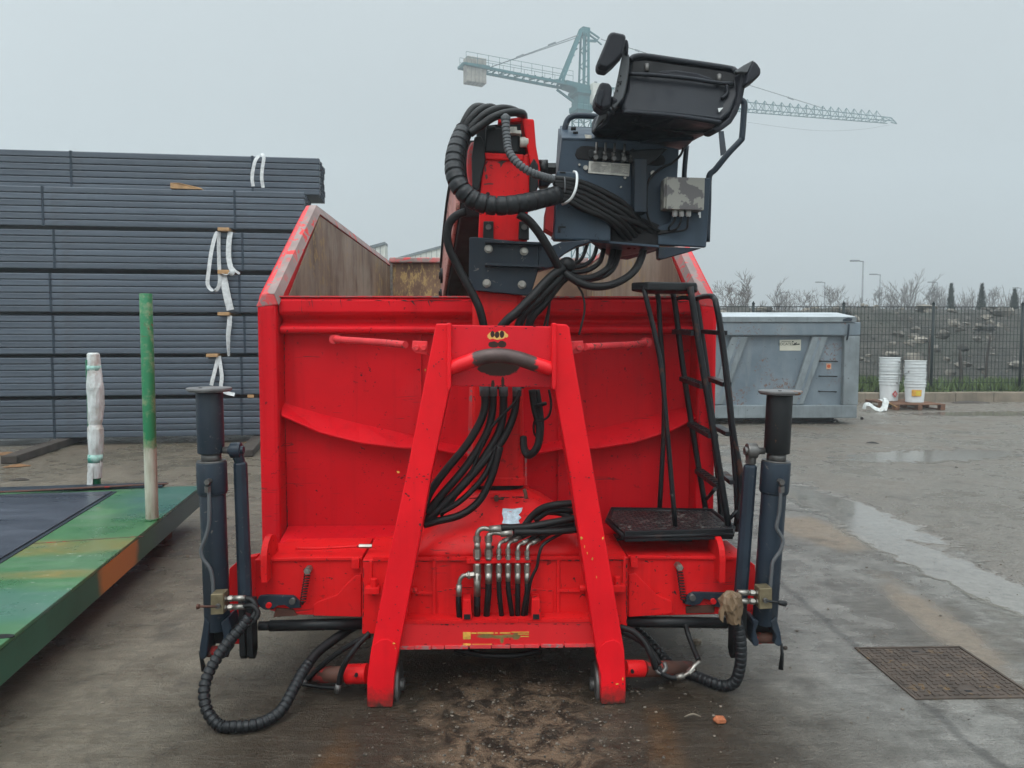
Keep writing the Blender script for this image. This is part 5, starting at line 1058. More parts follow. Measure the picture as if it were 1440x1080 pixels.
    for dy in (-8, 4):
        mb = MB(); a = P(bx - sgn * 9, by + dy, Y - .11); b = P(bx - sgn * 40, by + dy - 1, Y - .11); mb.cyl(a, a.lerp(b, .15), W(4.2, Y), n=6, sm=False); mb.cyl(a.lerp(b, .15), a.lerp(b, .24), W(2.8, Y), n=8); mb.cyl(a.lerp(b, .24), a.lerp(b, .42), W(4.4, Y), n=6, sm=False); mb.cyl(a.lerp(b, .42), a.lerp(b, .48), W(3, Y), n=8); mb.cyl(a.lerp(b, .48), b, W(3.9, Y), n=12); mb.build('hydraulic_fitting', M['zinc'], V)
    return S
S1 = stab((294, 545), (297, 640), (306, 884), 3.50, -1, ([(287, 868), (295, 876), (293, 898), (291, 920), (287, 928), (281, 926), (280, 912), (284, 888)], [(310, 876), (321, 868), (325, 884), (318, 908), (318, 924), (312, 928), (309, 918), (314, 896)]), ((338, 652), (345, 846)), (332, 633), (305, 850), 'left stabiliser leg swung upright beside the green deck')
S2 = stab((1097, 549), (1092, 640), (1075, 876), 3.50, 1, ([(1056, 868), (1068, 874), (1063, 888), (1068, 905), (1066, 909), (1060, 909), (1057, 900), (1060, 880)], [(1083, 874), (1092, 868), (1098, 890), (1100, 906), (1096, 910), (1089, 906), (1092, 896), (1086, 884)]), ((1055, 656), (1041, 846)), (1057, 634), (1077, 842), 'right stabiliser leg swung upright beside the black ladder')
def pipe(S, q, nut, Y):
    mb = MB(); mb.tube(pc([(a, b, Y) for a, b in q], 6), W(2.6, Y), 8); mb.build('hydraulic_pipe', M['greywrap'], S)
    mb = MB(); a, b = P(nut[0], nut[1] - 8, Y), P(nut[0], nut[1] + 8, Y); mb.cyl(a, a.lerp(b, .4), W(3.6, Y), n=10); mb.cyl(a.lerp(b, .5), b, W(4.3, Y), n=6, sm=False); c_ = a.lerp(b, .1); mb.cyl(c_ + Vector((0, -.012, 0)), c_ + Vector((0, .06, 0)), W(4, Y), n=6, sm=False); mb.build('pipe_union', M['pin'], S)
pipe(S1, [(293, 685), (294, 700), (294, 735), (289, 756), (283, 772), (285, 785), (295, 799), (299, 815), (300, 836)], (292, 684), 3.41)
pipe(S2, [(1098, 690), (1096, 720), (1092, 740), (1095, 748), (1101, 760), (1097, 775), (1087, 790), (1085, 805), (1083, 828)], (1099, 684), 3.41)
for q in ([(281, 915), (283, 925), (287, 943)], [(1099, 905), (1100, 920), (1098, 941)]):
    mb = MB(); pts = [P(a, b, 3.48) for a, b in q]; mb.tube(pts, [.006, .008, .012], 7); mb.build('hanging_strap', M['black'], S1 if q[0][0] < 500 else S2)
# ------------------------------------------------------------------ hoses on the crane
def hs_(q, rpx, mat='rubber', name='hydraulic_hose', n=8, par=None):
    Y = q[0][2]; mb = MB(); mb.tube(pc(q, 7), W(rpx, Y), n); return mb.build(name, M[mat], par or CRN)
def wrap(q, rpx, step, dip, mat='wrap', name='wrapped_hose', gap=.28, k=12, taper=None):
    Y = q[0][2]; pts = pc(q, k); o, r = hose_r(pts, W(rpx, Y), W(step, Y), W(dip, Y), gap=gap)
    if taper: r = [x * (taper[0] + (taper[1] - taper[0]) * i / len(r)) for i, x in enumerate(r)]
    mb = MB(); mb.tube(o, r, 14); return mb.build(name, M[mat], CRN)
# great wrapped bundle round the head
big = [(653, 183, 3.66), (646, 198, 3.62), (640.5, 215, 3.58), (638.5, 231, 3.55), (640, 247, 3.52), (648, 265, 3.50), (664, 280, 3.50), (686, 288, 3.50), (712, 289, 3.50), (742, 284.5, 3.54), (764, 279, 3.60), (783, 274.5, 3.66)]
wrap(big, 13.2, 12.5, 2.4, gap=.17, taper=(.98, .98))
for q in ([(648, 184, 3.68), (655, 168, 3.68), (664, 154, 3.70), (674, 150, 3.74), (686, 154, 3.80), (700, 162, 3.88)],
          [(652, 184, 3.66), (662, 168, 3.66), (674, 156, 3.67), (687, 151, 3.70), (698, 154, 3.76), (712, 162, 3.84)],
          [(657, 186, 3.64), (670, 172, 3.64), (684, 160, 3.64), (700, 153.5, 3.66), (714, 153, 3.70), (726, 157, 3.78), (734, 164, 3.86)],
          [(661, 188, 3.62), (676, 177, 3.62), (692, 166, 3.62), (708, 160, 3.63), (724, 158, 3.66), (735, 160, 3.72), (737, 167, 3.80)],
          [(656, 184, 3.70), (665, 166, 3.71), (680, 153, 3.73), (694, 155, 3.80), (706, 164, 3.88)]): hs_(q, 5.6, n=10)
wrap([(711, 164, 3.60), (711.5, 178, 3.59), (713, 196, 3.58), (715, 211, 3.56), (722, 223, 3.54), (733, 234, 3.53), (748, 243, 3.54), (762, 248, 3.57), (777, 252, 3.62)], 5.8, 5.2, 1.3, 'greywrap', 'corrugated_conduit', .35)
mb = MB(); a = P(711, 164, 3.60); mb.tube([a + Vector((0, 0, .012)), a, a - Vector((0, 0, .03))], [.008, W(7, 3.6), W(6, 3.6)], 10); mb.build('conduit_end', M['greywrap'], CRN)
# fan of hoses across the control stand
for i, (sx_, sy_, ex, ey) in enumerate(((776, 251, 900, 312), (778, 256, 905, 318), (782, 263, 897, 322), (783, 269, 890, 328), (784, 275, 884, 332), (785, 280, 876, 332), (779, 260, 912, 322))):
    m1 = (826 + i * -1.5, sy_ + 9 + i * .8); m2 = (864 - i * 3.0, ey - 34 + i * 1.5)
    hs_([(sx_, sy_, 3.66), (800, sy_ + 2.5, 3.67), (m1[0], m1[1], 3.68), (m2[0], m2[1], 3.70), ((m2[0] + ex) / 2 + 3, (m2[1] + ey) / 2 - 1, 3.74), (ex, ey, 3.80), (ex + 10, ey + 16, 3.83)], 4.6, n=8)
mb = MB(); mb.tube(pc([(807, 241.5, 3.71), (810.5, 243, 3.67), (811.5, 252, 3.62), (809.5, 266, 3.60), (804, 278, 3.61), (797, 284.5, 3.64), (791, 287, 3.70)], 6), W(1.9, 3.63), 8); mb.build('cable_tie', M['white'], CRN)
mb = MB(); mb.tube(pc([(793, 252, 3.70), (794, 250, 3.64), (794.5, 262, 3.61), (794, 271, 3.62)], 4), W(1, 3.6), 6); mb.build('cable_tie', M['greywrap'], CRN)
# loops under the stand, meeting at the bracket
for q, r in (([(907, 330, 3.93), (905, 350, 3.86), (902, 362, 3.78), (894, 378, 3.72), (880, 391, 3.68), (858, 401, 3.64), (835, 403, 3.62), (816, 398, 3.62), (800, 388, 3.63), (788, 379, 3.65)], 5.2), ([(866, 335, 3.93), (860, 362, 3.86), (855, 376, 3.76), (842, 386, 3.72), (826, 391, 3.69), (808, 390, 3.67), (794, 383, 3.66)], 4.4), ([(852, 335, 3.93), (846, 362, 3.86), (840, 372, 3.79), (826, 380, 3.75), (808, 383, 3.71), (796, 380, 3.69)], 3.4),
             ([(842, 335, 3.93), (836, 358, 3.88), (828, 369, 3.8), (815, 375, 3.76), (800, 376, 3.72)], 3.0), ([(828, 335, 3.93), (822, 355, 3.88), (816, 366, 3.83), (806, 372, 3.79), (795, 374, 3.74)], 2.6), ([(813, 330, 3.93), (812, 352, 3.88), (811, 364, 3.84), (806, 380, 3.78), (800, 388, 3.70)], 2.2), ([(874, 335, 3.93), (868, 364, 3.86), (860, 380, 3.79), (846, 389, 3.76), (825, 393, 3.73), (803, 392, 3.69)], 4.0)): hs_(q, r)
mb = MB(); mb.ball(P(797, 373, 3.70), (.042, .05, .04), 14, 10); mb.build('hose_clamp', M['rubber'], CRN)
hs_([(729, 301, 3.52), (742, 309, 3.53), (756, 325, 3.55), (770, 347, 3.57), (781, 367, 3.60), (790, 385, 3.64)], 6.2, n=10)
hs_([(655, 298, 3.54), (642, 303, 3.54), (632, 314, 3.55), (629, 332, 3.56), (633, 352, 3.57), (644, 375, 3.58), (656, 398, 3.58), (668, 420, 3.58), (676, 440, 3.58), (682, 470, 3.60), (684, 500, 3.62)], 5.8, n=10)
for i, (q, r) in enumerate((([(792, 376, 3.63), (772, 392, 3.60), (748, 418, 3.57), (728, 438, 3.56), (712, 452, 3.56), (700, 470, 3.58), (690, 510, 3.62), (684, 545, 3.66)], 6.4), ([(794, 384, 3.65), (778, 400, 3.62), (756, 422, 3.60), (738, 440, 3.59), (728, 462, 3.60), (716, 510, 3.62), (700, 545, 3.66)], 6.0), ([(796, 388, 3.68), (782, 404, 3.66), (764, 428, 3.64), (748, 446, 3.63), (742, 470, 3.64), (732, 545, 3.68)], 6.0))): hs_(q, r, n=10)
for q in ([(800, 392, 3.66), (777, 410, 3.66), (772, 440, 3.66), (768, 470, 3.66)], [(798, 394, 3.68), (776, 414, 3.68), (770, 440, 3.68), (764, 462, 3.68)], [(812, 401, 3.64), (820, 416, 3.64), (822, 436, 3.64), (818, 456, 3.64), (814, 471, 3.64)]): hs_(q, 1.6, n=6)
# hoses dropping behind the hook plate
for x0, q, r in ((681, [(681, 552, 3.60), (682, 570, 3.60), (676, 592, 3.59), (656, 626, 3.57), (628, 660, 3.55), (605, 692, 3.54), (594, 720, 3.53)], 5.6), (693, [(693, 552, 3.62), (692, 580, 3.62), (683, 612, 3.60), (656, 655, 3.57), (622, 695, 3.54), (600, 722, 3.53)], 5.6), (708, [(708, 552, 3.64), (707, 585, 3.63), (698, 615, 3.61), (670, 658, 3.58), (635, 698, 3.55), (598, 732, 3.53)], 5.6),
             (727, [(727, 552, 3.66), (722, 585, 3.64), (706, 620, 3.61), (684, 645, 3.585), (650, 684, 3.56), (612, 722, 3.54), (596, 738, 3.53)], 5.4)):
    hs_(q, r, n=10); a, b = P(x0 - .3, 540, q[0][2]), P(x0, 557, q[0][2]); mb = MB(); mb.cyl(a, b, W(6.6, 3.6), n=14); mb.build('hose_ferrule', M['greywrap'], CRN)
hs_([(697, 634, 3.575), (690, 652, 3.57), (676, 676, 3.56), (648, 704, 3.55), (618, 722, 3.54)], 4.4); hs_([(703, 628, 3.56), (698, 648, 3.555), (690, 674, 3.55), (674, 704, 3.545), (648, 724, 3.54), (614, 733, 3.53), (596, 738, 3.53)], 5.4, n=10)
hs_([(731, 550, 3.63), (724, 566, 3.60), (706, 584, 3.585), (692, 600, 3.575), (682, 618, 3.57), (660, 668, 3.56), (640, 700, 3.55), (620, 726, 3.54)], 2.2, n=6)
for q, r in (([(748, 548, 3.66), (752, 575, 3.66), (758, 600, 3.66), (757, 622, 3.65), (750, 636, 3.65), (742, 640, 3.67), (737, 630, 3.7), (736, 615, 3.74)], 5.4), ([(755, 548, 3.68), (760, 580, 3.68), (761, 606, 3.67), (757, 628, 3.66), (748, 639, 3.66), (740, 634, 3.7)], 4.4), ([(772, 548, 3.60), (775, 568, 3.60), (772, 584, 3.60), (763, 591, 3.62), (752, 592, 3.64), (751, 608, 3.66), (757, 618, 3.66)], 1.7)): hs_(q, r, n=8 if r > 2 else 6)
mb = MB(); a, b = P(760, 567, 3.645), P(761, 571, 3.645); mb.cyl(a, b, W(9, 3.6), n=12); mb.build('hose_band', M['rubber'], CRN)
# ------------------------------------------------------------------ hydraulic ports on the base beam
mb = MB(); mb.pp([(656, 786.5), (747, 785), (747, 791.5), (656, 793)], 3.435, .05); PB = mb.build('port_bracket', M['red'], CRN, bevel=.002)
Yp = 3.44
def nut(mb, x, y0, y1, r, n=6): mb.cyl(P(x, y0, Yp), P(x, y1, Yp), W(r, Yp), n=n, sm=n > 6)
for i, (x, r) in enumerate(((671, 5.0), (687, 5.0), (701.5, 3.9), (714.5, 3.9), (728, 4.1), (741.5, 4.1))):
    big_ = i < 2; mb = MB(); dy = 0 if i < 4 else 3
    if big_:
        nut(mb, x, 754, 762, r + .6); nut(mb, x, 762, 772, r - .4, 12); nut(mb, x, 772, 783, r + .8); nut(mb, x, 783, 787, r - .3, 12)
        ex = (x + 19, 744.5 + i * 6) ; mb.tube(pc([(x, 755, Yp), (x + .4, 750 + i * 2, Yp), (x + 3, 745.5 + i * 5.5, Yp), (x + 9, 743 + i * 6, Yp), ex + (Yp,)], 5), W(3.5, Yp), 10)
        a, b = P(ex[0] - 2, ex[1], Yp), P(ex[0] + 15, ex[1] - 1.5, Yp); mb.cyl(a, b, W(5.2, Yp), n=16)
    else:
        nut(mb, x, 772 + dy, 779 + dy, r); nut(mb, x, 779 + dy, 783 + dy, r - 1, 10); nut(mb, x, 781 + dy, 786.5, r + .4)
        mb.tube(pc([(x, 774 + dy, Yp), (x + .3, 768 + dy, Yp), (x + 2.2, 763.5 + dy, Yp + .01), (x + 6, 761 + dy, Yp + .02), (x + 11, 758 + dy, Yp + .03)], 5), W(2.5, Yp), 9)
        a, b = P(x + 6.5, 761 + dy, Yp + .02), P(x + 17, 756 + dy, Yp + .05); mb.cyl(a, b, W(3.6, Yp), n=12)
    yb = {0: 838, 1: 820}.get(i, 817 + dy * 1.0)
    nut(mb, x, 792, 797, r - .6, 12); nut(mb, x, 794, 805, r + .6); nut(mb, x, 805, yb, r, 14); mb.build('hydraulic_fitting', M['zinc'], PB)
    dx = (0, -3, 4, 6, 0, -6)[i]; hs_([(x, yb - 1, Yp), (x + dx * .1, yb + 14, Yp), (x + dx * .5, 848, Yp + .005), (x + dx, 868, Yp + .03)], r - .3, n=10, par=PB)
mb = MB(); nut(mb, 671, 808, 816, 5.6); a, b = P(667, 808, Yp), P(656, 809, Yp); mb.cyl(a, b, W(4.6, Yp), n=6, sm=False); mb.cyl(P(661, 808.5, Yp), P(658, 809, Yp), W(5.8, Yp), n=12); mb.tube(pc([(657, 808.5, Yp), (651, 810, Yp), (647, 815, Yp), (645.5, 824, Yp)], 5), W(3.2, Yp), 10); mb.cyl(P(645.5, 822, Yp), P(645, 838, Yp), W(4.4, Yp), n=14); mb.build('tee_fitting', M['zinc'], PB)
hs_([(645, 837, Yp), (645, 850, Yp), (646, 868, Yp + .02)], 4.2, n=10, par=PB)
hs_([(704, 742.5, 3.44), (740, 741, 3.46), (775, 735, 3.47), (812, 728, 3.49), (830, 724, 3.52)], 5.2, n=10); hs_([(722, 748.5, 3.44), (755, 748, 3.45), (780, 747, 3.46), (812, 744, 3.48), (830, 738, 3.52)], 5.2, n=10)
for x, e in ((718, 739), (731, 737), (745, 740), (758, 742)): hs_([(x, 756 if x < 733 else 759, 3.49), (x + 14, 750, 3.50), (x + 30, 745, 3.51), (800, e, 3.52), (828, e - 8, 3.54)], 3.6)
hs_([(738, 739, 3.58), (748, 726, 3.58), (762, 715, 3.56), (780, 710, 3.54), (806, 708, 3.54), (826, 710, 3.56)], 5.0, n=10); hs_([(752, 732, 3.58), (770, 720, 3.57), (790, 717, 3.56), (815, 720, 3.56)], 4.4); hs_([(770, 720, 3.6), (790, 722, 3.57), (815, 733, 3.55)], 4.4)
hs_([(790, 750, 3.50), (775, 758, 3.46), (763, 767, 3.43), (758, 780, 3.42), (755, 797, 3.42), (748, 812, 3.42), (744, 830, 3.43), (740, 866, 3.47)], 2.2, n=6)
# ------------------------------------------------------------------ leg supply hoses near the ground
def Gd(px, py, Y, lift=.0):                # keep loops above the ground
    p = P(px, py, Y); return p
def wrapw(q, rpx, step, dip, name='wrapped_hose', mat='wrap', gap=.28):
    pts = cr([Vector((p.x, p.y, max(p.z, W(rpx, q[0][2]) + .003))) for p in [P(*a) for a in q]], 12)
    o, r = hose_r(pts, W(rpx, q[0][2]), W(step, q[0][2]), W(dip, q[0][2]), gap=gap); mb = MB(); mb.tube(o, r, 14); return mb.build(name, M[mat], CRN)
wrapw([(352, 866, 3.36), (340, 882, 3.35), (322, 902, 3.33), (306, 924, 3.30), (292, 950, 3.26), (287, 975, 3.22), (292, 1001, 3.19), (309, 1022, 3.16), (332, 1034, 3.15), (355, 1033, 3.16), (376, 1020, 3.20), (396, 998, 3.26), (412, 970, 3.34), (425, 946, 3.42), (434, 933, 3.48)], 8.2, 8.2, 1.5)
hs_([(434, 933, 3.48), (447, 917, 3.54), (466, 902, 3.60), (486, 888, 3.66), (500, 880, 3.72)], 7.0, n=12)
hs_([(341, 842, 3.40), (352, 843, 3.40), (359, 851, 3.39), (359, 862, 3.38), (352, 872, 3.36)], 4.2); hs_([(341, 853, 3.39), (355, 852, 3.38), (363, 862, 3.37), (358, 872, 3.36), (348, 880, 3.35)], 3.6)
wrapw([(1034, 868, 3.40), (1039, 886, 3.40), (1042, 908, 3.40), (1041, 935, 3.41), (1034, 958, 3.43), (1020, 974, 3.46), (1000, 979, 3.50), (980, 972, 3.56), (960, 960, 3.62), (940, 940, 3.72), (915, 905, 3.8), (893, 885, 3.86)], 8.6, 8.0, 1.5)
bag = MB(); rnd = random.Random(6); rings = []
for (cx_, cy_, rx) in ((1027, 833, 6), (1028, 837, 14), (1028, 845, 17), (1028, 854, 16), (1030, 862, 13), (1031, 870, 10.5), (1033, 877, 9.5)):
    c_ = P(cx_, cy_, 3.36); r_ = W(rx, 3.36); rings.append([c_ + Vector((math.cos(a) * r_ * (1 + rnd.uniform(-.16, .16)), math.sin(a) * r_ * (1 + rnd.uniform(-.16, .16)) * .8, rnd.uniform(-.008, .008))) for a in [i * 6.2832 / 22 for i in range(22)]])
bag.loft(rings, True, False); bag.pp([(1016, 850), (1019, 858), (1017, 876), (1013, 872), (1012, 862)], 3.33, .02)
bag.build('taped_wrap', paint('brown_packing_film', (.15, .10, .060), .38, var=.4, vs=14, bs=40, bst=.4), CRN, bevel=.002)
# ------------------------------------------------------------------ foot cylinders beside the hook frame
for side in (0, 1):
    if side == 0: a, b, c_ = P(517, 947, 3.46), P(488, 948, 3.48), P(428, 950, 3.62)
    else: a, b, c_ = P(879, 940, 3.46), P(905, 940, 3.48), P(972, 941, 3.62)
    mb = MB(); mb.cyl(a, b, W(14 if side == 0 else 12, 3.46), n=24); FS = mb.build('lock_sleeve', M['red'], CRN, bevel=.003)
    mb = MB(); mb.cyl(b, c_, W(11.5, 3.5), n=20); mb.build('lock_cylinder', M['rust'], FS)
    mb = MB(); p = P(503 if side == 0 else 887, 944 if side == 0 else 939, 3.46); mb.cyl(p + Vector((0, -W(14.5, 3.46), 0)), p, .008, n=8); mb.build('set_screw', M['hole'], FS)
hs_([(520, 890, 3.46), (505, 905, 3.44), (490, 925, 3.42), (480, 945, 3.42), (476, 966, 3.42)], 4.0); hs_([(520, 893, 3.50), (500, 903, 3.50), (475, 918, 3.52), (450, 938, 3.54), (430, 957, 3.54)], 4.0); hs_([(425, 962, 3.52), (450, 966, 3.5), (475, 968, 3.46)], 2.6)
for q in ([(476, 962, 3.42), (474, 974, 3.42)], [(431, 956, 3.54), (424, 963, 3.53)]): mb = MB(); mb.cyl(P(*q[0]), P(*q[1]), W(4.6, 3.45), n=12); mb.build('hose_ferrule', M['pin'], CRN)
hs_([(872, 882, 3.46), (890, 888, 3.44), (905, 902, 3.42), (915, 920, 3.40), (922, 940, 3.40)], 4.6); hs_([(874, 888, 3.5), (898, 900, 3.5), (915, 915, 3.48), (928, 934, 3.46)], 4.0); hs_([(925, 938, 3.40), (932, 948, 3.39), (944, 953, 3.39), (956, 952, 3.39)], 4.0); hs_([(964, 878, 3.58), (968, 893, 3.56), (975, 912, 3.50), (982, 928, 3.44)], 3.6)
mb = MB(); mb.tube(pc([(952, 952, 3.39), (962, 950, 3.39), (971, 944, 3.39), (976, 937, 3.40), (984, 930, 3.42)], 5), W(3.0, 3.4), 9); mb.cyl(P(951, 953, 3.39), P(962, 950, 3.39), W(4.4, 3.4), n=14); mb.cyl(P(968, 946, 3.39), P(975, 940, 3.40), W(4.4, 3.4), n=6, sm=False); mb.build('elbow_fitting', M['zinc'], CRN)
mb = MB(); mb.tube(pc([(921, 936, 3.40), (924, 944, 3.395), (930, 946, 3.39), (936, 940, 3.40), (934, 932, 3.42)], 4), W(3.2, 3.4), 8); mb.build('elbow_fitting', M['pin'], CRN)
hs_([(640, 914, 3.55), (680, 921, 3.5), (720, 922, 3.5), (760, 916, 3.55)], 4.0)
# ------------------------------------------------------------------ stacked bundles of steel tube
t = NT('blue_grey_steel'); sv = t.mapv(scale=(.5, 9, 22)); n1 = t.noise(1.0, 5, .6, sv)
oi = t.n('ShaderNodeObjectInfo'); rv = t.mr(oi.outputs['Random'], 0, 1, .78, 1.2)
c = t.mix(t.mr(n1, .3, .7), (.034, .046, .064), (.088, .108, .134)); c = t.mix(t.math('MULTIPLY', t.mr(t.noise(2.6, 4, .65), .58, .7), .35), c, (.045, .045, .05))
vm = t.n('ShaderNodeVectorMath', operation='SCALE'); t.l(c, vm.inputs[0]); t.l(rv, vm.inputs['Scale'])
t.col(vm.outputs[0]).set('Roughness', .45).set('Metallic', .25); M['tubes'] = t.m
ang = R(5.5); UX, UY = Vector((math.cos(ang), math.sin(ang), 0)), Vector((-math.sin(ang), math.cos(ang), 0))
def stack_pt(px, py, setback=0):           # on the front face of the stack
    d = CM @ Vector(((px - 720) / FPX, -(py - 540) / FPX, -1)); o = Vector((-7.9, 11.72, 0)) + UY * setback
    n_ = UY; tt = (o - CAMLOC).dot(n_) / d.dot(n_); return CAMLOC + d * tt
ROT = Euler((0, 0, ang))
TW, TD, TL = .098, .10, 8.0
def bundle_proto():
    r = thing('tube_bundle', 'x', 'steel bundle', (0, 0, 0), 'strapped bundles of steel tube in the stack')
    m = MB(); m.bx(-TL, 0, .001, TD, .0, TW - .005)
    mt = None
    for k in range(6):
        if mt is None: o = m.build('steel_tube', M['tubes'], r, bevel=.016, seg=3); mt = o
        else: o = mt.copy(); COL.objects.link(o); o.parent = r
        o.location = (0, 0, k * TW)
    m = MB()
    for j in range(1, 8):
        for k in range(6):
            z = k * TW; y = j * TD
            for q in ((y, y + TD - .003, z, z + .004), (y, y + TD - .003, z + TW - .007, z + TW - .003), (y, y + .004, z + .004, z + TW - .007), (y + TD - .007, y + TD - .003, z + .004, z + TW - .007)): m.bx(-TL, -.002 - .01 * ((j * 7 + k * 3) % 4), *q)
    m.build('inner_tubes', M['tubes'], r)
    return r
BUND = [(449, 209.0, 224.5, .30, (100, 355), 'topmost steel tube bundle of the stack, overhanging the ones below'), (428, 260, 269, 0, (60, 330), 'second steel tube bundle from the top of the stack'), (441, 321, 329, .02, (76, 341), 'third steel tube bundle from the top, behind the pair of hanging sling loops'),
        (441, 383, 389, 0, (71, 337), 'fourth steel tube bundle from the top, behind the wide twisted sling'), (441, 443, 446, .03, (75, 344), 'fifth steel tube bundle from the top, behind the green post top'), (441, 503, 503.5, .01, (74, 340), 'sixth steel tube bundle, second from the ground'), (441, 563, 561, .02, (76, 340), 'lowest steel tube bundle of the stack, on timbers')]
ZB = []
BP = bundle_proto(); RT = [BP] + [copy_tree(BP) for i in range(10)]
for i, (xr, yl, yr, sb, bands, lab) in enumerate(BUND):
    e = stack_pt(xr, yr, sb); top = stack_pt(2, yl, sb).z; z0 = top - 6 * TW; ZB.append((z0, e, sb))
    r = RT[i]
    r['label'] = lab; r.rotation_euler = ROT; r.location = (e.x, e.y, z0)
    for b in bands + (-120,):
        q = stack_pt(b, (yl + yr) / 2 + 26, sb); m = MB(); xx = (q - e).dot(UX)
        m.bx(xx - .018, xx + .018, -.004, .0, -.004, 6 * TW - .002); m.bx(xx - .018, xx + .018, -.004, 8 * TD, 6 * TW - .003, 6 * TW + .001)
        o = m.build('strap_band', M['band']); o.location = (0, 0, 0); me = o.data
        cxs = [v.co for v in me.vertices]
        off = Vector((xx, 4 * TD - .002, -.004)); lo = Vector((min(v.x for v in cxs), min(v.y for v in cxs), min(v.z for v in cxs)))
        d_ = Vector((xx - .018, -.004, -.004)) - lo
        for v in me.vertices: v.co += d_
        o.parent = r
for j, k in enumerate((2, 3, 4, 5)):  # added bundles behind the stack, set at gap height to block the sky
    r = RT[7 + j]; r['label'] = ('added tube bundle behind the stack, blocking the sky in the gap under the third bundle', 'added tube bundle behind the stack, blocking the sky in the gap under the fourth bundle', 'added tube bundle behind the stack, blocking the sky in the gap under the fifth bundle', 'added tube bundle behind the stack, blocking the sky in the gap under the sixth bundle')[j]
    e = ZB[2][1] + UY * 1.05; r.rotation_euler = ROT; r.location = (e.x, e.y, ZB[k][0] - .33)
# battens between the bundles
def stack_box(name, mat, xc, w_, y0, y1, z0, z1, bev=.006):
    m = MB(); m.bx(-w_ / 2, w_ / 2, 0, y1 - y0, 0, z1 - z0); o = m.build(name, mat, bevel=bev); q = Vector((-7.9, 11.72, 0)) + UX * xc + UY * (y0 + (y1 - y0) / 2); o.location = (q.x, q.y, z0); o.rotation_euler = ROT; return o
def sx_(px, py): return (stack_pt(px, py) - Vector((-7.9, 11.72, 0))).dot(UX)
# each gap lies under bundle k, on top of bundle k+1
BT = [(0, (262, 262), 'light wooden batten poking out under the topmost tube bundle'), (1, (316, 316), 'wooden batten above the pair of sling loops'), (2, (316, 378), 'wooden batten level with the sling knot, under the third bundle'),
      (3, (316, 440), 'wooden batten where the wide sling ends, under the fourth bundle'), (4, (300, 500), 'wooden batten above the lowest hanging sling, under the fifth bundle'), (5, (352, 558), 'dim batten end under the sixth bundle beside the red container')]
for k, (px, py), lab in BT:
    ztop = ZB[k][0] - .003; zbot = ZB[k + 1][0] + 6 * TW + .002
    if k == 0: zbot, ztop = ZB[1][0] + 6 * TW + .002, ZB[0][0] + .085
    xx = sx_(px, py)
    if k == 0:
        a = stack_pt(240, 257, .0); m = MB(); z_ = ZB[1][0] + 6 * TW + .003; b_ = stack_pt(283, 263, .0); m.ext([Vector((a.x, a.y - .02, z_)), Vector((a.x, a.y - .02, z_ + .085)), Vector((a.x + .14, a.y - .02, z_ + .085)), Vector((b_.x, b_.y, z_ + .02)), Vector((b_.x, b_.y, z_))], UY * .30); o = m.build('batten', M['wood'], bevel=.005)
    else: o = stack_box('batten', M['wood'], xx, .17 if k < 5 else .10, -.10 if k < 5 else .02, .8, zbot, max(ztop, zbot + .05))
    tag(o, lab, 'batten', 'wooden battens between the bundles')
    for q, far in ((-210, 1), ):
        o = stack_box('batten', M['timber'], sx_(px, py) - 5.2, .1, .0, .8, zbot, max(zbot + .05, min(ztop, zbot + .09))); 
        tag(o, 'timber spacer under a tube bundle at the unseen left end of the stack', 'batten', 'far spacers of the stack')
# ground timbers under the stack
for q, lab, y_ in (((12, 641, 88, 617), 'weathered timber baulk sticking out from under the stack on the left', .11), ((345, 633, 372, 605), 'dark timber baulk sticking out from the stack beside the red container', .10)):
    a, b = G(q[0], q[1], y_), G(q[2], q[3], y_); d = (b - a).normalized(); b = a + d * 2.6; sdv = Vector((0, 0, 1)).cross(d) * .10
    m = MB(); m.loft([[v - sdv + Vector((0, 0, -y_ + .002)), v + sdv + Vector((0, 0, -y_ + .002)), v + sdv, v - sdv] for v in (a, a.lerp(b, .5) + Vector((0, 0, .004)), b)]); o = m.build('timber_baulk', M['timber'], bevel=.012); tag(o, lab, 'timber', 'timber baulks under the stack')
# slings
def sling(pts, w_, lab, sb=-.03, tw=None):
    q = []
    for a in pts:
        p = stack_pt(a[0], a[1], sb - (a[2] if len(a) > 2 else 0)); q.append(p)
    c_ = cr(q, 5); m = MB(); n = len(c_); sides = []
    for i in range(n):
        an = (tw or 0) * i / n; sides.append(UX * math.cos(an) + UY * math.sin(an))
    m.flat(c_, w_, .008, sides); o = m.build('lifting_sling', M['sling']); tag(o, lab, 'sling', 'white slings hanging from the battens'); return o
sling([(356, 262), (354.5, 250), (356, 238), (359, 226), (364, 219, -.04)], .05, 'left white sling leg on the topmost bundle'); sling([(370, 264), (368, 250), (369, 236), (371, 222), (368, 216, -.04)], .05, 'right white sling leg on the topmost bundle')
sling([(306, 326), (302, 334, .02), (297, 355, .05), (293, 385, .07), (292, 400, .07), (298, 408, .07), (305, 407, .06), (309, 396, .05), (308, 370, .03), (307.5, 345, .02), (308, 326)], .055, 'long white sling loop hanging beside the second batten', tw=.8)
sling([(324, 326), (322, 340, .02), (321.5, 360, .03), (324, 375, .04), (327, 382, .05), (322, 386, .05), (314, 384, .04)], .075, 'white sling hanging to a knot right of the long loop', tw=.5); sling([(324, 372), (330, 380, .04), (337, 385, .04)], .035, 'loose white sling tail at the knot')
sling([(313, 386), (316, 400, .03), (320, 420, .03), (324, 436, .02)], .11, 'wide flat white sling between the third and fourth battens', tw=.3)
sling([(323, 444), (322.5, 456, .02), (321, 470, .03), (321, 485, .03), (322, 501, .02)], .07, 'narrow twisted white sling below the fourth batten', tw=1.5)
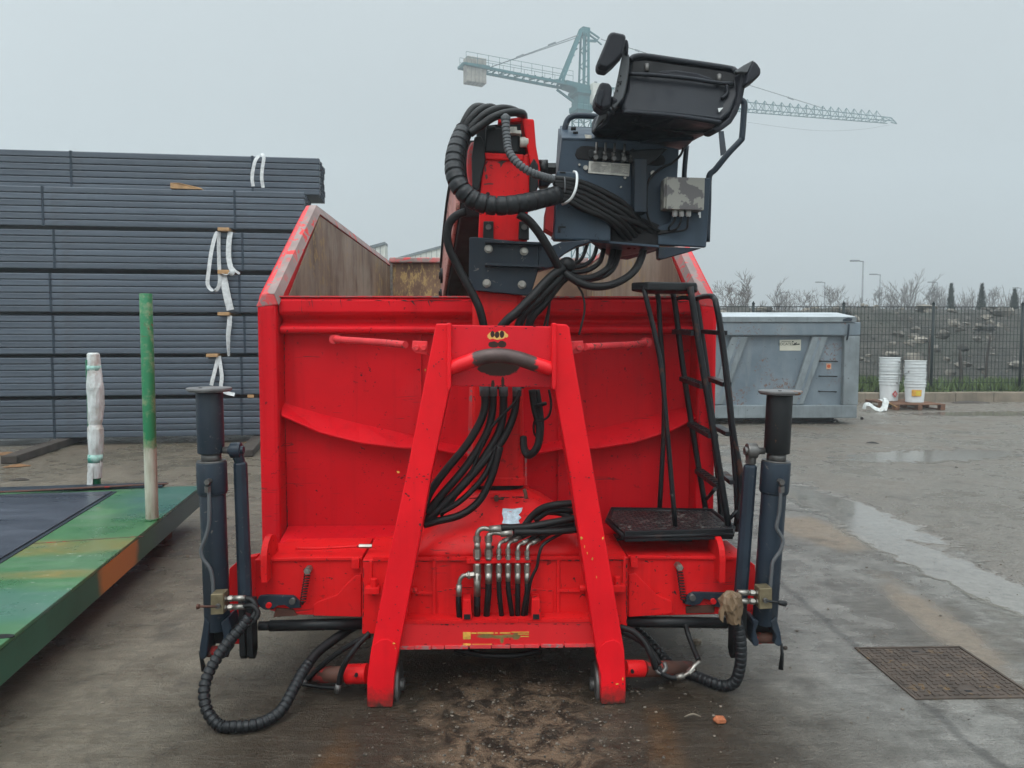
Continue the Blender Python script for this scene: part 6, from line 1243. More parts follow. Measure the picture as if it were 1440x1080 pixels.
sling([(307, 501), (305, 510, .02), (301, 526, .03), (297, 542, .03)], .055, 'left leg of the lowest white sling above the foot plate'); sling([(308, 501), (310, 514, .02), (312, 530, .03), (311, 545, .03), (318, 552, .04), (330, 555, .05)], .055, 'right leg of the lowest white sling with its tail lying sideways')
# ------------------------------------------------------------------ green flat rack
DZ = .35; A = G(0, 908, DZ); B = G(283, 683, DZ); ed = (B - A).normalized(); nl = Vector((-ed.y, ed.x, 0)); 
A2 = A - ed * 2.2; FR = thing('flat_rack', 'green and blue painted steel deck with worn orange stripe, beside the crane', 'flat rack', (A.x, A.y, 0))
t = NT('worn_green_paint'); fo = Vector((A.x, A.y, 0)); nz = t.noise(2.2, 6, .65); nf = t.noise(9, 5, .7)
def lp_(px, py, z=DZ): return G(px, py, z) - fo
c = t.mix(t.mr(nz, .3, .7), (.022, .098, .036), (.060, .160, .066))
wn_ = t.mapv(scale=(1.1, 6, 1), rot=(0, 0, .35)); ws = t.noise(1, 5, .65, wn_)
c = t.mix(t.mr(ws, .50, .68, 0, .55), c, (.11, .16, .115))
p = lp_(262, 697); c = t.mix(t.math('MULTIPLY', t.ell((p.x, p.y, 0), (.5, .65, 5), 0, nz, .8), .5), c, (.030, .080, .115))
p = lp_(70, 770); c = t.mix(t.math('MULTIPLY', t.ell((p.x + .0, p.y, 0), (.9, .16, 5), .10, nf, .55, .6), t.mr(nz, .38, .60, .15, .8)), c, (.22, .150, .035))
p = lp_(60, 808); c = t.mix(t.math('MULTIPLY', t.ell((p.x, p.y, 0), (.7, .07, 5), .10, nf, .6, .6), t.mr(nz, .40, .60, .1, .75)), c, (.22, .155, .04))
p = lp_(30, 850); c = t.mix(t.math('MULTIPLY', t.ell((p.x, p.y, 0), (1.0, .25, 5), .1, nz, .6), .45), c, (.05, .13, .13))
scr = t.math('MULTIPLY', t.mr(t.noise(1, 5, .7, t.mapv(scale=(16, 34, 16), rot=(0, 0, .5))), .66, .70), t.mr(t.noise(1.7, 2), .48, .6))
c = t.mix(scr, c, (.45, .48, .42))
rs = t.math('MULTIPLY', t.mr(t.noise(11, 4, .7, dist=1), .66, .69), t.mr(t.noise(1.9, 2, vec=t.mapv(loc=(3, 1, 0))), .52, .62)); c = t.mix(rs, c, (.22, .09, .035))
t.col(c).set('Roughness', t.mr(nz, .3, .7, .20, .42)).set('Specular IOR Level', .35).bump(t.noise(3, 3), .1, .01); M['deck'] = t.m
t = NT('rack_edge_paint'); nz = t.noise(4, 5, .65); c = t.mix(t.mr(nz, .3, .7), (.008, .060, .032), (.018, .095, .055))
p = lp_(165, 795, .26); c = t.mix(t.ell((p.x, p.y, .27), (.5, .33, .30), 0, nz, .35, .2), c, (.46, .15, .014))
p = lp_(268, 705, .28); c = t.mix(t.math('MULTIPLY', t.ell((p.x, p.y, .28), (1, 1.0, .5), 0, nz, .5), .6), c, (.016, .050, .095))
sep = t.n('ShaderNodeSeparateXYZ'); t.l(t.tc, sep.inputs[0]); e_ = t.math('ADD', sep.outputs['Z'], t.math('MULTIPLY', t.math('SUBTRACT', t.noise(14, 5, .7), .5), .05)); c = t.mix(t.math('MULTIPLY', t.mr(e_, DZ - .014, DZ - .004), .75), c, (.20, .14, .06))
t.col(c).set('Roughness', .35); M['edge'] = t.m
cor = [A2, B, B + nl * 4.2, A2 + nl * 4.2]
m = MB(); m.ext([v - ed * 0 for v in cor], (0, 0, -.02)); m.build('deck', M['deck'], FR, bevel=.004)
m = MB(); a, b = A2 - nl * -.004, B - nl * -.004; m.loft([[v + nl * .001 + Vector((0, 0, -.021)), v + nl * .001 + Vector((0, 0, -.175)), v + nl * .05 + Vector((0, 0, -.175)), v + nl * .05 + Vector((0, 0, -.021))] for v in (A2, B)]); m.build('edge_beam', M['edge'], FR, bevel=.006)
m = MB(); m.loft([[v + Vector((0, 0, -.021)) - ed * .002, v + Vector((0, 0, -.175)) - ed * .002, v + Vector((0, 0, -.175)) - ed * .05, v + Vector((0, 0, -.021)) - ed * .05] for v in (B + nl * .06, B + nl * 4.2)]); m.build('edge_beam', M['edge'], FR, bevel=.006)
p = G(207, 754, DZ); q = p + nl * 2.9 - ed * .35; m = MB(); m.loft([[v + ed * .006 + Vector((0, 0, .0012)), v - ed * .006 + Vector((0, 0, .0012)), v - ed * .006 + Vector((0, 0, -.001)), v + ed * .006 + Vector((0, 0, -.001))] for v in (p - nl * -.02, q)]); m.build('deck_seam', M['rust'], FR)
for off in (.4, 2.0, 3.9):
    m = MB(); a, b = A2 + nl * off, B + nl * off - ed * .06; m.loft([[v + nl * w_ + Vector((0, 0, z)) for w_, z in ((-.05, -.022), (.05, -.022), (.05, -.20), (-.05, -.20))] for v in (a, b)]); m.build('under_beam', M['hole'], FR)
for u in (.35, 1.5):
    for off in (.22, 3.6):
        m = MB(); c_ = B - ed * (u * 3.2 - .6) + nl * off; m.box(Vector((c_.x, c_.y, .088)), (.16, .22, .172), Euler((0, 0, math.atan2(ed.y, ed.x) - math.pi / 2))); m.build('skid_block', M['rust'], FR, bevel=.01)
for k in range(7):
    c_ = B - ed * (.45 + k * .52) + nl * .10; m = MB(); pts = [Vector((c_.x, c_.y, .172)) + ed * .03 * math.cos(a) + Vector((0, 0, -.035 + .035 * math.sin(a))) for a in [i * 6.2832 / 14 for i in range(15)]]; m.tube(pts, .006, 6); m.build('lashing_ring', M['galv'], FR)
c_ = G(4, 895, DZ); m = MB(); m.ext([c_ + Vector((.05 * math.cos(a), .025 * math.sin(a), .002)) for a in [i * 6.2832 / 16 for i in range(16)]], (0, 0, -.004)); m.build('deck_slot', M['hole'], FR)
# stake posts
t = NT('two_tone_post'); sep = t.n('ShaderNodeSeparateXYZ'); t.l(t.tc, sep.inputs[0]); n_ = t.noise(18, 5, .65)
zt = t.math('ADD', sep.outputs['Z'], t.math('MULTIPLY', t.math('SUBTRACT', n_, .5), .10)); f = t.mr(zt, .85, .885)
g_ = t.mix(t.mr(t.noise(7, 5, .7), .50, .62), (.008, .16, .06), (.16, .23, .12)); wh = t.mix(t.mr(t.noise(1, 5, .65, t.mapv(scale=(20, 20, 3))), .4, .7), (.48, .48, .40), (.24, .21, .15))
c = t.mix(f, wh, g_); rsm = t.math('MULTIPLY', t.mr(t.noise(16, 4, .7, dist=.8), .62, .66), t.mr(t.noise(3, 2), .48, .6)); c = t.mix(rsm, c, (.13, .045, .02)); t.col(c).set('Roughness', .45); M['post'] = t.m
def post(px, pyb, pyt, r, nm, mat):
    b = G(px, pyb, DZ); tp = P(px, pyt, b.y); m = MB(); m.tube([b, Vector((b.x, b.y, tp.z))], r, 20); return m.build(nm, mat, FR, bevel=.003), b, tp.z
o, b, z_ = post(214, 731, 413, .043, 'stake_post', M['post'])
m = MB(); m.cyl(b, b + Vector((0, 0, .012)), .05, n=20); m.build('post_socket', M['deck'], FR)
m = MB(); m.cyl(Vector((b.x, b.y, z_)), Vector((b.x, b.y, z_ + .002)), .036, n=18); m.build('post_bore', M['rust'], FR)
o, b, z_ = post(134, 683, 506, .045, 'stake_post', paint('green_post', (.010, .13, .06), .45, var=.35))
t = NT('packing_film'); n_ = t.noise(7, 5, .65, t.mapv(scale=(2.4, 2.4, 1))); c = t.mix(t.mr(n_, .32, .68), (.36, .37, .35), (.60, .63, .62)); c = t.mix(t.math('MULTIPLY', t.mr(t.noise(5, 4, .7), .56, .68), .55), c, (.33, .26, .20))
t.col(c).set('Roughness', .28).set('Specular IOR Level', .6).bump(n_, .6, .03); M['film'] = t.m
prof = [(683, 0, 8.5), (672, 0, 8.6), (655, 0, 9.5), (645, -.2, 8.8), (640, 0, 8.3), (630, .5, 9.5), (615, .8, 10.5), (603, .5, 10.2), (597, 0, 8.6), (590, .2, 9.6), (570, .6, 10.6), (553, .6, 10.8), (545, .2, 11.2), (538, -.4, 10.6), (525, -1.2, 9.3), (515, -2, 8.7), (505, -2.5, 8.5), (498, -2.8, 8.0), (496, -2.8, 6)]
m = MB(); rnd = random.Random(9); rings = []
for y, dx, r in prof:
    c_ = P(134 + dx, y, b.y); rr = W(r, b.y); rings.append([c_ + Vector((math.cos(a) * rr * (1 + .05 * math.sin(3 * a + y * .11) + rnd.uniform(-.03, .03)), math.sin(a) * rr * (1 + rnd.uniform(-.05, .05)), 0)) for a in [i * 6.2832 / 18 for i in range(18)]])
m.loft(rings[1:], True, False); q = [P(122, 684, b.y - .07), P(130, 684, b.y - .07), P(131, 655, b.y - .06), P(125, 660, b.y - .065), P(122.5, 664, b.y - .07)]; m.ext(q, (0, .008, 0)); WF = m.build('film_wrap', M['film'], FR, bevel=.002)
M['tape'] = paint('green_printed_tape', (.30, .50, .44), .4, var=.35, vs=24, chip=(.02, .22, .16), cs=20, ct=.58)
for y0, y1, dx, r in ((514, 521, -2, 9.2), (639, 650, -.1, 9.4)):
    a, c_ = P(134 + dx, y0, b.y), P(134 + dx, y1, b.y); m = MB(); m.cyl(a, c_, W(r, b.y), n=20); m.build('printed_tape', M['tape'], WF)
# steel sheets lying on the deck
t = NT('mill_scale_sheet'); s_ = t.noise(1, 5, .6, t.mapv(scale=(.7, 3.2, 1), rot=(0, 0, .25))); c = t.mix(t.mr(s_, .35, .68), (.040, .048, .068), (.105, .118, .150)); c = t.mix(t.math('MULTIPLY', t.mr(t.noise(2.5, 4, .7), .6, .7), .5), c, (.055, .045, .045)); t.col(c).set('Roughness', t.mr(s_, .3, .7, .22, .42)).set('Metallic', .5); M['sheet'] = t.m
for z, dx, lab in ((DZ + .006, 0, 'lower of two dark steel sheets on the green deck, its edge showing'), (DZ + .016, .045, 'upper of two dark blue-grey steel sheets lying on the green deck')):
    a, b_ = G(-2, 793, z), G(166, 690, z); d = (b_ - a).normalized(); nn = Vector((-d.y, d.x, 0)); a = a - d * 2.5 + nn * dx; b_ = b_ + nn * dx - d * (.02 if dx == 0 else .0)
    m = MB(); m.ext([a, b_, b_ + nn * 2.6, a + nn * 2.6], (0, 0, -.007)); o = m.build('steel_sheet', M['sheet'] if dx else M['band'], bevel=.002); tag(o, lab, 'steel sheet', 'steel sheets on the deck')
z = DZ + .022; a, b_ = G(-40, 691, z), G(228, 682.5, z); d = (b_ - a).normalized(); nn = Vector((-d.y, d.x, 0)); m = MB(); m.ext([a - d * 1.4, b_, b_ + nn * .16, a - d * 1.4 + nn * .16], (0, 0, -.02)); o = m.build('flat_bar', M['band'], bevel=.003); tag(o, 'long dark steel flat bar lying across the far edge of the green deck', 'flat bar')
z = DZ + .030; a, b_ = G(20, 691, z), G(236, 680, z); d = (b_ - a).normalized(); nn = Vector((-d.y, d.x, 0)); m = MB(); m.ext([a - d * 1.0, b_, b_ + nn * .05, a - d + nn * .05], (0, 0, -.008)); o = m.build('flat_bar', M['rust'], bevel=.002); tag(o, 'thin rusty strip lying on the long dark flat bar', 'flat bar')
# ------------------------------------------------------------------ grey container
t = NT('grey_container_paint'); sv = t.noise(1, 5, .65, t.mapv(scale=(5, 5, .9))); b1 = t.noise(1.3, 5, .6)
c = t.mix(t.mr(b1, .32, .7), (.085, .115, .140), (.155, .190, .215)); c = t.mix(t.mr(sv, .5, .72, 0, .5), c, (.20, .22, .22))
sp_ = t.math('MULTIPLY', t.mr(t.noise(13, 3, .6), .69, .72), t.mr(t.noise(2.5, 2), .45, .6)); c = t.mix(sp_, c, (.03, .028, .028)); rr = t.math('MULTIPLY', t.mr(t.noise(20, 5, .75), .54, .60), t.math('MULTIPLY', t.mr(t.noise(1.7, 3, vec=t.mapv(loc=(1.2, .4, .2))), .55, .62), 1)); c = t.mix(rr, c, (.12, .055, .035)); t.col(c).set('Roughness', .48); M['gcont'] = t.m
M['lid'] = paint('bright_lid', (.40, .43, .45), .35, var=.25, streak=.3); M['gtrim'] = paint('pale_grey_trim', (.17, .195, .205), .5, var=.35, vs=2, chip=(.05, .05, .05), cs=12, ct=.66, streak=.5)
GY = 14.4; XR = P(1205, 588, GY).x; XL = XR - 6.2; GC = thing('roll_off_container', 'grey blue lidded roll-off container with slanted ribs in front of the fence', 'container', ((XL + XR) / 2, GY, 0))
def gz(py): return P(1150, py, GY).z
z0, z1, z2, z3 = gz(588), gz(570), gz(472), gz(453)
m = MB(); m.bx(XL, XR, GY + .12, GY + 2.3, z1 - .1, z2 + .02); m.build('body', M['gcont'], GC, bevel=.01)
m = MB(); m.bx(XL, XR, GY, GY + 2.4, z0, z1); m.build('floor_frame', M['gtrim'], GC, bevel=.015)
m = MB(); m.bx(XL, XR + .03, GY + .0, GY + 2.4, z2, z3); m.build('top_rail', M['gcont'], GC, bevel=.02)
x0 = P(1187, 520, GY).x; m = MB(); m.bx(x0, XR + .02, GY + .005, GY + .13, z1 + .002, z2 - .002); m.build('corner_post', M['gtrim'], GC, bevel=.012)
m = MB(); xr2 = P(1202, 450, GY).x; zt0, zt1 = gz(453), gz(445)
m.loft([[Vector((x, y, z)) for y, z in ((GY - .02, zt0), (GY - .02, zt1), (GY + .75, zt1 + .10), (GY + 2.4, zt1 + .14), (GY + 2.4, zt0))] for x in (XL, xr2)]); m.build('lid', M['lid'], GC, bevel=.01)
m = MB(); m.bx(XL, xr2 + .02, GY - .03, GY - .02 + .006, zt0 + .002, zt1 - .01); m.build('lid_rim', M['gtrim'], GC, bevel=.004)
for xa, xb in ((1138, 1118), (1024, 1003), (930, 910), (840, 820)):
    q = [(xa + 2, 472.8), (xa + 25, 472.8), (xb + 12, 569.3), (xb - 12, 569.3)]
    if xa > 1000: q = [(1143 if xa == 1138 else 1029, 473), (1165 if xa == 1138 else 1053, 473), (1130 if xa == 1138 else 1017, 569.3), (1111 if xa == 1138 else 997, 569.3)]
    m = MB(); m.pp(q, GY + .03, .09); rb = m.build('slanted_rib', M['gtrim'], GC, bevel=.02)
    m = MB(); w1 = q[1][0] - q[0][0]; m.pp([(q[0][0] + w1 * .40, 473.5), (q[0][0] + w1 * .58, 473.5), (q[3][0] + w1 * .58, 569), (q[3][0] + w1 * .40, 569)], GY + .022, .01); m.build('rib_fold', M['gcont'], rb, bevel=.004)
for y in (508, 529, 550.5): 
    m = MB(); a, b_ = P(1154 - (y - 508) * .02, y, GY + .06), P(1178 - (y - 508) * .04, y + .4, GY + .06); m.tube([a + Vector((0, .06, 0)), a, b_, b_ + Vector((0, .06, 0))], .012, 6); m.build('step_rung', M['black'], GC)
m = MB(); m.pp([(1096.5, 478), (1126.5, 477.5), (1126, 493), (1096.5, 493)], GY + .112, .006); SG = m.build('sign_plate', paint('cream_sign', (.46, .45, .37), .5, var=.1), GC)
def text(s_, px, py, Y, h, mat, par, nm, ang_=0):
    fc = bpy.data.curves.new(nm, 'FONT'); fc.body = s_; fc.size = h; fc.extrude = .0008; fc.align_x = 'CENTER'; fc.align_y = 'CENTER'
    o = bpy.data.objects.new(nm, fc); COL.objects.link(o); dg = bpy.context.evaluated_depsgraph_get(); me = bpy.data.meshes.new_from_object(o.evaluated_get(dg)); bpy.data.objects.remove(o)
    me.transform(Matrix.Rotation(R(90), 4, 'X')); root = par
    while root.parent: root = root.parent
    p = P(px, py, Y) - root.location; me.transform(Matrix.Translation(p)); me.materials.clear(); me.materials.append(mat); o = bpy.data.objects.new(nm, me); COL.objects.link(o); o.parent = par; return o
M['signink'] = paint('sign_ink', (.03, .035, .028), .6)
text('LOCATELLI', 1107, 484, GY + .109, .072, M['signink'], SG, 'lettering')
m = MB(); m.pp([(1115, 484.5), (1118, 482.5), (1121, 481), (1120, 483.5), (1124.5, 483), (1124.5, 485), (1119, 484.8), (1116, 485.3)], GY + .110, .002); m.pp([(1113.5, 479.8), (1116, 479.5), (1116, 481.3), (1114, 481.3)], GY + .110, .002); m.pp([(1099, 480.2), (1112, 480.1), (1112, 480.7), (1099, 480.8)], GY + .110, .002); m.build('emblem', M['signink'], SG)
m = MB(); m.pp([(1162, 511), (1169, 511), (1169, 519), (1162, 519)], GY + .112, .005); WS = m.build('warning_sticker', paint('orange_sticker', (.50, .30, .20), .5), GC)
m = MB(); c_ = P(1165.5, 515, GY + .110); m.ext([c_ + Vector((.034 * math.cos(a), 0, .034 * math.sin(a))) for a in [i * 6.2832 / 16 for i in range(16)]], (0, .002, 0)); m.build('sticker_symbol', paint('orange_ink', (.45, .08, .02), .5), WS)
m = MB(); m.ext([P(1186, 449, GY - .04), P(1193, 446.5, GY - .04), P(1199, 448, GY - .04), P(1197, 451.5, GY - .04), P(1185, 451.5, GY - .04)], (0, .1, 0)); m.tube([P(1194, 456, GY - .03), P(1193.5, 463, GY - .04), P(1192.5, 470, GY - .03), P(1191, 478, GY - .02)], .018, 6); m.build('lid_latch', M['band'], GC)
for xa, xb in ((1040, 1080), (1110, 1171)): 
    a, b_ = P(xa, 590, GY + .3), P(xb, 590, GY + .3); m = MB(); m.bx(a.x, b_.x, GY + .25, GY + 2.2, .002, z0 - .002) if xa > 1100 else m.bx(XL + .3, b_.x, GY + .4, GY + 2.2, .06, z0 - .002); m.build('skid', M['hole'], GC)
m = MB(); m.tube([P(1170, 592, GY + .05), P(1175, 590, GY), P(1178, 593, GY - .02)], .022, 6); m.build('drain_hook', M['black'], GC)
# ------------------------------------------------------------------ pallet and bucket stacks
M['pallet'] = paint('wet_pallet_wood', (.145, .072, .042), .7, var=.5, vs=4, bs=40, bst=.3)
q0 = G(1267, 579); x0, x1, y0, y1 = q0.x + .02, P(1326, 578, 17.25).x, 17.15, 18.55
PL = thing('pallet', 'wet brown wooden pallet carrying the white buckets by the kerb', 'pallet', ((x0 + x1) / 2, (y0 + y1) / 2, 0)); rnd = random.Random(5)
x00 = x0 - .02
for k in range(8):
    a = y0 + (y1 - y0 - .11) * k / 7; m = MB(); m.box(((x0 + x1) / 2, a + .055, .133), (x1 - x0, .115, .022), Euler((0, rnd.uniform(-.006, .006), rnd.uniform(-.015, .015)))); m.build('deck_board', M['pallet'], PL, bevel=.004)
for x in (x0 + .06, (x0 + x1) / 2, x1 - .06):
    m = MB(); m.bx(x - .05, x + .05, y0, y1, .100, .120); m.build('stringer_board', M['pallet'], PL); m = MB(); m.bx(x - .05, x + .05, y0 + .004, y1, .003, .022); m.build('bottom_board', M['pallet'], PL)
    for y in (y0 + .07, (y0 + y1) / 2, y1 - .07): m = MB(); m.bx(x - .052, x + .052, y - .07, y + .07, .0225, .0995); m.build('block', M['pallet'], PL, bevel=.004)
def bucket_proto():
    r = thing('bucket', 'x', 'bucket', (0, 0, 0), 'nested white buckets on the pallet'); m = MB(); n = 36; h = .46; r0, r1 = .196, .226
    pr = [(r0 - .004, 0), (r0, .004), (r0 + (r1 - r0) * .72, h * .72), (r1 + .008, h * .725), (r1 + .008, h * .74), (r1 - .004, h * .745), (r1, h * .86), (r1 + .016, h * .862), (r1 + .016, h * .885), (r1 - .004, h * .89), (r1 + .002, h * .975), (r1 + .017, h * .98), (r1 + .017, h), (r1 - .008, h), (r1 - .010, h * .95), (r0 - .008, .02)]
    m.loft([[Vector((rr * math.cos(6.2832 * i / n), rr * math.sin(6.2832 * i / n), z)) for i in range(n)] for rr, z in pr], True, False); o = m.build('shell', M['white'], r)
    m = MB(); 
    for a in (.15, math.pi + .15): c_ = Vector((math.cos(a) * (r1 + .004), math.sin(a) * (r1 + .004), h * .80)); m.cyl(c_, c_ + Vector((math.cos(a), math.sin(a), 0)) * .014, .016, n=10)
    m.build('handle_boss', M['ink'], r); m = MB(); m.tube([Vector((math.cos(a) * (r1 + .016), math.sin(a) * (r1 + .016), h * (.80 - .22 * math.sin(a - .15) if a - .15 < math.pi else .8))) for a in [.15 + math.pi * i / 16 for i in range(17)]], .003, 5); m.build('wire_handle', M['galv'], r); return r
BPK = None
for (px, Yb, ys, labs) in ((1250, 18.15, [502.5, 510.5, 521, 531.5], ('topmost white bucket of the taller left stack', 'second white bucket from the top of the left stack', 'third white bucket from the top of the left stack', 'bottom white bucket of the left stack with a red diamond label')),
                           (1286, 17.7, [507, 516.5, 523.5, 535], ('topmost white bucket of the shorter right stack', 'second white bucket from the top of the right stack', 'third bluish white bucket from the top of the right stack', 'bottom white bucket of the right stack with a yellow label'))):
    base = Vector((P(px, 560, Yb).x, Yb, .146)); zt_ = [P(px, y, Yb).z for y in ys]; hs = zt_[3] - base.z; sc = hs / .46
    for k in (3, 2, 1, 0):
        r = BPK = bucket_proto() if BPK is None else copy_tree(BPK); r['label'] = labs[k]
        r.scale = (.99 + .004 * k, .99 + .004 * k, sc); r.location = (base.x + (0, -.006, .004, 0)[k], base.y, base.z if k == 3 else zt_[k] - hs); r.rotation_euler = (0, 0, (-1.2, -.4, -1.0, -1.45)[k] + (0 if px < 1270 else .7)); last = r
        if k == 3:
            bl = r
    yb_ = (px == 1250)
    root = COL.objects.get(bl.name); rr_ = .222
    def patch(nm, a0, a1, z0_, z1_, mat, par_, dr=.004):
        m = MB(); n = 8; vs = []
        inner = [[base + Vector((math.cos(a) * (rr_ + dr + (z - .1) * .05), math.sin(a) * (rr_ + dr + (z - .1) * .05), z)) for a in [a0 + (a1 - a0) * i / n for i in range(n + 1)]] for z in (z0_, z1_)]
        m.add(inner[0] + inner[1], [(i, i + 1, n + 2 + i, n + 1 + i) for i in range(n)]); m.v = [Vector(v) for v in m.v]
        o = m.build(nm, mat); L_ = o.location.copy(); o.parent = par_; mw = Matrix.LocRotScale(par_.location, par_.rotation_euler, par_.scale); o.matrix_parent_inverse = mw.inverted(); return o
    if yb_:
        m = MB(); a0 = -1.43; pts = [base + Vector((math.cos(a0 + da) * .226, math.sin(a0 + da) * .226, .17 + dz)) for da, dz in ((0, .085), (.33, 0), (0, -.085), (-.33, 0))]; m.add(pts, [(0, 1, 2, 3)]); o = m.build('hazard_diamond', paint('red_label', (.45, .05, .05), .5, var=.3, vs=30)); o.parent = bl; o.matrix_parent_inverse = Matrix.LocRotScale(bl.location, bl.rotation_euler, bl.scale).inverted()
        pts = [base + Vector((math.cos(a0 + da) * .2285, math.sin(a0 + da) * .2285, .17 + dz)) for da, dz in ((0, .05), (.19, 0), (0, -.05), (-.19, 0))]; m = MB(); m.add(pts, [(0, 1, 2, 3)]); o2 = m.build('label_symbol', paint('pink_label', (.55, .30, .30), .5, var=.3, vs=40)); o2.parent = bl; o2.matrix_parent_inverse = o.matrix_parent_inverse.copy()
    else:
        patch('yellow_label', -2.35, -1.42, .15, .30, M['glaze'], bl); patch('label_print', -1.98, -1.50, .17, .27, paint('yellow_print', (.62, .46, .05), .5, var=.35, vs=40), bl, .006)
# ------------------------------------------------------------------ manhole cover
q = [G(1230, 929), G(1374, 929), G(1490, 1004), G(1311, 1004)]; mx0, mx1, my0, my1 = 1.955, 2.50, 3.37, 3.93
MC = thing('manhole_cover', 'rusty square cast iron manhole cover with raised cleats, lower right', 'manhole cover', ((mx0 + mx1) / 2, (my0 + my1) / 2, 0))
M['iron'] = paint('rusty_cast_iron', (.062, .046, .036), .6, var=.5, vs=9, chip=(.13, .085, .045), cs=14, ct=.62, bst=.3)
m = MB(); e = .014
for a in ((mx0 - e, mx0, my0 - e, my1 + e), (mx1, mx1 + e, my0 - e, my1 + e), (mx0 + .0005, mx1 - .0005, my0 - e, my0), (mx0 + .0005, mx1 - .0005, my1, my1 + e)): m.bx(*a, -.01, .007)
m.build('frame', M['iron'], MC, bevel=.002)
m = MB(); m.bx(mx0 + .006, mx1 - .006, my0 + .006, my1 - .006, -.01, .003); m.build('cover_plate', M['iron'], MC)
m = MB(); n = 15
for i in range(n):
    for j in range(n):
        x, y = mx0 + .025 + (mx1 - mx0 - .05) * i / (n - 1), my0 + .025 + (my1 - my0 - .05) * j / (n - 1)
        if (i in (7, 8) and j in (1, 2, 12, 13)) : continue
        m.box((x, y, .0045), (.024, .010, .005), Euler((0, 0, 0 if (i // 1 + j // 2) % 2 else math.pi / 2)))
m.build('cleats', M['iron'], MC, bevel=.0015)
for y in (my0 + .055, my1 - .055): m = MB(); m.bx((mx0 + mx1) / 2 - .045, (mx0 + mx1) / 2 + .055, y - .03, y + .03, .003, .0055); k_ = m.build('keyhole_plate', M['iron'], MC); m = MB(); m.bx((mx0 + mx1) / 2 - .012, (mx0 + mx1) / 2 + .022, y - .008, y + .008, .0056, .0064); m.build('keyhole', M['hole'], k_)
# ------------------------------------------------------------------ litter and stones
def lump(px, py, w_, h_, mat, nm, lab, cat, seed=0, flat_=.55, grp=None):
    c_ = G(px, py); k = c_.y / FPX; m = MB(); m.ball(c_ + Vector((0, 0, h_ * k * .42)), (w_ * k / 2, w_ * k * .4, h_ * k * flat_), 9, 6, .45, seed); o = m.build(nm, mat, bevel=.003); tag(o, lab, cat, grp); return o
lump(1012, 1016, 19, 10, paint('broken_brick', (.36, .12, .055), .8, var=.35, vs=60, bs=200, bst=.4), 'brick_fragment', 'orange broken brick fragment on the asphalt below the right hose', 'brick', 3)
lump(264, 784, 5, 4, M['kerb'], 'stone', 'small pale stone beside the left stabiliser leg', 'stone', 5, grp='loose stones on the asphalt')
lump(1104, 913, 7, 5, M['timber'], 'stone', 'small dark stone right of the hanging strap by the right leg', 'stone', 6, grp='loose stones on the asphalt')
lump(980, 906, 14, 9, M['kerb'], 'stone', 'grey stone under the beam behind the right foot hoses', 'stone', 7, grp='loose stones on the asphalt')
lump(1212, 590, 5, 4, M['hole'], 'stone', 'dark pebble right of the grey container corner', 'stone', 8, grp='loose stones on the asphalt')
def leaf(px, py, L_, w_, a, mat, lab, nm='leaf'):
    c_ = G(px, py); d = Vector((math.cos(a), math.sin(a), 0)); m = MB(); pts = [c_ - d * L_ / 2 + Vector((0, 0, .012)), c_ + Vector((0, 0, .022)), c_ + d * L_ / 2 + Vector((0, 0, .008))]; m.flat(cr(pts, 4), [w_ * (.2 + math.sin(math.pi * i / 8)) for i in range(9)], .004, Vector((-d.y, d.x, .2))); o = m.build(nm, mat); tag(o, lab, 'litter', 'scraps of litter on the yard'); return o
M['leafy'] = paint('dry_brown_leaf', (.19, .10, .045), .7, var=.4, vs=30)
leaf(24, 657, .30, .09, .5, M['leafy'], 'curled brown leaf below the left timber baulk'); leaf(28, 676, .20, .05, .2, M['timber'], 'dark twig-like scrap left of the film wrapped post'); leaf(8, 640, .4, .12, -.3, M['leafy'], 'torn brown scrap at the near end of the left timber')
leaf(88, 625, .22, .08, .2, M['sling'], 'flat white scrap on the ground right of the left timber'); leaf(120, 622, .20, .1, -.1, M['sling'], 'small white scrap left of the film wrapped post'); leaf(366, 622, .5, .05, .3, M['leafy'], 'dry straw strip on the ground beside the container post')
leaf(974, 1011, .075, .006, .1, M['kerb'], 'thin dull splinter left of the brick fragment', 'splinter'); leaf(1345, 1019 - 360, .05, .02, .4, M['timber'], 'tiny dark scrap on the gravel at the right'); leaf(1227, 624, .18, .05, -.3, M['hole'], 'dark flat scrap on the wet yard right of the grey container'); leaf(1365, 567, 1.0, .25, .05, M['timber'], 'grey flattened rag lying against the kerb')
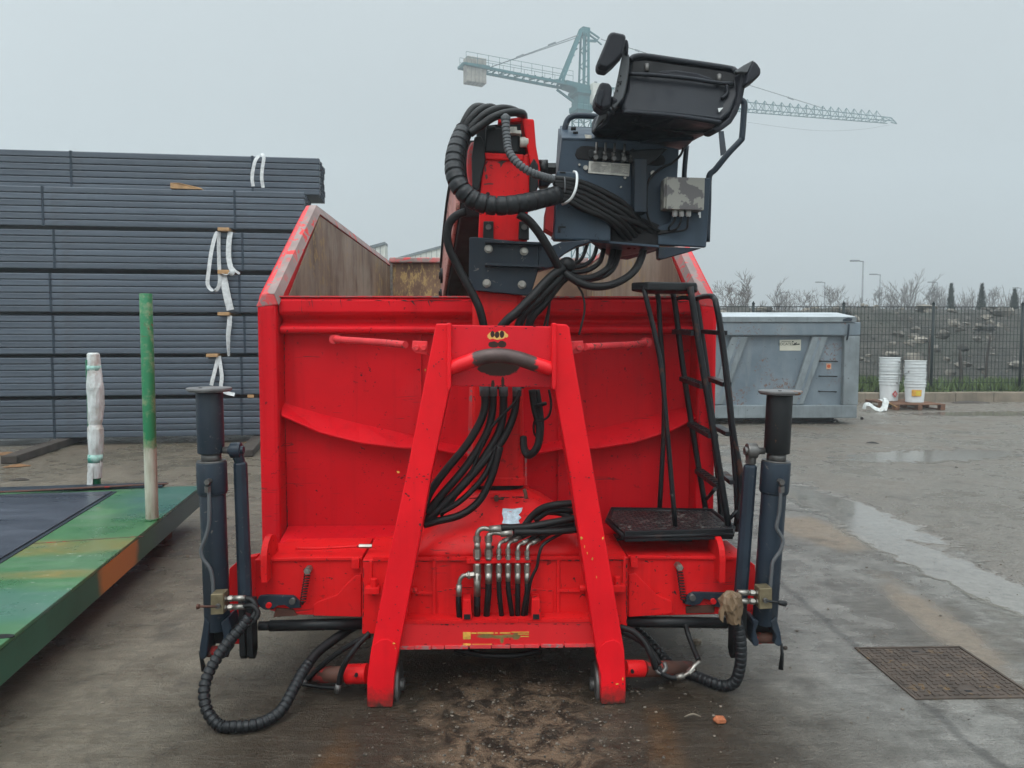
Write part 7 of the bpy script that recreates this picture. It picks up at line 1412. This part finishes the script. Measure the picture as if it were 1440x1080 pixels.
# discarded film by the pallet
m = MB(); q = [(1215, 575, 17.0), (1217, 569, 17.0), (1223, 569, 16.95), (1230, 574, 16.9), (1238, 576.5, 16.85), (1242, 573, 16.85)]; m.flat(cr([P(a, b, y) if P(a, b, y).z > .03 else Vector((P(a, b, y).x, y, .03)) for a, b, y in q], 5), .09, .01, [Vector((0, .6, .8))] * 26); m.ext([P(1241, 577, 16.85), P(1247, 577.5, 16.85), P(1250.5, 565, 16.95), P(1246, 560, 17.0), P(1243, 561, 17.0)], (0, .05, .01)); m.ext([P(1235, 561, 17.1), P(1243, 562, 17.05), P(1242, 565, 17.0)], (0, .03, 0)); o = m.build('plastic_film', M['film']); tag(o, 'crumpled white and green plastic film draped at the left end of the pallet', 'plastic film')
m = MB(); a, b_ = P(1248, 566, 17.05), P(1262, 573, 17.02); m.loft([[v + Vector((0, .0, -.03)), v + Vector((0, .1, -.03)), v + Vector((0, .1, -.012)), v + Vector((0, 0, -.012))] for v in (a + Vector((0, 0, .03)), b_ + Vector((0, 0, .03)))]); o = m.build('loose_board', M['wood'], bevel=.003); tag(o, 'pale loose board leaning on the pallet front beside the plastic film', 'board')
# grit strewn on the yard: beyond counting
m = MB(); rnd = random.Random(17)
for i in range(2600):
    if rnd.random() < .45: x, y = rnd.gauss(.15, .35), rnd.gauss(3.15, .35)
    elif rnd.random() < .5: x, y = rnd.uniform(3.5, 6), rnd.uniform(3.5, 8)
    else: x, y = rnd.uniform(-3, 4), rnd.uniform(2.4, 8)
    if mx0 - .03 < x < mx1 + .03 and my0 - .03 < y < my1 + .03: continue
    s = rnd.choice((.0015, .002, .002, .003, .005)) * rnd.uniform(.7, 1.5); m.ball((x, y, s * .4), (s * rnd.uniform(.8, 1.6), s, s * .7), 5, 4, .4, i)
t = NT('grit'); gi = t.noise(9, 2); t.col(t.mix(t.mr(t.noise(37, 2), .35, .65), (.025, .022, .018), (.19, .155, .12))).set('Roughness', .8)
tag(m.build('grit', t.m), 'fine grit and pebbles scattered over the wet asphalt', 'grit', kind='stuff')
